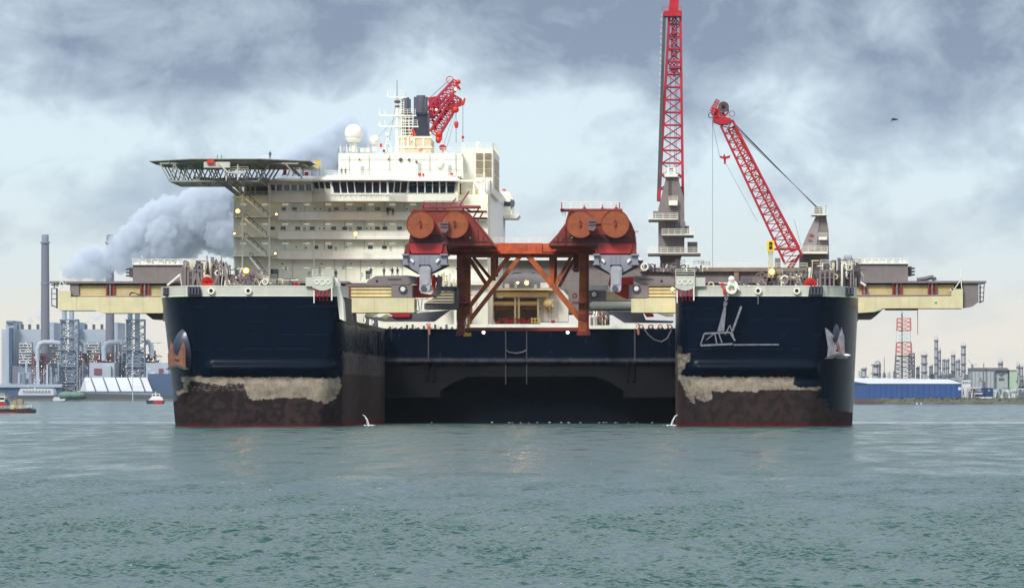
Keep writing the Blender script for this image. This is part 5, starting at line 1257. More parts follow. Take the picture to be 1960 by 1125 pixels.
# ================================================================= CRANES
YK = 1150.
c1 = thing('pedestal_crane', P(1285, 520, YK), 'tall crane with near upright red lattice boom reaching out of the picture', 'crane', 'red lattice boom cranes')
mb = MB(); mb.pp([(1275, 338), (1298, 338), (1303, 360), (1309, 378), (1310, 400), (1310, 487), (1260, 487), (1260, 400), (1268, 368)], YK, 6); mb.build('tower', M['grey'], c1)
mb = MB(); mb.pp([(1262, 487), (1305, 487), (1302, 500), (1302, 518), (1263, 518), (1264, 500)], YK+.3, 5.5); mb.pb(1255, 513, 1310, 522, YK-1, 9); mb.build('pedestal', M['grey'], c1)
for t, a, b, dh_ in ((417, 1241, 1297, 4), (447, 1267, 1328, 4), (482, 1240, 1341, 5)):
    mb = MB(); mb.pb(a, t+1.5, b, t+dh_+1, YK-3.5, 13); f = mb.build('platform', M['grey'], c1)
    mb = MB(); mb.prail(a, t+1.5, b, t+1.5, YK-3.4, 1.25, step=1.4, r=.06); mb.prail(a, t+1.5, b, t+1.5, YK+9, 1.25, step=1.6, r=.06); mb.pb(a, t+1, b, t+3, YK-3.7, .25); mb.build('railing', M['white'], f)
mb = MB(); mb.pb(1250, 404, 1260, 416, YK+1, 4); mb.pb(1310, 432, 1319, 446, YK+1, 4); mb.pb(1316, 463, 1335, 482, YK+1, 5); mb.pb(1310, 424, 1312, 434, YK, 3); mb.build('machinery_box', M['grey'], c1)
mb = MB(); mb.pb(1280, 383, 1297, 393, YK-1.5, 2); mb.prail(1280, 383, 1297, 383, YK-1.6, .9); mb.build('inspection_basket', M['white'], c1)
mb = MB(); mb.pb(1272, 334, 1297, 338.5, YK-1, 7); mb.prail(1272, 334, 1297, 334, YK-1, 1.6, r=.07); mb.prail(1272, 334, 1297, 334, YK+5, 1.6, r=.07); mb.pb(1277, 320, 1281, 334, YK+1, 2); mb.pb(1289, 320, 1293, 334, YK+1, 2); mb.build('top_sheave_frame', M['white'], c1)
mb = MB()
for k in range(14): mb.pl(1280, 345+k*2.6, 1285, 345+k*2.6, YK-.3, .8)
for x in (1275, 1283, 1290, 1300): mb.pl(x, 405, x+1, 440, YK-.2, .8)
mb.pl(1280, 343, 1280, 382, YK-.3, .8); mb.build('ladder', M['greyd'], c1)
mb = MB(); bt = P(1292, 22, YK+9); bb = P(1284.5, 385, YK+9); mb.lattice(bb, bt, .62, .26, 15, 5.7, 2.6, dep0=4.5, dep1=2.6); mb.build('boom', M['crimson'], c1)
mb = MB(); mb.pb(1270, 21, 1304, 31, YK+6, 6); mb.pp([(1279, 22), (1283, -8), (1300, -8), (1298, 22)], YK+8, 3); mb.prail(1268, 21, 1304, 21, YK+6, 1.1); mb.build('boom_head', M['crimson'], c1)
mb = MB(); mb.pp([(1257, 385), (1269, 26), (1274.5, 26), (1264.5, 385)], YK+6.5, 1.6); mb.build('boom_walkway', M['greyd'], c1)
mb = MB()
for k in range(34):
    y = 30+k*10.4; x = 1270-(y-26)/359*9; mb.pl(x-2, y, x-5, y-2, YK+8, .8)
    if k % 2: mb.pl(x-4, y, x-4, y-6, YK+8, .8)
mb.build('walkway_stanchion', M['white'], c1)
mb = MB(); mb.pb(1284, 130, 1298, 138, YK+7, 3); mb.pb(1288, 138, 1292, 147, YK+7.5, 1.5); mb.pb(1280, 126, 1302, 131, YK+6.5, 4); mb.pb(1287, 58, 1292, 66, YK+7, 2); mb.lattice(P(1290, 130, YK+9), P(1291, 36, YK+9), .25, .18, 9, 1.4, 1.0, xb=True); mb.build('hook_block', mat('plum paint', (.30, .03, .07), .5), c1)
mb = MB()
for x in (1282, 1291, 1294): mb.pl(x, 330, x+2, 140, YK+9, .9)
mb.pl(1304, 30, 1308, 330, YK+6, .5); mb.build('hoist_rope', M['wire'], c1)
# leaning crane on the right bow
YL = 1120.
c2 = thing('pedestal_crane', P(1556, 540, YL), 'crane on the right bow with red lattice boom leaning left from its grey tower', 'crane', 'red lattice boom cranes')
mb = MB(); mb.pp([(1563, 412), (1581, 412), (1586, 440), (1588, 545), (1530, 545), (1531, 484), (1548, 443)], YL+6, 6); mb.build('tower', M['grey'], c2)
mb = MB(); mb.pp([(1563, 412), (1569, 412), (1563, 478), (1531, 484), (1548, 443)], YL+5.7, .4); mb.build('tower_side', mat('light mauve grey', (.30, .27, .28), .5), c2)
mb = MB(); mb.pb(1535, 481, 1584, 485.5, YL+2, 9); mb.prail(1535, 481, 1584, 481, YL+2.1, 1.2, step=1.3, r=.06); mb.pb(1554, 409, 1584, 412, YL+4, 9); mb.prail(1554, 409, 1584, 409, YL+4, 1.3, step=1.3, r=.06); mb.pb(1567, 453, 1583, 459, YL+4.5, 2); mb.prail(1567, 453, 1583, 453, YL+4.4, .9); mb.build('platform', M['white'], c2)
mb = MB(); mb.pb(1560, 396, 1574, 409, YL+6, 4); mb.pl(1581, 410, 1581, 393, YL+6, 1.3); mb.build('top_sheave', M['grey'], c2)
mb = MB(); mb.pb(1549, 448, 1557, 450, YL+5.2, .2); mb.pb(1547, 458, 1554, 459.5, YL+5.2, .2); mb.build('red_stripe', M['crimson'], c2)
a0, a1 = P(1519, 497, YL), P(1391, 236, YL)
mb = MB(); mb.lattice(a0, a1, .42, .2, 17, 4.4, 3.0, dep0=4.2, dep1=2.6, xb=False); bm_ = mb.build('boom', M['crimson'], c2)
mb = MB(); mb.lattice(P(1523, 478, YL+1), P(1399, 245, YL+1), .36, .16, 17, 2.0, 1.4, dep0=3, dep1=2); mb.build('boom_inner_truss', M['red'], c2)
mb = MB(); mb.pl(1506, 517, 1519, 497, YL-1, 5); mb.pl(1513, 518, 1530, 488, YL, 5); mb.pl(1481, 477, 1527, 477, YL-1, 4); mb.build('boom_foot', M['crimson'], c2)
mb = MB(); mb.pp([(1364, 226), (1372, 222), (1398, 226), (1401, 232), (1394, 238), (1378, 238), (1365, 233)], YL-2, 4.5); mb.pb(1366, 213, 1374, 224, YL-1, 2); mb.lattice(P(1363, 214, YL), P(1374, 192, YL), .2, .12, 4, 1.0, .8, xb=True); mb.sph(P(1384, 206, YL), .8, 12, 8); mb.pl(1361, 206, 1390, 222, YL, 3); mb.wheel(P(1370, 216, YL-2), 1.1, .7, .4, n=16); mb.wheel(P(1384, 212, YL-1.5), 1.4, 1.0, .5, n=16); mb.pl(1378, 200, 1388, 224, YL, 3.5); hd_ = mb.build('boom_head', M['crimson'], c2)
mb = MB(); mb.wheel(P(1385, 205, YL-1.7), 1.25, .5, .6, n=18); mb.wheel(P(1401, 218, YL-1), .7, .58, .2, n=16); mb.wheel(P(1361, 221, YL-2), .7, .5, .3, n=16); mb.build('sheave', M['greyd'], hd_)
mb = MB()
for d in (0, 3, 6, 11): mb.pl(1399+d*.8, 229+d*1.6, 1560+d*.7, 400+d*.4-5, YL+2+d*.2, 1.0, YL+7)
mb.build('luffing_pendant', M['wire'], c2)
mb = MB(); mb.pl(1364, 228, 1364.5, 244, YL-3, 1.6); mb.pl(1364, 240, 1364, 512, YL-3, .75); mb.pl(1366, 245, 1377, 298, YL-3, .7); mb.pl(1389, 312, 1450, 425, YL-3, .6); mb.pl(1520, 330+90, 1533, 470, YL+2, .6); mb.build('hoist_rope', M['wire'], c2)
mb = MB(); mb.pp([(1377, 298), (1384, 300), (1386, 294), (1389, 300), (1398, 297), (1397, 302), (1390, 304), (1389, 314), (1386, 314), (1385, 304), (1378, 302)], YL-3.5, 1); mb.build('hook', M['crimson'], c2)
MB().pb(1484, 494, 1494, 520, YL-4, 4).build('operator_cab', M['grey'], c2)
# crane behind the funnels
YT = 1150.
c3 = thing('pedestal_crane', P(838, 300, YT), 'small looking far crane with folded red boom behind the dark funnels', 'crane', 'red lattice boom cranes')
mb = MB(); mb.lattice(P(831, 258, YT), P(876, 186, YT), .5, .24, 9, 2.4, 2.0, dep0=2.5, dep1=2.2); mb.build('boom', M['crimson'], c3)
mb = MB(); mb.lattice(P(824, 216, YT), P(872, 160, YT), .45, .22, 7, 2.6, 1.8, xb=True); mb.lattice(P(826, 236, YT+3), P(862, 190, YT+3), .4, .2, 5, 2.4, 2.4, xb=True); mb.build('back_mast', mat('magenta red paint', (.42, .02, .06), .5), c3)
mb = MB(); mb.pp([(818, 187), (838, 184), (846, 192), (834, 208), (822, 206)], YT+1, 3); mb.pb(829, 205, 843, 216, YT, 3); mb.pb(820, 212, 832, 226, YT+2, 3); mb.pl(820, 205, 835, 250, YT+2, 4); mb.build('winch_platform', M['crimson'], c3)
mb = MB(); mb.pp([(854, 204), (868, 200), (884, 196), (889, 187), (891, 189), (888, 200), (872, 206), (858, 212)], YT-1, 2); mb.pl(874, 186, 886, 196, YT, 2); mb.sph(P(872, 210, YT-1), .8); mb.pl(866, 152, 880, 158, YT, 3); mb.wheel(P(861, 153, YT), .9, .7, .3, n=14); mb.sph(P(877, 157, YT), .6); mb.pl(871, 158, 881, 172, YT, 4); mb.build('boom_head', M['red'], c3)
mb = MB(); mb.pl(820, 190, 862, 152, YT, 1); mb.pl(871, 210, 850, 275, YT-1, .6); mb.pl(875, 210, 856, 280, YT-1, .6); mb.pl(873, 212, 873, 232, YT-1, .9); mb.pl(886, 202, 886, 262, YT-1, .9); mb.pl(866, 210, 842, 252, YT-1, .6); mb.pl(873, 246, 873, 274, YT-1, .9); mb.build('hoist_rope', M['wire'], c3)
mb = MB(); mb.sph(P(841, 257, YT-2), .75, 14, 10); mb.sph(P(839, 268, YT-2), .68, 14, 10, 1.2); mb.pb(834, 257, 846, 268, YT-2.3, 1.5)
mb.build('lower_hook_block', M['red'], c3, True)
mb = MB(); mb.pp([(840, 281), (844, 277), (850, 277), (855, 281), (853, 287), (848, 289), (842, 287)], YT-2, 1.2); mb.pl(848, 289, 848, 297, YT-1.6, 2); mb.build('spreader_block', M['crimson'], c3)
mb = MB(); mb.lathe(P(873.5, 238.5, YT-2), [(0, -.9), (.35, -.8), (.55, .2), (.35, .7), (0, .85)], 12); mb.lathe(P(886, 263, YT-2), [(0, -.4), (.3, -.2), (.3, .3), (0, .4)], 10); mb.pl(886, 266, 886, 272, YT-2, 1.5); mb.build('ball_hook', M['red'], c3, True)
# ================================================================= LAMPS (lit on the ship)
def lampobj(px, py, Y, r, power, lab=None):
    c = P(px, py, Y); t_ = thing('floodlight', c+Vector((0, .5, -r)), lab, 'floodlight', 'lit warm floodlights on the ship')
    mb = MB(); mb.cyl(c+Vector((0, .1, 0)), c+Vector((0, .6, 0)), r*1.15, r*.7, 14); mb.bar(c+Vector((0, .5, 0)), c+Vector((0, .5, -r*2.2)), .12); mb.build('housing', M['greyd'], t_)
    mb = MB(); mb.sph(c, r*.95, 14, 8, 1, 1, .35); mb.build('lens', M['lamp'], t_, True)
    mb = MB(); mb.sph(c+Vector((0, -r*.4, 0)), r*.55, 10, 8, 1, 1, .45); mb.build('bulb', M['bulb'], t_, True)
    if power:
        l = bpy.data.lights.new('floodlight_glow', 'POINT'); l.energy = power*.14; l.color = (1, .58, .2); l.shadow_soft_size = r
        o = bpy.data.objects.new('floodlight_glow', l); S.collection.objects.link(o); o.location = c+Vector((0, -r*1.3, 0))-t_.location; o.parent = t_
for px, py, Y, r, pw, lab in ((471, 518, 862, .55, 2600, 'warm floodlight in front of the big winch wheel on the left bow'),
    (1477, 520, 862, .6, 2600, 'warm floodlight below the yellow marker board'),
    (455, 404, 1005, .5, 2200, 'warm floodlight at the left edge of the stair tower'),
    (681, 448, 1005, .5, 2200, 'warm floodlight on the third balcony front'),
    (920, 368, 1012, .55, 2500, 'warm floodlight high right of the bridge windows'),
    (991, 541, 1036,   .25, 2000, 'small warm lamp left of the larger one on the deckhouse roof'), (1008, 541, 1035, .5, 4500, 'warm floodlight on the deckhouse roof under the gantry apex'),
    (1287, 553, 903, .35, 1500, 'warm floodlight at the inner edge of the right bow'),
    (788, 266, 1046, .4, 1200, 'warm floodlight on the funnel base'), (811, 290, 1046, .45, 1200, 'warm floodlight below the red box on the funnel base'),
    (529, 410, 1008, .28, 0, 'faint round lamp at the first balcony end'), (449, 447, 1008, .25, 0, 'faint round lamp low on the stair tower edge'), (527, 485, 1008, .28, 0, 'faint round lamp at the third balcony end'),
    (823, 255, 1140, .35, 0, 'small lamp at the far crane boom foot'), (872, 171, 1145, .4, 0, 'lamp near the tip of the far crane'), (835, 210, 1145, .3, 0, 'lamp on the winch platform of the far crane')):
    lampobj(px, py, Y, r, pw, lab)
mb = MB(); mb.pp([(801, 287), (806, 284), (812, 285), (810, 290), (803, 290)], 1045.5, .6); single(mb, 'orange_box', M['red'], P(806, 290, 1045), 'orange red box on the front of the funnel base', 'box')
# ================================================================= PEOPLE
def person_mesh(arm=0.15):
    v = {}; me = bpy.data.meshes.new('person')
    pts = [((0, 0, .92), .15), ((0, 0, 1.15), .14), ((0, 0, 1.40), .17), ((0, 0, 1.52), .06), ((0, 0, 1.60), .085), ((0, -.01, 1.70), .10),
           ((.10, 0, .86), .095), ((.12, -.03, .48), .062), ((.13, 0, .08), .045), ((.13, -.13, .03), .04),
           ((-.10, 0, .86), .095), ((-.12, .02, .48), .062), ((-.13, .06, .08), .045), ((-.13, -.08, .03), .04),
           ((.20, 0, 1.42), .07), ((.27, -.02, 1.15), .048), ((.26, -arm-.1, .92), .035), ((.25, -arm-.16, .85), .04),
           ((-.20, 0, 1.42), .07), ((-.27, 0, 1.15), .048), ((-.25, -arm, .92), .035), ((-.24, -arm-.05, .84), .04)]
    ed = [(0, 1), (1, 2), (2, 3), (3, 4), (4, 5), (0, 6), (6, 7), (7, 8), (8, 9), (0, 10), (10, 11), (11, 12), (12, 13), (2, 14), (14, 15), (15, 16), (16, 17), (2, 18), (18, 19), (19, 20), (20, 21)]
    me.from_pydata([p for p, r in pts], ed, []); o = bpy.data.objects.new('person_src', me); S.collection.objects.link(o)
    sk = o.modifiers.new('s', 'SKIN'); ss = o.modifiers.new('u', 'SUBSURF'); ss.levels = 1
    for d, (p, r) in zip(me.skin_vertices[0].data, pts): d.radius = (r, r*.8 if r > .12 else r)
    me.skin_vertices[0].data[0].use_root = True
    dg = bpy.context.evaluated_depsgraph_get(); nm_ = bpy.data.meshes.new_from_object(o.evaluated_get(dg)); bpy.data.objects.remove(o)
    for m in (M['cloth'], M['skin'], M['clothr'], M['clothy']): pass
    return nm_
pm = person_mesh()
def mkperson(top):
    m = pm.copy(); m.materials.clear(); m.materials.append(M['cloth']); m.materials.append(M['skin']); m.materials.append(top)
    for p in m.polygons:
        c = p.center; p.material_index = 1 if (c.z > 1.53 or (c.z < .90 and abs(c.x) > .2)) else (2 if c.z > .92 else 0)
    return m
pms = [mkperson(M['cloth']), mkperson(M['clothr']), mkperson(M['clothy'])]
hel = MB(); hel.sph((0, 0, 1.74), .135, 12, 8, .75)
people = [(517, 306, 998, 0, 'person in dark clothes alone on the helideck'), (654, 338, 1011, 0, 'left one of two people above the bridge roof'), (661.5, 338, 1011, 0, 'right one of two people above the bridge roof'),
 (742, 413, 1009.6, 0, 'left one of two people leaning at the upper balcony'), (752, 413, 1009.6, 2, 'right one of two people leaning at the upper balcony'),
 (462, 377, 1008, 1, 'person in red top on the deck under the helideck'), (472, 377, 1009, 2, 'person in grey top beside the one in red under the helideck'), (484, 377, 1009, 0, 'dark clothed person third from the left under the helideck'),
 (643, 535, 866, 0, 'person standing right of the cream stopper house on the left bow'), (612, 530, 866, 0, 'person looking over the cream stopper house on the left bow'),
 (710, 530, 910, 0, 'person at the green door on the left of the clamp arm'), (735, 530, 910, 0, 'person behind the grey clamp arm, leftmost of three'), (751, 530, 910, 0, 'person behind the grey clamp arm, middle of three'), (761, 530, 910, 0, 'person behind the grey clamp arm, nearest the yoke')]
for px, py, Y, k, lab in people:
    o = bpy.data.objects.new('person', pms[k]); S.collection.objects.link(o); o.location = P(px, py, Y); o.rotation_euler = (0, 0, rng.uniform(-.6, .6)); tag(o, lab, 'person', 'people on the ship')
    h = MB(); h.v = list(hel.v); h.f = list(hel.f); me = bpy.data.meshes.new('helmet'); me.from_pydata(h.v, [], h.f); me.materials.append(M['white2'] if k == 2 else M['funnel']); ho = bpy.data.objects.new('helmet', me); S.collection.objects.link(ho); ho.parent = o
# gull
mb = MB(); c = P(1713, 229, 420); s_ = .047
mb.sph(c, .13, 12, 8, .55, 2.2, .9)
mb.add([c+Vector((-.05, -.06, .03)), c+Vector((.12, -.06, .03)), c+Vector((-.2, -.5, .10)), c+Vector((-.42, -.55, -.05)), c+Vector((-.05, 0, .06))], [(0, 1, 2, 3)])
mb.add([c+Vector((-.05, .03, .04)), c+Vector((.15, .03, .04)), c+Vector((.25, .5, .16)), c+Vector((.0, .6, .12))], [(0, 1, 2, 3)])
mb.pl(1708, 230.5, 1704.5, 233.5, 420, 1.1); mb.pl(1708, 230.5, 1713, 229, 420, 2)
single(mb, 'gull', M['greyd'], P(1713, 233, 420), 'dark gull flying in the open sky at the right', 'bird')
# water jets at the inner waterline corners
wm_ = mat('falling white water', (.85, .88, .9), .5, var=.05)
for pts, lab in ((((694, 793), (699, 796), (703, 802), (706, 812)), 'white water jet pouring from the left bow at the waterline'), (((1297, 793), (1292, 796), (1288, 803), (1285, 812)), 'white water jet pouring from the right bow at the waterline')):
    mb = MB(); Yq = Y0-1+(3 if pts[0][0] < 1000 else 1)
    for j in range(7):
        dj = rng.normal()*.8
        for i, (a, b) in enumerate(zip(pts, pts[1:])): mb.pl(a[0]+dj*i*.5, a[1], b[0]+dj*(i+1)*.5, b[1]+rng.random(), Yq+rng.normal()*.1, .9-.2*i, n=5)
    for k in range(40): mb.sph(P(pts[-1][0]+rng.normal()*5, 813.5+rng.normal()*.4, Yq-1+rng.normal()), .05+.07*rng.random(), 6, 4, .6, 1.6)
    single(mb, 'water_jet', wm_, P(pts[-1][0], 813, Yq), lab, 'water jet')
mb = MB()
for k in range(24):
    px = 1040+rng.normal()*120; c = P(px, 807.5, 974+rng.normal()*6); c.z = .03; mb.sph(c, .05+.07*rng.random(), 6, 4, .5, 2.5)
fo = mb.build('foam', wm_, None); tag(fo, 'small white foam crests along the dark wall of the slot', 'foam', None, 'stuff')
# ================================================================= FAR SHORES
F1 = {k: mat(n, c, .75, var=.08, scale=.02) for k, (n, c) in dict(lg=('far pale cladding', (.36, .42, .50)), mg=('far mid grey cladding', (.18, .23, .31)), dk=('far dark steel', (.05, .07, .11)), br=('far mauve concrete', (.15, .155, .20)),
     rd=('far red steelwork', (.20, .045, .07)), wh=('far white sheeting', (.50, .54, .58)), bl=('far dark blue box', (.04, .08, .17)), gn=('far green', (.10, .18, .15)), pb=('far pale blue steel', (.30, .38, .47))).items()}  # power station colours blued and paled: distance haze mixed into the paint
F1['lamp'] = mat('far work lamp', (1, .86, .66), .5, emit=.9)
YW = 6762.; gl = .4
land = MB(); land.box(-4000, 2200, YW, 14000, -3, 2.6); o = land.build('far_bank', mat('far quay ground', (.13, .13, .12), .9, var=.2, scale=.01)); tag(o, kind='structure')
def simple(name, pieces, Y, lab, cat, group=None, d=60):
    x = [p[1][0] if isinstance(p[1][0], (int, float)) else p[1][0][0] for p in pieces]
    t_ = thing(name, P(sum(x)/len(x), 765, Y), lab, cat, group)
    for (pn, geo, m) in pieces:
        mb = MB()
        if isinstance(geo[0], (int, float)): mb.pb(*geo[:4], Y+(geo[4] if len(geo) > 4 else 0), geo[5] if len(geo) > 5 else d)
        else: mb.pp(geo, Y, d)
        mb.build(pn, m, t_)
    return t_
def lamps(t_, pts, Y, r=.6):
    mb = MB()
    for x, y in pts: mb.sph(P(x, y, Y), r*rng.uniform(.6, 1.1), 6, 4)
    o = mb.build('work_lamps', F1['lamp'], t_); o['kind'] = 'stuff'
Yb = 7000.
for i, (x0, x1, rx0, rx1, vents, xs, lab) in enumerate(((3, 103, 94, 103, (32, 42, 56, 72), (43, 60, 94, 115), 'pale power station boiler house, the leftmost, with dark stair strip'),
                                                  (142, 225, 219, 225, (152.5, 164, 179, 194.5), (168, 190, 228, 243), 'pale power station boiler house behind the second chimney'))):
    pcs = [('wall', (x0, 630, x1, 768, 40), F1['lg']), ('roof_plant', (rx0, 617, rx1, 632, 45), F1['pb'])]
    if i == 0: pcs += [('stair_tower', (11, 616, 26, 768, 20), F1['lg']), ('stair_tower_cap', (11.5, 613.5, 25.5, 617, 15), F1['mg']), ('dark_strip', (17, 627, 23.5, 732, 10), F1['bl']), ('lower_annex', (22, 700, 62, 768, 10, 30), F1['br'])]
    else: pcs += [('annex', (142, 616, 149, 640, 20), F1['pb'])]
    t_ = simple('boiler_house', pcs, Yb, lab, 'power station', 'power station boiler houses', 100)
    for v in vents: MB().pb(v-2.2, 620.5, v+2.2, 630, Yb+60, 8).build('roof_vent', F1['dk'], t_)
    for a, b in ((xs[0]-6, xs[1]), (xs[2], xs[3])):
        mb = MB()
        mb.pb(a, 655 if a == xs[0]-6 else 660, b, 735, Yb+5, 20); mb.build('cooler_block', F1['mg'], t_)
        for k in range(8): MB().pb(a-1, 657+k*5.2, b+1, 659.2+k*5.2, Yb, 4).build('cooler_deck', F1['wh'], t_)
        lamps(t_, [(a+rng.random()*(b-a), 656+5.2*rng.integers(0, 8)) for _ in range(22)], Yb-4)
for x0, x1, y0, y1, lab in ((61, 88, 676, 736, 'dim red steel frame at the foot of the first chimney'), (149, 169, 672, 722, 'dim red steel frame right of the first flue stacks'), (181, 214, 675, 693, 'low dim red frame at the foot of the second chimney'), (275, 296, 678, 695, 'low dim red frame right of the second flue stacks')):
    t_ = thing('pipe_rack', P(x0, 765, Yb-60), lab, 'steel frame'); mb = MB(); n_ = int((x1-x0)/4.5)
    for k in range(n_+1): mb.pb(x0+(x1-x0)*k/n_-.7, y0, x0+(x1-x0)*k/n_+.7, 766, Yb-60, 4)
    mb.build('post', F1['rd'], t_); mb = MB()
    for k in range(int((y1-y0)/6)+1): mb.pb(x0-1, y0+k*6, x1+1, y0+k*6+1.7, Yb-61, 26)
    mb.build('deck', F1['rd'], t_); MB().pb(x0+1, y0+4, x1-1, y1, Yb-40, 20).build('vessel_block', F1['br'], t_)
    lamps(t_, [(x0+rng.random()*(x1-x0), y0+rng.random()*(y1-y0)) for _ in range(16)], Yb-66, .8)
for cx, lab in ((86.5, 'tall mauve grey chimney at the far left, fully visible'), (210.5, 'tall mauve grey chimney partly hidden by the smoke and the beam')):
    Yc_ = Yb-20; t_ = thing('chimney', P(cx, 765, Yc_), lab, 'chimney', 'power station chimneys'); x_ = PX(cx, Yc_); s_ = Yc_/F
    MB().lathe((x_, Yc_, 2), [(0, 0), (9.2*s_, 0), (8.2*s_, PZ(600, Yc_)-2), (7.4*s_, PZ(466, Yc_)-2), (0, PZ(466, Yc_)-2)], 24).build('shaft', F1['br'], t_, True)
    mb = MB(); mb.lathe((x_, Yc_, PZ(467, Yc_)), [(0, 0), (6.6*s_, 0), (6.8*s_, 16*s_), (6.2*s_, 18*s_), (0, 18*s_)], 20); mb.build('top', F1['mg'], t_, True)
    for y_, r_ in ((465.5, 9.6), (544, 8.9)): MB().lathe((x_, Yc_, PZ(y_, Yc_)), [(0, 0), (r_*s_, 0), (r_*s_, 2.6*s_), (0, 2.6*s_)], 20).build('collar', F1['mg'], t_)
for x0, x1, lab in ((117, 150, 'twin blue grey flue stacks in a lattice tower beside the first chimney'), (243, 277, 'twin blue grey flue stacks in a lattice tower near the left bow')):
    Yt = Yb-80; t_ = thing('flue_tower', P((x0+x1)/2, 765, Yt), lab, 'flue tower', 'twin flue towers'); s_ = Yt/F
    for a in (x0+6, x0+20): mb = MB(); mb.lathe((PX(a, Yt), Yt, 2), [(0, 0), (4.8*s_, 0), (4.8*s_, PZ(592, Yt)-2), (0, PZ(592, Yt)-2)], 16); mb.build('stack', F1['pb'], t_, True)
    mb = MB(); W_ = (x1-x0)*s_; mb.lattice((PX((x0+x1)/2, Yt), Yt, 2), (PX((x0+x1)/2, Yt), Yt, PZ(612, Yt)), 1.3, .8, 11, W_, W_, dep0=14, dep1=14, xb=True); mb.build('lattice', F1['mg'], t_)
    for y_ in (611, 645, 668, 700, 730): MB().box(PX(x0-2, Yt), PX(x1, Yt), Yt-9, Yt+9, PZ(y_+2, Yt), PZ(y_, Yt)).build('platform', F1['mg'], t_)
    MB().pb(x0+4, 672, x1-6, 762, Yt-4, 12).build('process_block', F1['mg'], t_)
    lamps(t_, [(x0+9+rng.normal()*1.2, 615+k*5.3) for k in range(28)]+[(x0+rng.random()*30, 690+rng.random()*60) for _ in range(8)], Yt-10)
for pts, lab in ((((72, 690), (72, 668), (76, 658), (84, 655), (100, 655), (116, 657)), 'pale elbow duct left of the first flue stacks'), (((150, 657), (156, 654), (161, 660), (162, 676)), 'short pale elbow duct right of the first flue stacks'),
                 (((199, 690), (199, 668), (203, 658), (211, 655), (228, 655), (243, 657)), 'pale elbow duct left of the second flue stacks'), (((276, 657), (283, 654), (289, 661), (291, 682)), 'short pale elbow duct right of the second flue stacks')):
    mb = MB(); mb.tube([P(a, b, Yb-70) for a, b in pts], 3.6, n=10)
    for a, b in pts[1:-1]: mb.sph(P(a, b, Yb-70), 3.6, 10, 8)
    single(mb, 'flue_duct', F1['lg'], P(pts[0][0], pts[-1][1], Yb-70), lab, 'duct', None, True)
t_ = simple('white_shed', [('wall', (171, 694, 219, 765, 0), F1['lg']), ('door', (180, 705, 194, 716, -2, 3), F1['rd']), ('front_tower', (201, 700, 212, 765, -6, 8), F1['lg'])], 6900, 'pale shed with a red door right of the first flue stacks', 'shed')
t_ = simple('white_shed', [('wall', (279, 694, 322, 765, 0), F1['lg']), ('door', (304, 705, 312, 716, -2, 3), F1['rd'])], 6900, 'pale shed with a red door partly hidden by the left bow', 'shed')
t_ = simple('storage_box', [('wall', (283, 715, 345, 768, 0), F1['bl']), ('vent', (288, 711, 297, 715, 5, 10), F1['wh'])], 6850, 'dark blue warehouse box beside the left bow', 'warehouse')
Yh_ = 6800.; t_ = thing('storage_hall', P(222, 765, Yh_), 'white pitched storage hall with dark diagonal roof stripes', 'storage hall')
mb = MB(); A_ = [P(154, 749, Yh_), P(292, 749, Yh_), P(281, 722, Yh_+55), P(162, 722, Yh_+55), P(162, 752, Yh_+110), P(300, 752, Yh_+110)]
mb.add([P(166, 748.5, Yh_), P(292, 748.5, Yh_), P(281, 722, Yh_+55), P(162, 722, Yh_+55)], [(0, 1, 2, 3)]); mb.add([P(166, 748.5, Yh_), P(162, 722, Yh_+55), P(153, 748.5, Yh_+60)], [(0, 1, 2)]); mb.build('roof', F1['wh'], t_)
for k in range(5):
    x = 176+k*23.6; MB().add([P(x+6, 748.5, Yh_-.8), P(x+9, 748.5, Yh_-.8), P(x-1.2, 722, Yh_+54), P(x-3.5, 722, Yh_+54)], [(0, 1, 2, 3)]).build('roof_stripe', F1['dk'], t_)
MB().pb(166, 748.5, 292, 758, Yh_+1, 60).build('lower_wall', F1['mg'], t_)
t_ = simple('long_building', [('wall', (-10, 735, 118, 741, 0), F1['pb']), ('lower_wall', (-10, 741, 118, 757, 4), F1['bl'])], 6880, 'long low pale blue building behind the white hangar', 'building')
t_ = thing('hangar', P(70, 757, 6790), 'small white hangar with a row of windows at the far left quay', 'hangar')
mb = MB(); mb.pp([(35, 751), (39, 743), (100, 743), (103, 751), (103, 756), (35, 756)], 6790, 30); mb.build('wall', F1['wh'], t_)
for k in range(9): MB().pb(44+k*6, 747, 47+k*6, 750, 6788, 1).build('window', F1['mg'], t_)
mb = MB(); mb.pp([(-10, 757), (105, 757), (160, 752), (330, 757), (345, 768), (-10, 768)], 6770, 25); o = mb.build('quay_wall', mat('far quay wall', (.06, .07, .075), .9, var=.2, scale=.02)); tag(o, 'dark low quay wall along the far left shore', 'quay wall')
for x, lab in ((128, 'left one of two grey green mounds on the far quay'), (146, 'right one of two grey green mounds on the far quay')): mb = MB(); mb.sph(P(x, 756, 6765), 9, 12, 8, .6, 1.4); single(mb, 'spoil_mound', F1['gn'], P(x, 758, 6765), lab, 'mound')
t_ = thing('moored_boat', P(113, 766, 6755), 'tiny white boat moored at the far left quay', 'boat'); mb = MB(); mb.pp([(100, 762.5), (126, 763), (123, 766.8), (102, 766.8)], 6755, 5); mb.build('hull', F1['wh'], t_); mb = MB(); mb.pb(103, 759.5, 114, 763, 6756, 3); mb.build('cabin', F1['wh'], t_)
for x, y0, lab in ((254, 672, 'thin pale lamp mast on the quay in front of the storage hall'),):
    mb = MB(); mb.pl(x, y0, x, 767, 6750, 1.3); single(mb, 'lamp_mast', F1['wh'], P(x, 767, 6750), lab, 'mast')
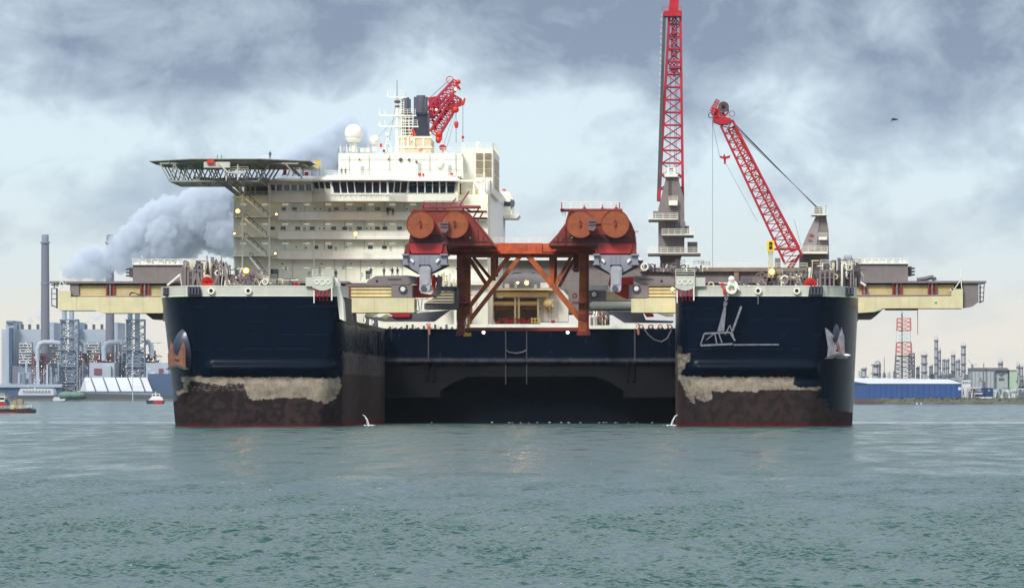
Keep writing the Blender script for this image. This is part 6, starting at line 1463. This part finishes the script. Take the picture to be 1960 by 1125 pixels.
for a, b, yb, yt, n, sd, lab in ((26, 118, 764, 690, 90, 61, 'dense blue grey pipework below the leftmost boiler house'), (150, 172, 764, 680, 40, 62, 'narrow band of blue grey pipework between the flue stacks and the sheds'), (220, 245, 722, 655, 40, 63, 'blue grey pipework above the storage hall roof'), (268, 300, 716, 655, 40, 64, 'blue grey pipework right of the second flue stacks')):
    t_ = machinery(a, b, yb, yt, 6900 if a < 200 else 6960, n, lab, mats=[F1['mg'], F1['lg'], F1['pb'], F1['dk'], F1['br']], seed=sd, name='plant_pipework', cat='pipework')
    lamps(t_, [(a+rng.random()*(b-a), yt+rng.random()*(yb-yt)) for _ in range(14)], 6880, .55)
# ---------------- right shore
YR = 3640.
G_ = {k: mat(n, c, r, var=v, scale=s) for k, (n, c, r, v, s) in dict(blue=('blue warehouse cladding', (.018, .072, .25), .5, .06, .05), blued=('navy container paint', (.015, .04, .13), .5, .1, .1), roof=('white warehouse roof', (.50, .54, .58), .5, .05, .05),
      col=('refinery column steel', (.33, .36, .40), .5, .2, .1), cold=('refinery dark steel', (.13, .15, .19), .5, .2, .1), fac=('grey factory cladding', (.36, .40, .43), .6, .05, .1), gre=('pale green cladding', (.34, .47, .36), .6, .06, .1),
      bank=('olive bank vegetation', (.07, .075, .04), .95, .35, .12), rock=('brown quay stone', (.15, .10, .085), .9, .25, .1), rr=('faded red lattice', (.45, .14, .13), .6, .1, .1), wh=('white lattice', (.58, .60, .62), .6, .1, .1)).items()}
mb = MB(); mb.box(90, 4500, YR, 14000, -3, 1.6); o = mb.build('shore_ground', mat('shore ground', (.12, .12, .10), .95, var=.2, scale=.05)); tag(o, kind='structure')
def bank():
    mb = MB(); n = 140; xs = np.linspace(PX(1686, YR), PX(2300, YR), n); pr = [(0, 0), (3, 1.3), (9, 2.9), (18, 4.0), (30, 4.3)]; vs = []; fs = []
    for i, x in enumerate(xs):
        for j, (y, z) in enumerate(pr): vs.append((x, YR-4+y+rng.normal()*.7, z+(rng.normal()*.45 if j > 1 else 0)))
    for i in range(n-1):
        for j in range(4): a = i*5+j; fs.append((a, a+5, a+6, a+1))
    mb.add(vs, fs)
    for k in range(1400):
        x = rng.uniform(xs[0], xs[-1]); t = rng.uniform(.1, 1); y = YR-4+30*t; z = 4.1*min(1, t*1.6); s = rng.uniform(.4, 1.5)
        q = [(x+rng.normal()*s, y+rng.normal()*s, z+rng.uniform(-.2, s*.9)) for _ in range(3)]; mb.add(q, [(0, 1, 2)])
    o = mb.build('grassy_bank', G_['bank']); tag(o, 'olive green scrub growing on the far right bank', 'bank vegetation', None, 'stuff')
bank()
mb = MB(); mb.pp([(1560, 763.5), (1686, 763.5), (1690, 773.4), (1560, 773.4)], YR-3, 20)
for k in range(22): mb.pb(1640+k*2.2, 763+rng.random(), 1641.5+k*2.2, 772, YR-4.2, 1.5)
single(mb, 'quay', G_['rock'], P(1640, 773, YR-3), 'brown stone quay in front of the blue warehouse', 'quay')
mb = MB(); mb.pp([(1640, 768.5), (2200, 768.5), (2200, 773.4), (1640, 773.4)], YR-1.5, 2); single(mb, 'shore_kerb', G_['cold'], P(1700, 773, YR-1.5), 'dark tide line kerb at the foot of the scrub bank', 'kerb')
YBW = 3700.; t_ = thing('blue_warehouse', P(1750, 760, YBW), 'long bright blue warehouse with shallow white roof on the right shore', 'warehouse')
xl, xr = PX(1664, YBW), PX(1841, YBW); zt_ = PZ(734, YBW); zb_ = PZ(759, YBW)
mb = MB(); mb.add([(xl, YBW, 1), (xr, YBW, 1), (xr, YBW, zt_), (xl, YBW, zt_), (xl-48, YBW+150, 1), (xl-48, YBW+150, zt_+2), (xr, YBW+150, 1), (xr, YBW+150, zt_)], [(0, 1, 2, 3), (4, 0, 3, 5), (1, 6, 7, 2), (6, 4, 5, 7)]); wl = mb.build('wall', G_['blue'], t_)
for k in range(18): x = xl+(xr-xl)*k/17; MB().box(x-.22, x+.22, YBW-.25, YBW+.1, 1, zt_-.2).build('wall_rib', G_['blued'], t_)
mb = MB(); zr = PZ(722, YBW+75)
mb.add([(xl-.5, YBW-.6, zt_), (xr+.5, YBW-.6, zt_), (xr-6, YBW+70, zr-1.5), ((xl+xr)/2, YBW+75, PZ(724.5, YBW+75)), (xl-30, YBW+80, zr), (xl-60, YBW+80, zr+.4), (xl-49, YBW+150, zt_+2)], [(0, 1, 2, 3, 4), (0, 4, 5, 6)]); mb.build('roof', G_['roof'], t_)
mb = MB(); mb.cyl(P(1837, 743.5, YBW-.5), P(1837, 743.5, YBW+.3), 1.3, n=14); mb.build('round_sign', G_['wh'], t_)
# distillation columns
cols_ = [(1649, 1658, 702, 0), (1670, 1683, 693.6, 2), (1754, 1759.5, 700, 0), (1764, 1774, 677, 1), (1779, 1785, 697, 0), (1789, 1795, 648, 1), (1795.5, 1800.5, 668.4, 1), (1804, 1809, 686, 0), (1811, 1816.5, 685, 0), (1821, 1828, 677, 1), (1830, 1837, 686, 0), (1840, 1848, 660, 1), (1853, 1859, 707.6, 2), (1946, 1951, 697, 1), (1952, 1958, 700, 1), (1911, 1919, 690, 1)]
names_ = ['squat grey column left of the red and white tower', 'pale twin bodied column with a curved overhead pipe', 'short slim column right of the red and white tower', 'thick grey column with crown platforms right of the red and white tower', 'short slim column left of the tallest column', 'tallest grey refinery column with a pointed top', 'column touching the tallest column on its right', 'left one of a pair of mid height slim columns', 'right one of a pair of mid height slim columns', 'column with wide platforms left of the lattice clad one', 'rough low column left of the second tallest column', 'second tallest refinery column, bristling with platforms', 'small column with hooped pipe beside the grey factory', 'left one of two columns at the right edge', 'right one of two columns at the right edge', 'stubby column standing behind the grey factory']
for (a, b, top, k), lab in zip(cols_, names_):
    Yq = 3850+rng.uniform(-40, 60) if b < 1900 else 3880; t_ = thing('refinery_column', P((a+b)/2, 765, Yq), lab, 'column', 'refinery columns'); s_ = Yq/F; r_ = (b-a)/2*s_; x = PX((a+b)/2, Yq); z1 = PZ(top, Yq)
    MB().lathe((x, Yq, 1), [(0, 0), (r_*.8, 0), (r_*.8, z1-3), (r_*.6, z1-1.6), (0, z1-1)], 14).build('vessel', G_['col'], t_, True)
    n_ = max(2, int((z1-10)/7)); mb = MB()
    for j in range(n_):
        z = z1-1.5-j*6.3-rng.uniform(0, 1.5); mb.lathe((x, Yq, z), [(r_*.8, 0), (r_*(1.25+.35*rng.random()), 0), (r_*1.35, .9), (r_*.8, .9)], 10)
    mb.bar((x+r_*.95, Yq-r_*.6, 2), (x+r_*.95, Yq-r_*.6, z1), .5); mb.bar((x-r_*1.05, Yq-r_*.6, 2), (x-r_*1.05, Yq-r_*.6, z1-2), .4); mb.build('platforms', G_['cold'], t_)
    mb = MB()
    if k == 1:
        for d in (-1, 0, 1): mb.bar((x+d*r_*.9, Yq, z1-2), (x+d*r_, Yq, z1+1.6+(d == 0)), .35)
    if k == 2: mb.tube([Vector((x-r_*.2, Yq, z1-2))]+[Vector((x+r_*.5-r_*.8*math.cos(q), Yq, z1-1+r_*.8*math.sin(q))) for q in np.linspace(.2, 2.9, 8)]+[Vector((x+r_*1.3, Yq, 3))], .8)
    if k: mb.build('overhead_pipe', G_['col'], t_)
    for j in range(3): xx = x+rng.uniform(-2, 2.6)*r_; MB().box(xx, xx+rng.uniform(2, 6), Yq-4, Yq+4, 1, rng.uniform(12, 24)).build('pipe_bundle', G_['cold' if j else 'col'], t_)
# red and white lattice tower
Yr = 3800.; t_ = thing('lattice_tower', P(1730, 765, Yr), 'tall red and white lattice tower with a dark central flare pipe', 'tower')
def band(y0, y1, m, nm, w0, w1, bays):
    mb = MB(); mb.lattice(P(1730, y1, Yr), P(1730, y0, Yr), .75, .36, bays, w0*Yr/F, w1*Yr/F, xb=True); mb.build(nm, m, t_)
band(609, 633, G_['rr'], 'red_band', 26, 25, 3); band(633, 655, G_['wh'], 'white_band', 27.5, 26, 3); band(655, 681, G_['rr'], 'red_band', 30, 27.5, 3); band(681, 723, G_['cold'], 'base_section', 36, 30, 5)
mb = MB(); mb.pl(1726.5, 600, 1726.5, 765, Yr, 3.2, n=10); mb.pl(1726.5, 596, 1726.5, 600, Yr, 1.5); mb.build('flare_pipe', G_['cold'], t_)
mb = MB(); mb.pl(1726.5, 612, 1726.5, 630, Yr-.7, 3.4, n=10); mb.pl(1726.5, 656, 1726.5, 680, Yr-.7, 3.4, n=10); mb.build('pipe_band', G_['rr'], t_)
mb = MB(); mb.lattice(P(1745, 723, Yr), P(1745, 676, Yr), .7, .5, 6, 4.2, 4.2, xb=True)
for y in (681, 691, 702): mb.pb(1714, y, 1750, y+1.6, Yr-6, 12)
mb.build('service_frame', G_['cold'], t_)
mb = MB(); mb.pl(1692.5, 684, 1692.5, 765, Yr, 1.3); mb.pp([(1689, 722), (1691, 712), (1694, 712), (1697, 722)], Yr, 2); single(mb, 'vent_mast', G_['cold'], P(1692, 765, Yr), 'thin dark vent mast left of the red and white tower', 'mast')
t_ = simple('grey_factory', [('wall', (1862, 707, 1903, 760, 0), G_['fac']), ('roof_edge', (1861, 703.5, 1929, 708, -1), G_['cold']), ('right_wall', (1903.5, 708, 1929, 760, 2), G_['fac']), ('dark_joint', (1902, 708, 1905, 742, -1, 2), G_['cold'])], 3790, 'grey boxy factory hall with dark emblem on its right wall', 'factory')
for k in range(5): MB().pb(1866+k*7.5, 709, 1866.6+k*7.5, 741, 3789.6, .6).build('wall_seam', G_['cold'], t_)
mb = MB(); mb.pp([(1912, 713), (1922, 713), (1922, 716), (1919, 716), (1918, 719.5), (1915, 719.5), (1914, 716.5), (1911.5, 716)], 3791.2, .6); mb.pb(1912, 723, 1922, 726.5, 3791.2, .6); mb.build('emblem', G_['cold'], t_)
mb = MB(); mb.pl(1883, 695, 1883, 742, 3785, 1.6); mb.tube([P(1877, 722, 3785), P(1877, 729, 3785), P(1885, 731, 3785), P(1885, 742, 3785)], .5); mb.build('wall_pipe', G_['cold'], t_)
t_ = simple('green_building', [('wall', (1933, 707, 1947, 762, 0), G_['gre']), ('roof_edge', (1932, 706, 1948, 708, -1, 40), G_['wh'])], 3780, 'pale green tall building near the right edge', 'building')
for a, b, lab in ((1867, 1884.5, 'left one of two navy containers with white label in front of the factory'), (1885.5, 1901, 'right one of two navy containers with white label in front of the factory')):
    t_ = simple('shipping_container', [('body', (a, 742, b, 759, 0, 12), G_['blued']), ('label', ((a+b)/2-1.5, 746, (a+b)/2+1.5, 748, -.4, .3), G_['wh'])], 3690, lab, 'container', 'navy containers')
t_ = simple('blue_tank', [('body', (1901.5, 744, 1918, 760, 0, 12), F1['pb']), ('stripe', (1902, 747.5, 1917, 749.5, -.4, .3), G_['wh'])], 3685, 'pale blue skid tank right of the navy containers', 'tank')
for k, (a, b, t, lab) in enumerate(((1842, 1858, 727, 'white site cabin stack beside the blue warehouse end'), (1858, 1867, 741, 'low pink grey cabin left of the navy containers'), (1842, 1850, 748, 'small pale cabin at the right foot of the blue warehouse'), (1920, 1931, 746, 'small pale cabin right of the pale blue tank'), (1936, 1944, 745, 'white pickup sized cabin near the right edge'), (1950, 1962, 748, 'dark low shed at the extreme right'))):
    m = (G_['wh'], mat('pinkish render', (.40, .33, .32), .7), G_['fac'], G_['wh'], G_['roof'], G_['cold'])[k]; t_ = simple('site_cabin', [('body', (a, t, b, 761, 0, 14), m)], 3680-k*2, lab, 'cabin', None)
    for j in range(int((b-a)/4)): MB().pb(a+1+j*4, t+3, a+3+j*4, t+6, 3679.4-k*2, .4).build('window', G_['cold'], t_)
machinery(1844, 1866, 761, 742, 3672, 40, 'clutter of white pipes and frames beside the blue warehouse', mats=[G_['wh'], G_['col'], G_['rock']], seed=41, name='yard_clutter', cat='clutter')
machinery(1904, 1962, 762, 742, 3672, 90, 'jumble of pipes, tanks and frames along the right edge', mats=[G_['wh'], G_['col'], G_['cold'], G_['gre']], seed=43, name='yard_clutter', cat='clutter')
machinery(1856, 1960, 740, 715, 3870, 60, 'grey refinery pipework behind the factory and green building', mats=[G_['col'], G_['cold']], seed=44, name='refinery_pipework', cat='pipework')
machinery(1755, 1858, 765, 712, 3890, 120, 'grey refinery pipework behind the blue warehouse', mats=[G_['col'], G_['cold']], seed=47, name='refinery_pipework', cat='pipework')
machinery(1640, 1715, 765, 708, 3890, 60, 'low grey refinery pipework beside the right bow', mats=[G_['col'], G_['cold']], seed=48, name='refinery_pipework', cat='pipework')
mb = MB(); mb.pl(1950, 765, 1946, 728, 3700, 1.5); mb.pl(1942, 765, 1946, 728, 3700, 1.5); mb.pl(1944, 745, 1949, 745, 3700, 1.2); single(mb, 'trestle', G_['gre'], P(1946, 765, 3700), 'green A shaped frame in front of the two edge columns', 'frame')
# wind turbine far behind
Yx = 5200.; t_ = thing('wind_turbine', P(1861, 762, Yx), 'distant wind turbine rising behind the grey factory', 'wind turbine')
MB().cyl(P(1861, 765, Yx), P(1861, 698, Yx), 2., 1.2, 10).build('tower', G_['cold'], t_, True)
MB().pb(1859.5, 696.6, 1862.5, 699, Yx-3, 8).build('nacelle', G_['cold'], t_)
for a, b in ((1852.5, 688), (1871, 697), (1858, 712)): MB().pl(1861, 698, a, b, Yx-4, 1.3).build('blade', G_['col'], t_)
for x, lab in ((1755, 'left one of two tiny white buoys at the right shore'), (1763, 'right one of two tiny white buoys at the right shore')):
    mb = MB(); c = P(x, 773, 3560); mb.sph((c.x, c.y, .3), .55, 8, 6); mb.cyl((c.x, c.y, .3), (c.x, c.y, 1.5), .25, .1, 8); single(mb, 'buoy', M['white2'], (c.x, c.y, 0), lab, 'buoy')
# ================================================================= BOATS
Yt = 1570.
t_ = thing('tugboat', (PX(15, Yt), Yt, 0), 'dark tugboat with white wheelhouse cut by the left edge', 'tugboat')
mb = MB(); mb.pp([(-70, 772), (0, 783), (38, 783), (57, 780), (64, 784), (62, 791), (-70, 791)], Yt, 8); mb.build('hull', M['black'], t_)
mb = MB()
for k in range(6): mb.wheel(P(34+k*5, 784.5, Yt-.3), .55, .25, .5, n=12)
mb.build('tyre_fender', M['greyd'], t_)
mb = MB(); mb.pb(-40, 768, 14, 784, Yt+1, 6); mb.build('deckhouse', M['cowl'], t_)
mb = MB(); mb.pb(-20, 758, 9, 768, Yt+1.5, 4.5); wh_ = mb.build('wheelhouse', M['white'], t_); mb = MB(); mb.pb(-18, 760, 8, 764.5, Yt+1.4, .2); mb.build('window_band', M['glass'], wh_)
mb = MB(); mb.pb(0, 771, 10, 776, Yt+.8, .4); mb.build('red_panel', M['clothr'], t_)
mb = MB(); mb.prail(-5, 783, 60, 781, Yt-.1, 1.0, step=1.2); mb.prail(-18, 758, 9, 758, Yt+1.4, .9, step=1.); mb.build('railing', M['white'], t_)
for a_ in (2, 6, 10): MB().cyl(P(a_, 780, Yt+.95), P(a_, 780, Yt+1.05), .22, n=10).build('porthole', M['glass'], t_)
mb = MB(); mb.sph(P(12, 765, Yt+1), .5, 10, 8); mb.cyl(P(5, 758, Yt+3), P(5, 753, Yt+3), .45, n=10); mb.build('funnel', M['greyd'], t_)
mb = MB(); mb.pl(44, 782, 50, 772, Yt+3, 1.4); mb.pl(50, 772, 56, 781, Yt+3, 1.2); mb.pb(45, 779, 52, 784, Yt+2, 2); mb.build('towing_gear', M['steel'], t_)
mb = MB(); mb.pp([(-70, 788.5), (62.5, 788.5), (62, 791), (-70, 791)], Yt-.1, .2); mb.build('boot_stripe', M['crimson'], t_)
mb = MB(); mb.pb(33, 763, 43, 783, Yt+1.5, 4); mb.pb(25, 766, 32, 783, Yt+2, 3); mb.build('towing_winch_house', mat('beige boat paint', (.30, .26, .19), .6), t_)
mb = MB(); mb.pb(22, 775, 27, 784, Yt+.5, 2); mb.build('yellow_bollard', M['yellow'], t_)
mb = MB(); mb.pl(15, 772, 15, 752, Yt+2, 1.6); mb.pl(8, 757, 22, 757, Yt+2, 1); mb.pl(10, 762, 20, 762, Yt+2, 1); mb.pl(33, 766, 28, 760, Yt+2, 1.2); mb.build('mast', M['steel'], t_)
Yp_ = 3750.
t_ = thing('pilot_boat', (PX(296, Yp_), Yp_, 0), 'small dark hulled boat with white cabin and red patch beside the left bow', 'boat')
mb = MB(); mb.pp([(279, 765.5), (314, 765.5), (313, 773), (281, 773)], Yp_, 6); mb.build('hull', M['funnel'], t_)
mb = MB(); mb.pb(294, 766.5, 311, 771, Yp_-.2, .3); mb.build('red_patch', M['clothr'], t_)
mb = MB(); mb.pp([(284, 765.5), (290, 759), (309, 759), (312, 765.5)], Yp_+1, 4); mb.pb(291, 753, 306, 759, Yp_+1.5, 3); mb.pl(298, 753, 298, 749, Yp_+2, 1.2); cb_ = mb.build('cabin', M['white2'], t_); mb = MB(); mb.pb(292, 754.5, 297, 757.5, Yp_+1.3, .2); mb.pb(299, 754.5, 305, 757.5, Yp_+1.3, .2); mb.build('window', M['glass'], cb_)
# ================================================================= STEAM
stm = bpy.data.materials.new('steam'); stm.use_nodes = True; t = stm.node_tree; t.nodes.clear()
vo = t.nodes.new('ShaderNodeVolumePrincipled'); vo.inputs['Color'].default_value = (.86, .92, 1, 1); vo.inputs['Density'].default_value = .085; vo.inputs['Anisotropy'].default_value = .2
oo = t.nodes.new('ShaderNodeOutputMaterial'); t.links.new(vo.outputs[0], oo.inputs['Volume'])
def puffs(path, n, Y, name, lab, seed, sub=3):
    # billowing cloud: many overlapping bumpy balls fused by a voxel remesh
    r_ = random.Random(seed); bm = bmesh.new()
    for k in range(n):
        t_ = r_.random()**.8; i = t_*(len(path)-1); j = min(int(i), len(path)-2); f_ = i-j
        (x0, y0, r0), (x1, y1, r1) = path[j], path[j+1]; x, y, rr = x0+(x1-x0)*f_, y0+(y1-y0)*f_, r0+(r1-r0)*f_
        a = r_.random()*6.28; q = rr*math.sqrt(r_.random()); c = P(x+q*math.cos(a), y+q*math.sin(a)*.8, Y); c.y += r_.uniform(-1, 1)*rr*.6*Y/F; s_ = rr*r_.uniform(.28, .55)*Y/F
        mb2 = bmesh.ops.create_icosphere(bm, subdivisions=2, radius=s_, matrix=Matrix.Translation(c))
    me = bpy.data.meshes.new(name); bm.to_mesh(me); bm.free(); o = bpy.data.objects.new(name, me); S.collection.objects.link(o)
    rr0 = sum(p[2] for p in path)/len(path)*Y/F
    rm = o.modifiers.new('r', 'REMESH'); rm.mode = 'VOXEL'; rm.voxel_size = rr0/11
    dg = bpy.context.evaluated_depsgraph_get(); me2 = bpy.data.meshes.new_from_object(o.evaluated_get(dg)); o.modifiers.clear(); o.data = me2
    co = np.empty(len(me2.vertices)*3); me2.vertices.foreach_get('co', co); co = co.reshape(-1, 3); no = np.empty_like(co.ravel()); me2.vertices.foreach_get('normal', no); no = no.reshape(-1, 3)
    for i in range(len(co)):
        v = Vector(co[i])/rr0; d = (abs(mnoise.noise(v*2.6))*.30+abs(mnoise.noise(v*6))*.13+mnoise.noise(v*13)*.035)*rr0; co[i] += no[i]*d
    me2.vertices.foreach_set('co', co.ravel()); me2.materials.clear(); me2.materials.append(stm); me2.update(); tag(o, lab, 'steam', None, 'stuff')
puffs([(138, 514, 18), (185, 497, 30), (250, 472, 40), (330, 445, 58), (410, 435, 66), (500, 370, 70), (600, 306, 34), (680, 262, 40)], 190, 6830, 'steam_plume', 'large blue grey steam plume drifting behind the ship from the power station', 4)
puffs([(48, 622, 4), (60, 612, 8), (74, 603, 11), (88, 598, 9)], 26, 7150, 'steam_puff', 'small pale steam puff over the leftmost boiler house', 5)
puffs([(160, 622, 4), (172, 612, 8), (186, 605, 10), (196, 606, 6)], 24, 7150, 'steam_puff', 'small pale steam puff over the second boiler house', 6)
# ================================================================= HAZE
mb = MB(); mb.box(-5000, 5000, -900, 14500, -4.2, 330); hz = mb.build('haze', bpy.data.materials.new('haze air')); tag(hz, kind='stuff', lab=None) if False else tag(hz, kind='stuff')
m = hz.data.materials[0]; m.use_nodes = True; t = m.node_tree; t.nodes.clear(); vo = t.nodes.new('ShaderNodeVolumePrincipled'); vo.inputs['Color'].default_value = (.74, .86, 1, 1); vo.inputs['Density'].default_value = 1.2e-5
oo = t.nodes.new('ShaderNodeOutputMaterial'); t.links.new(vo.outputs[0], oo.inputs['Volume'])
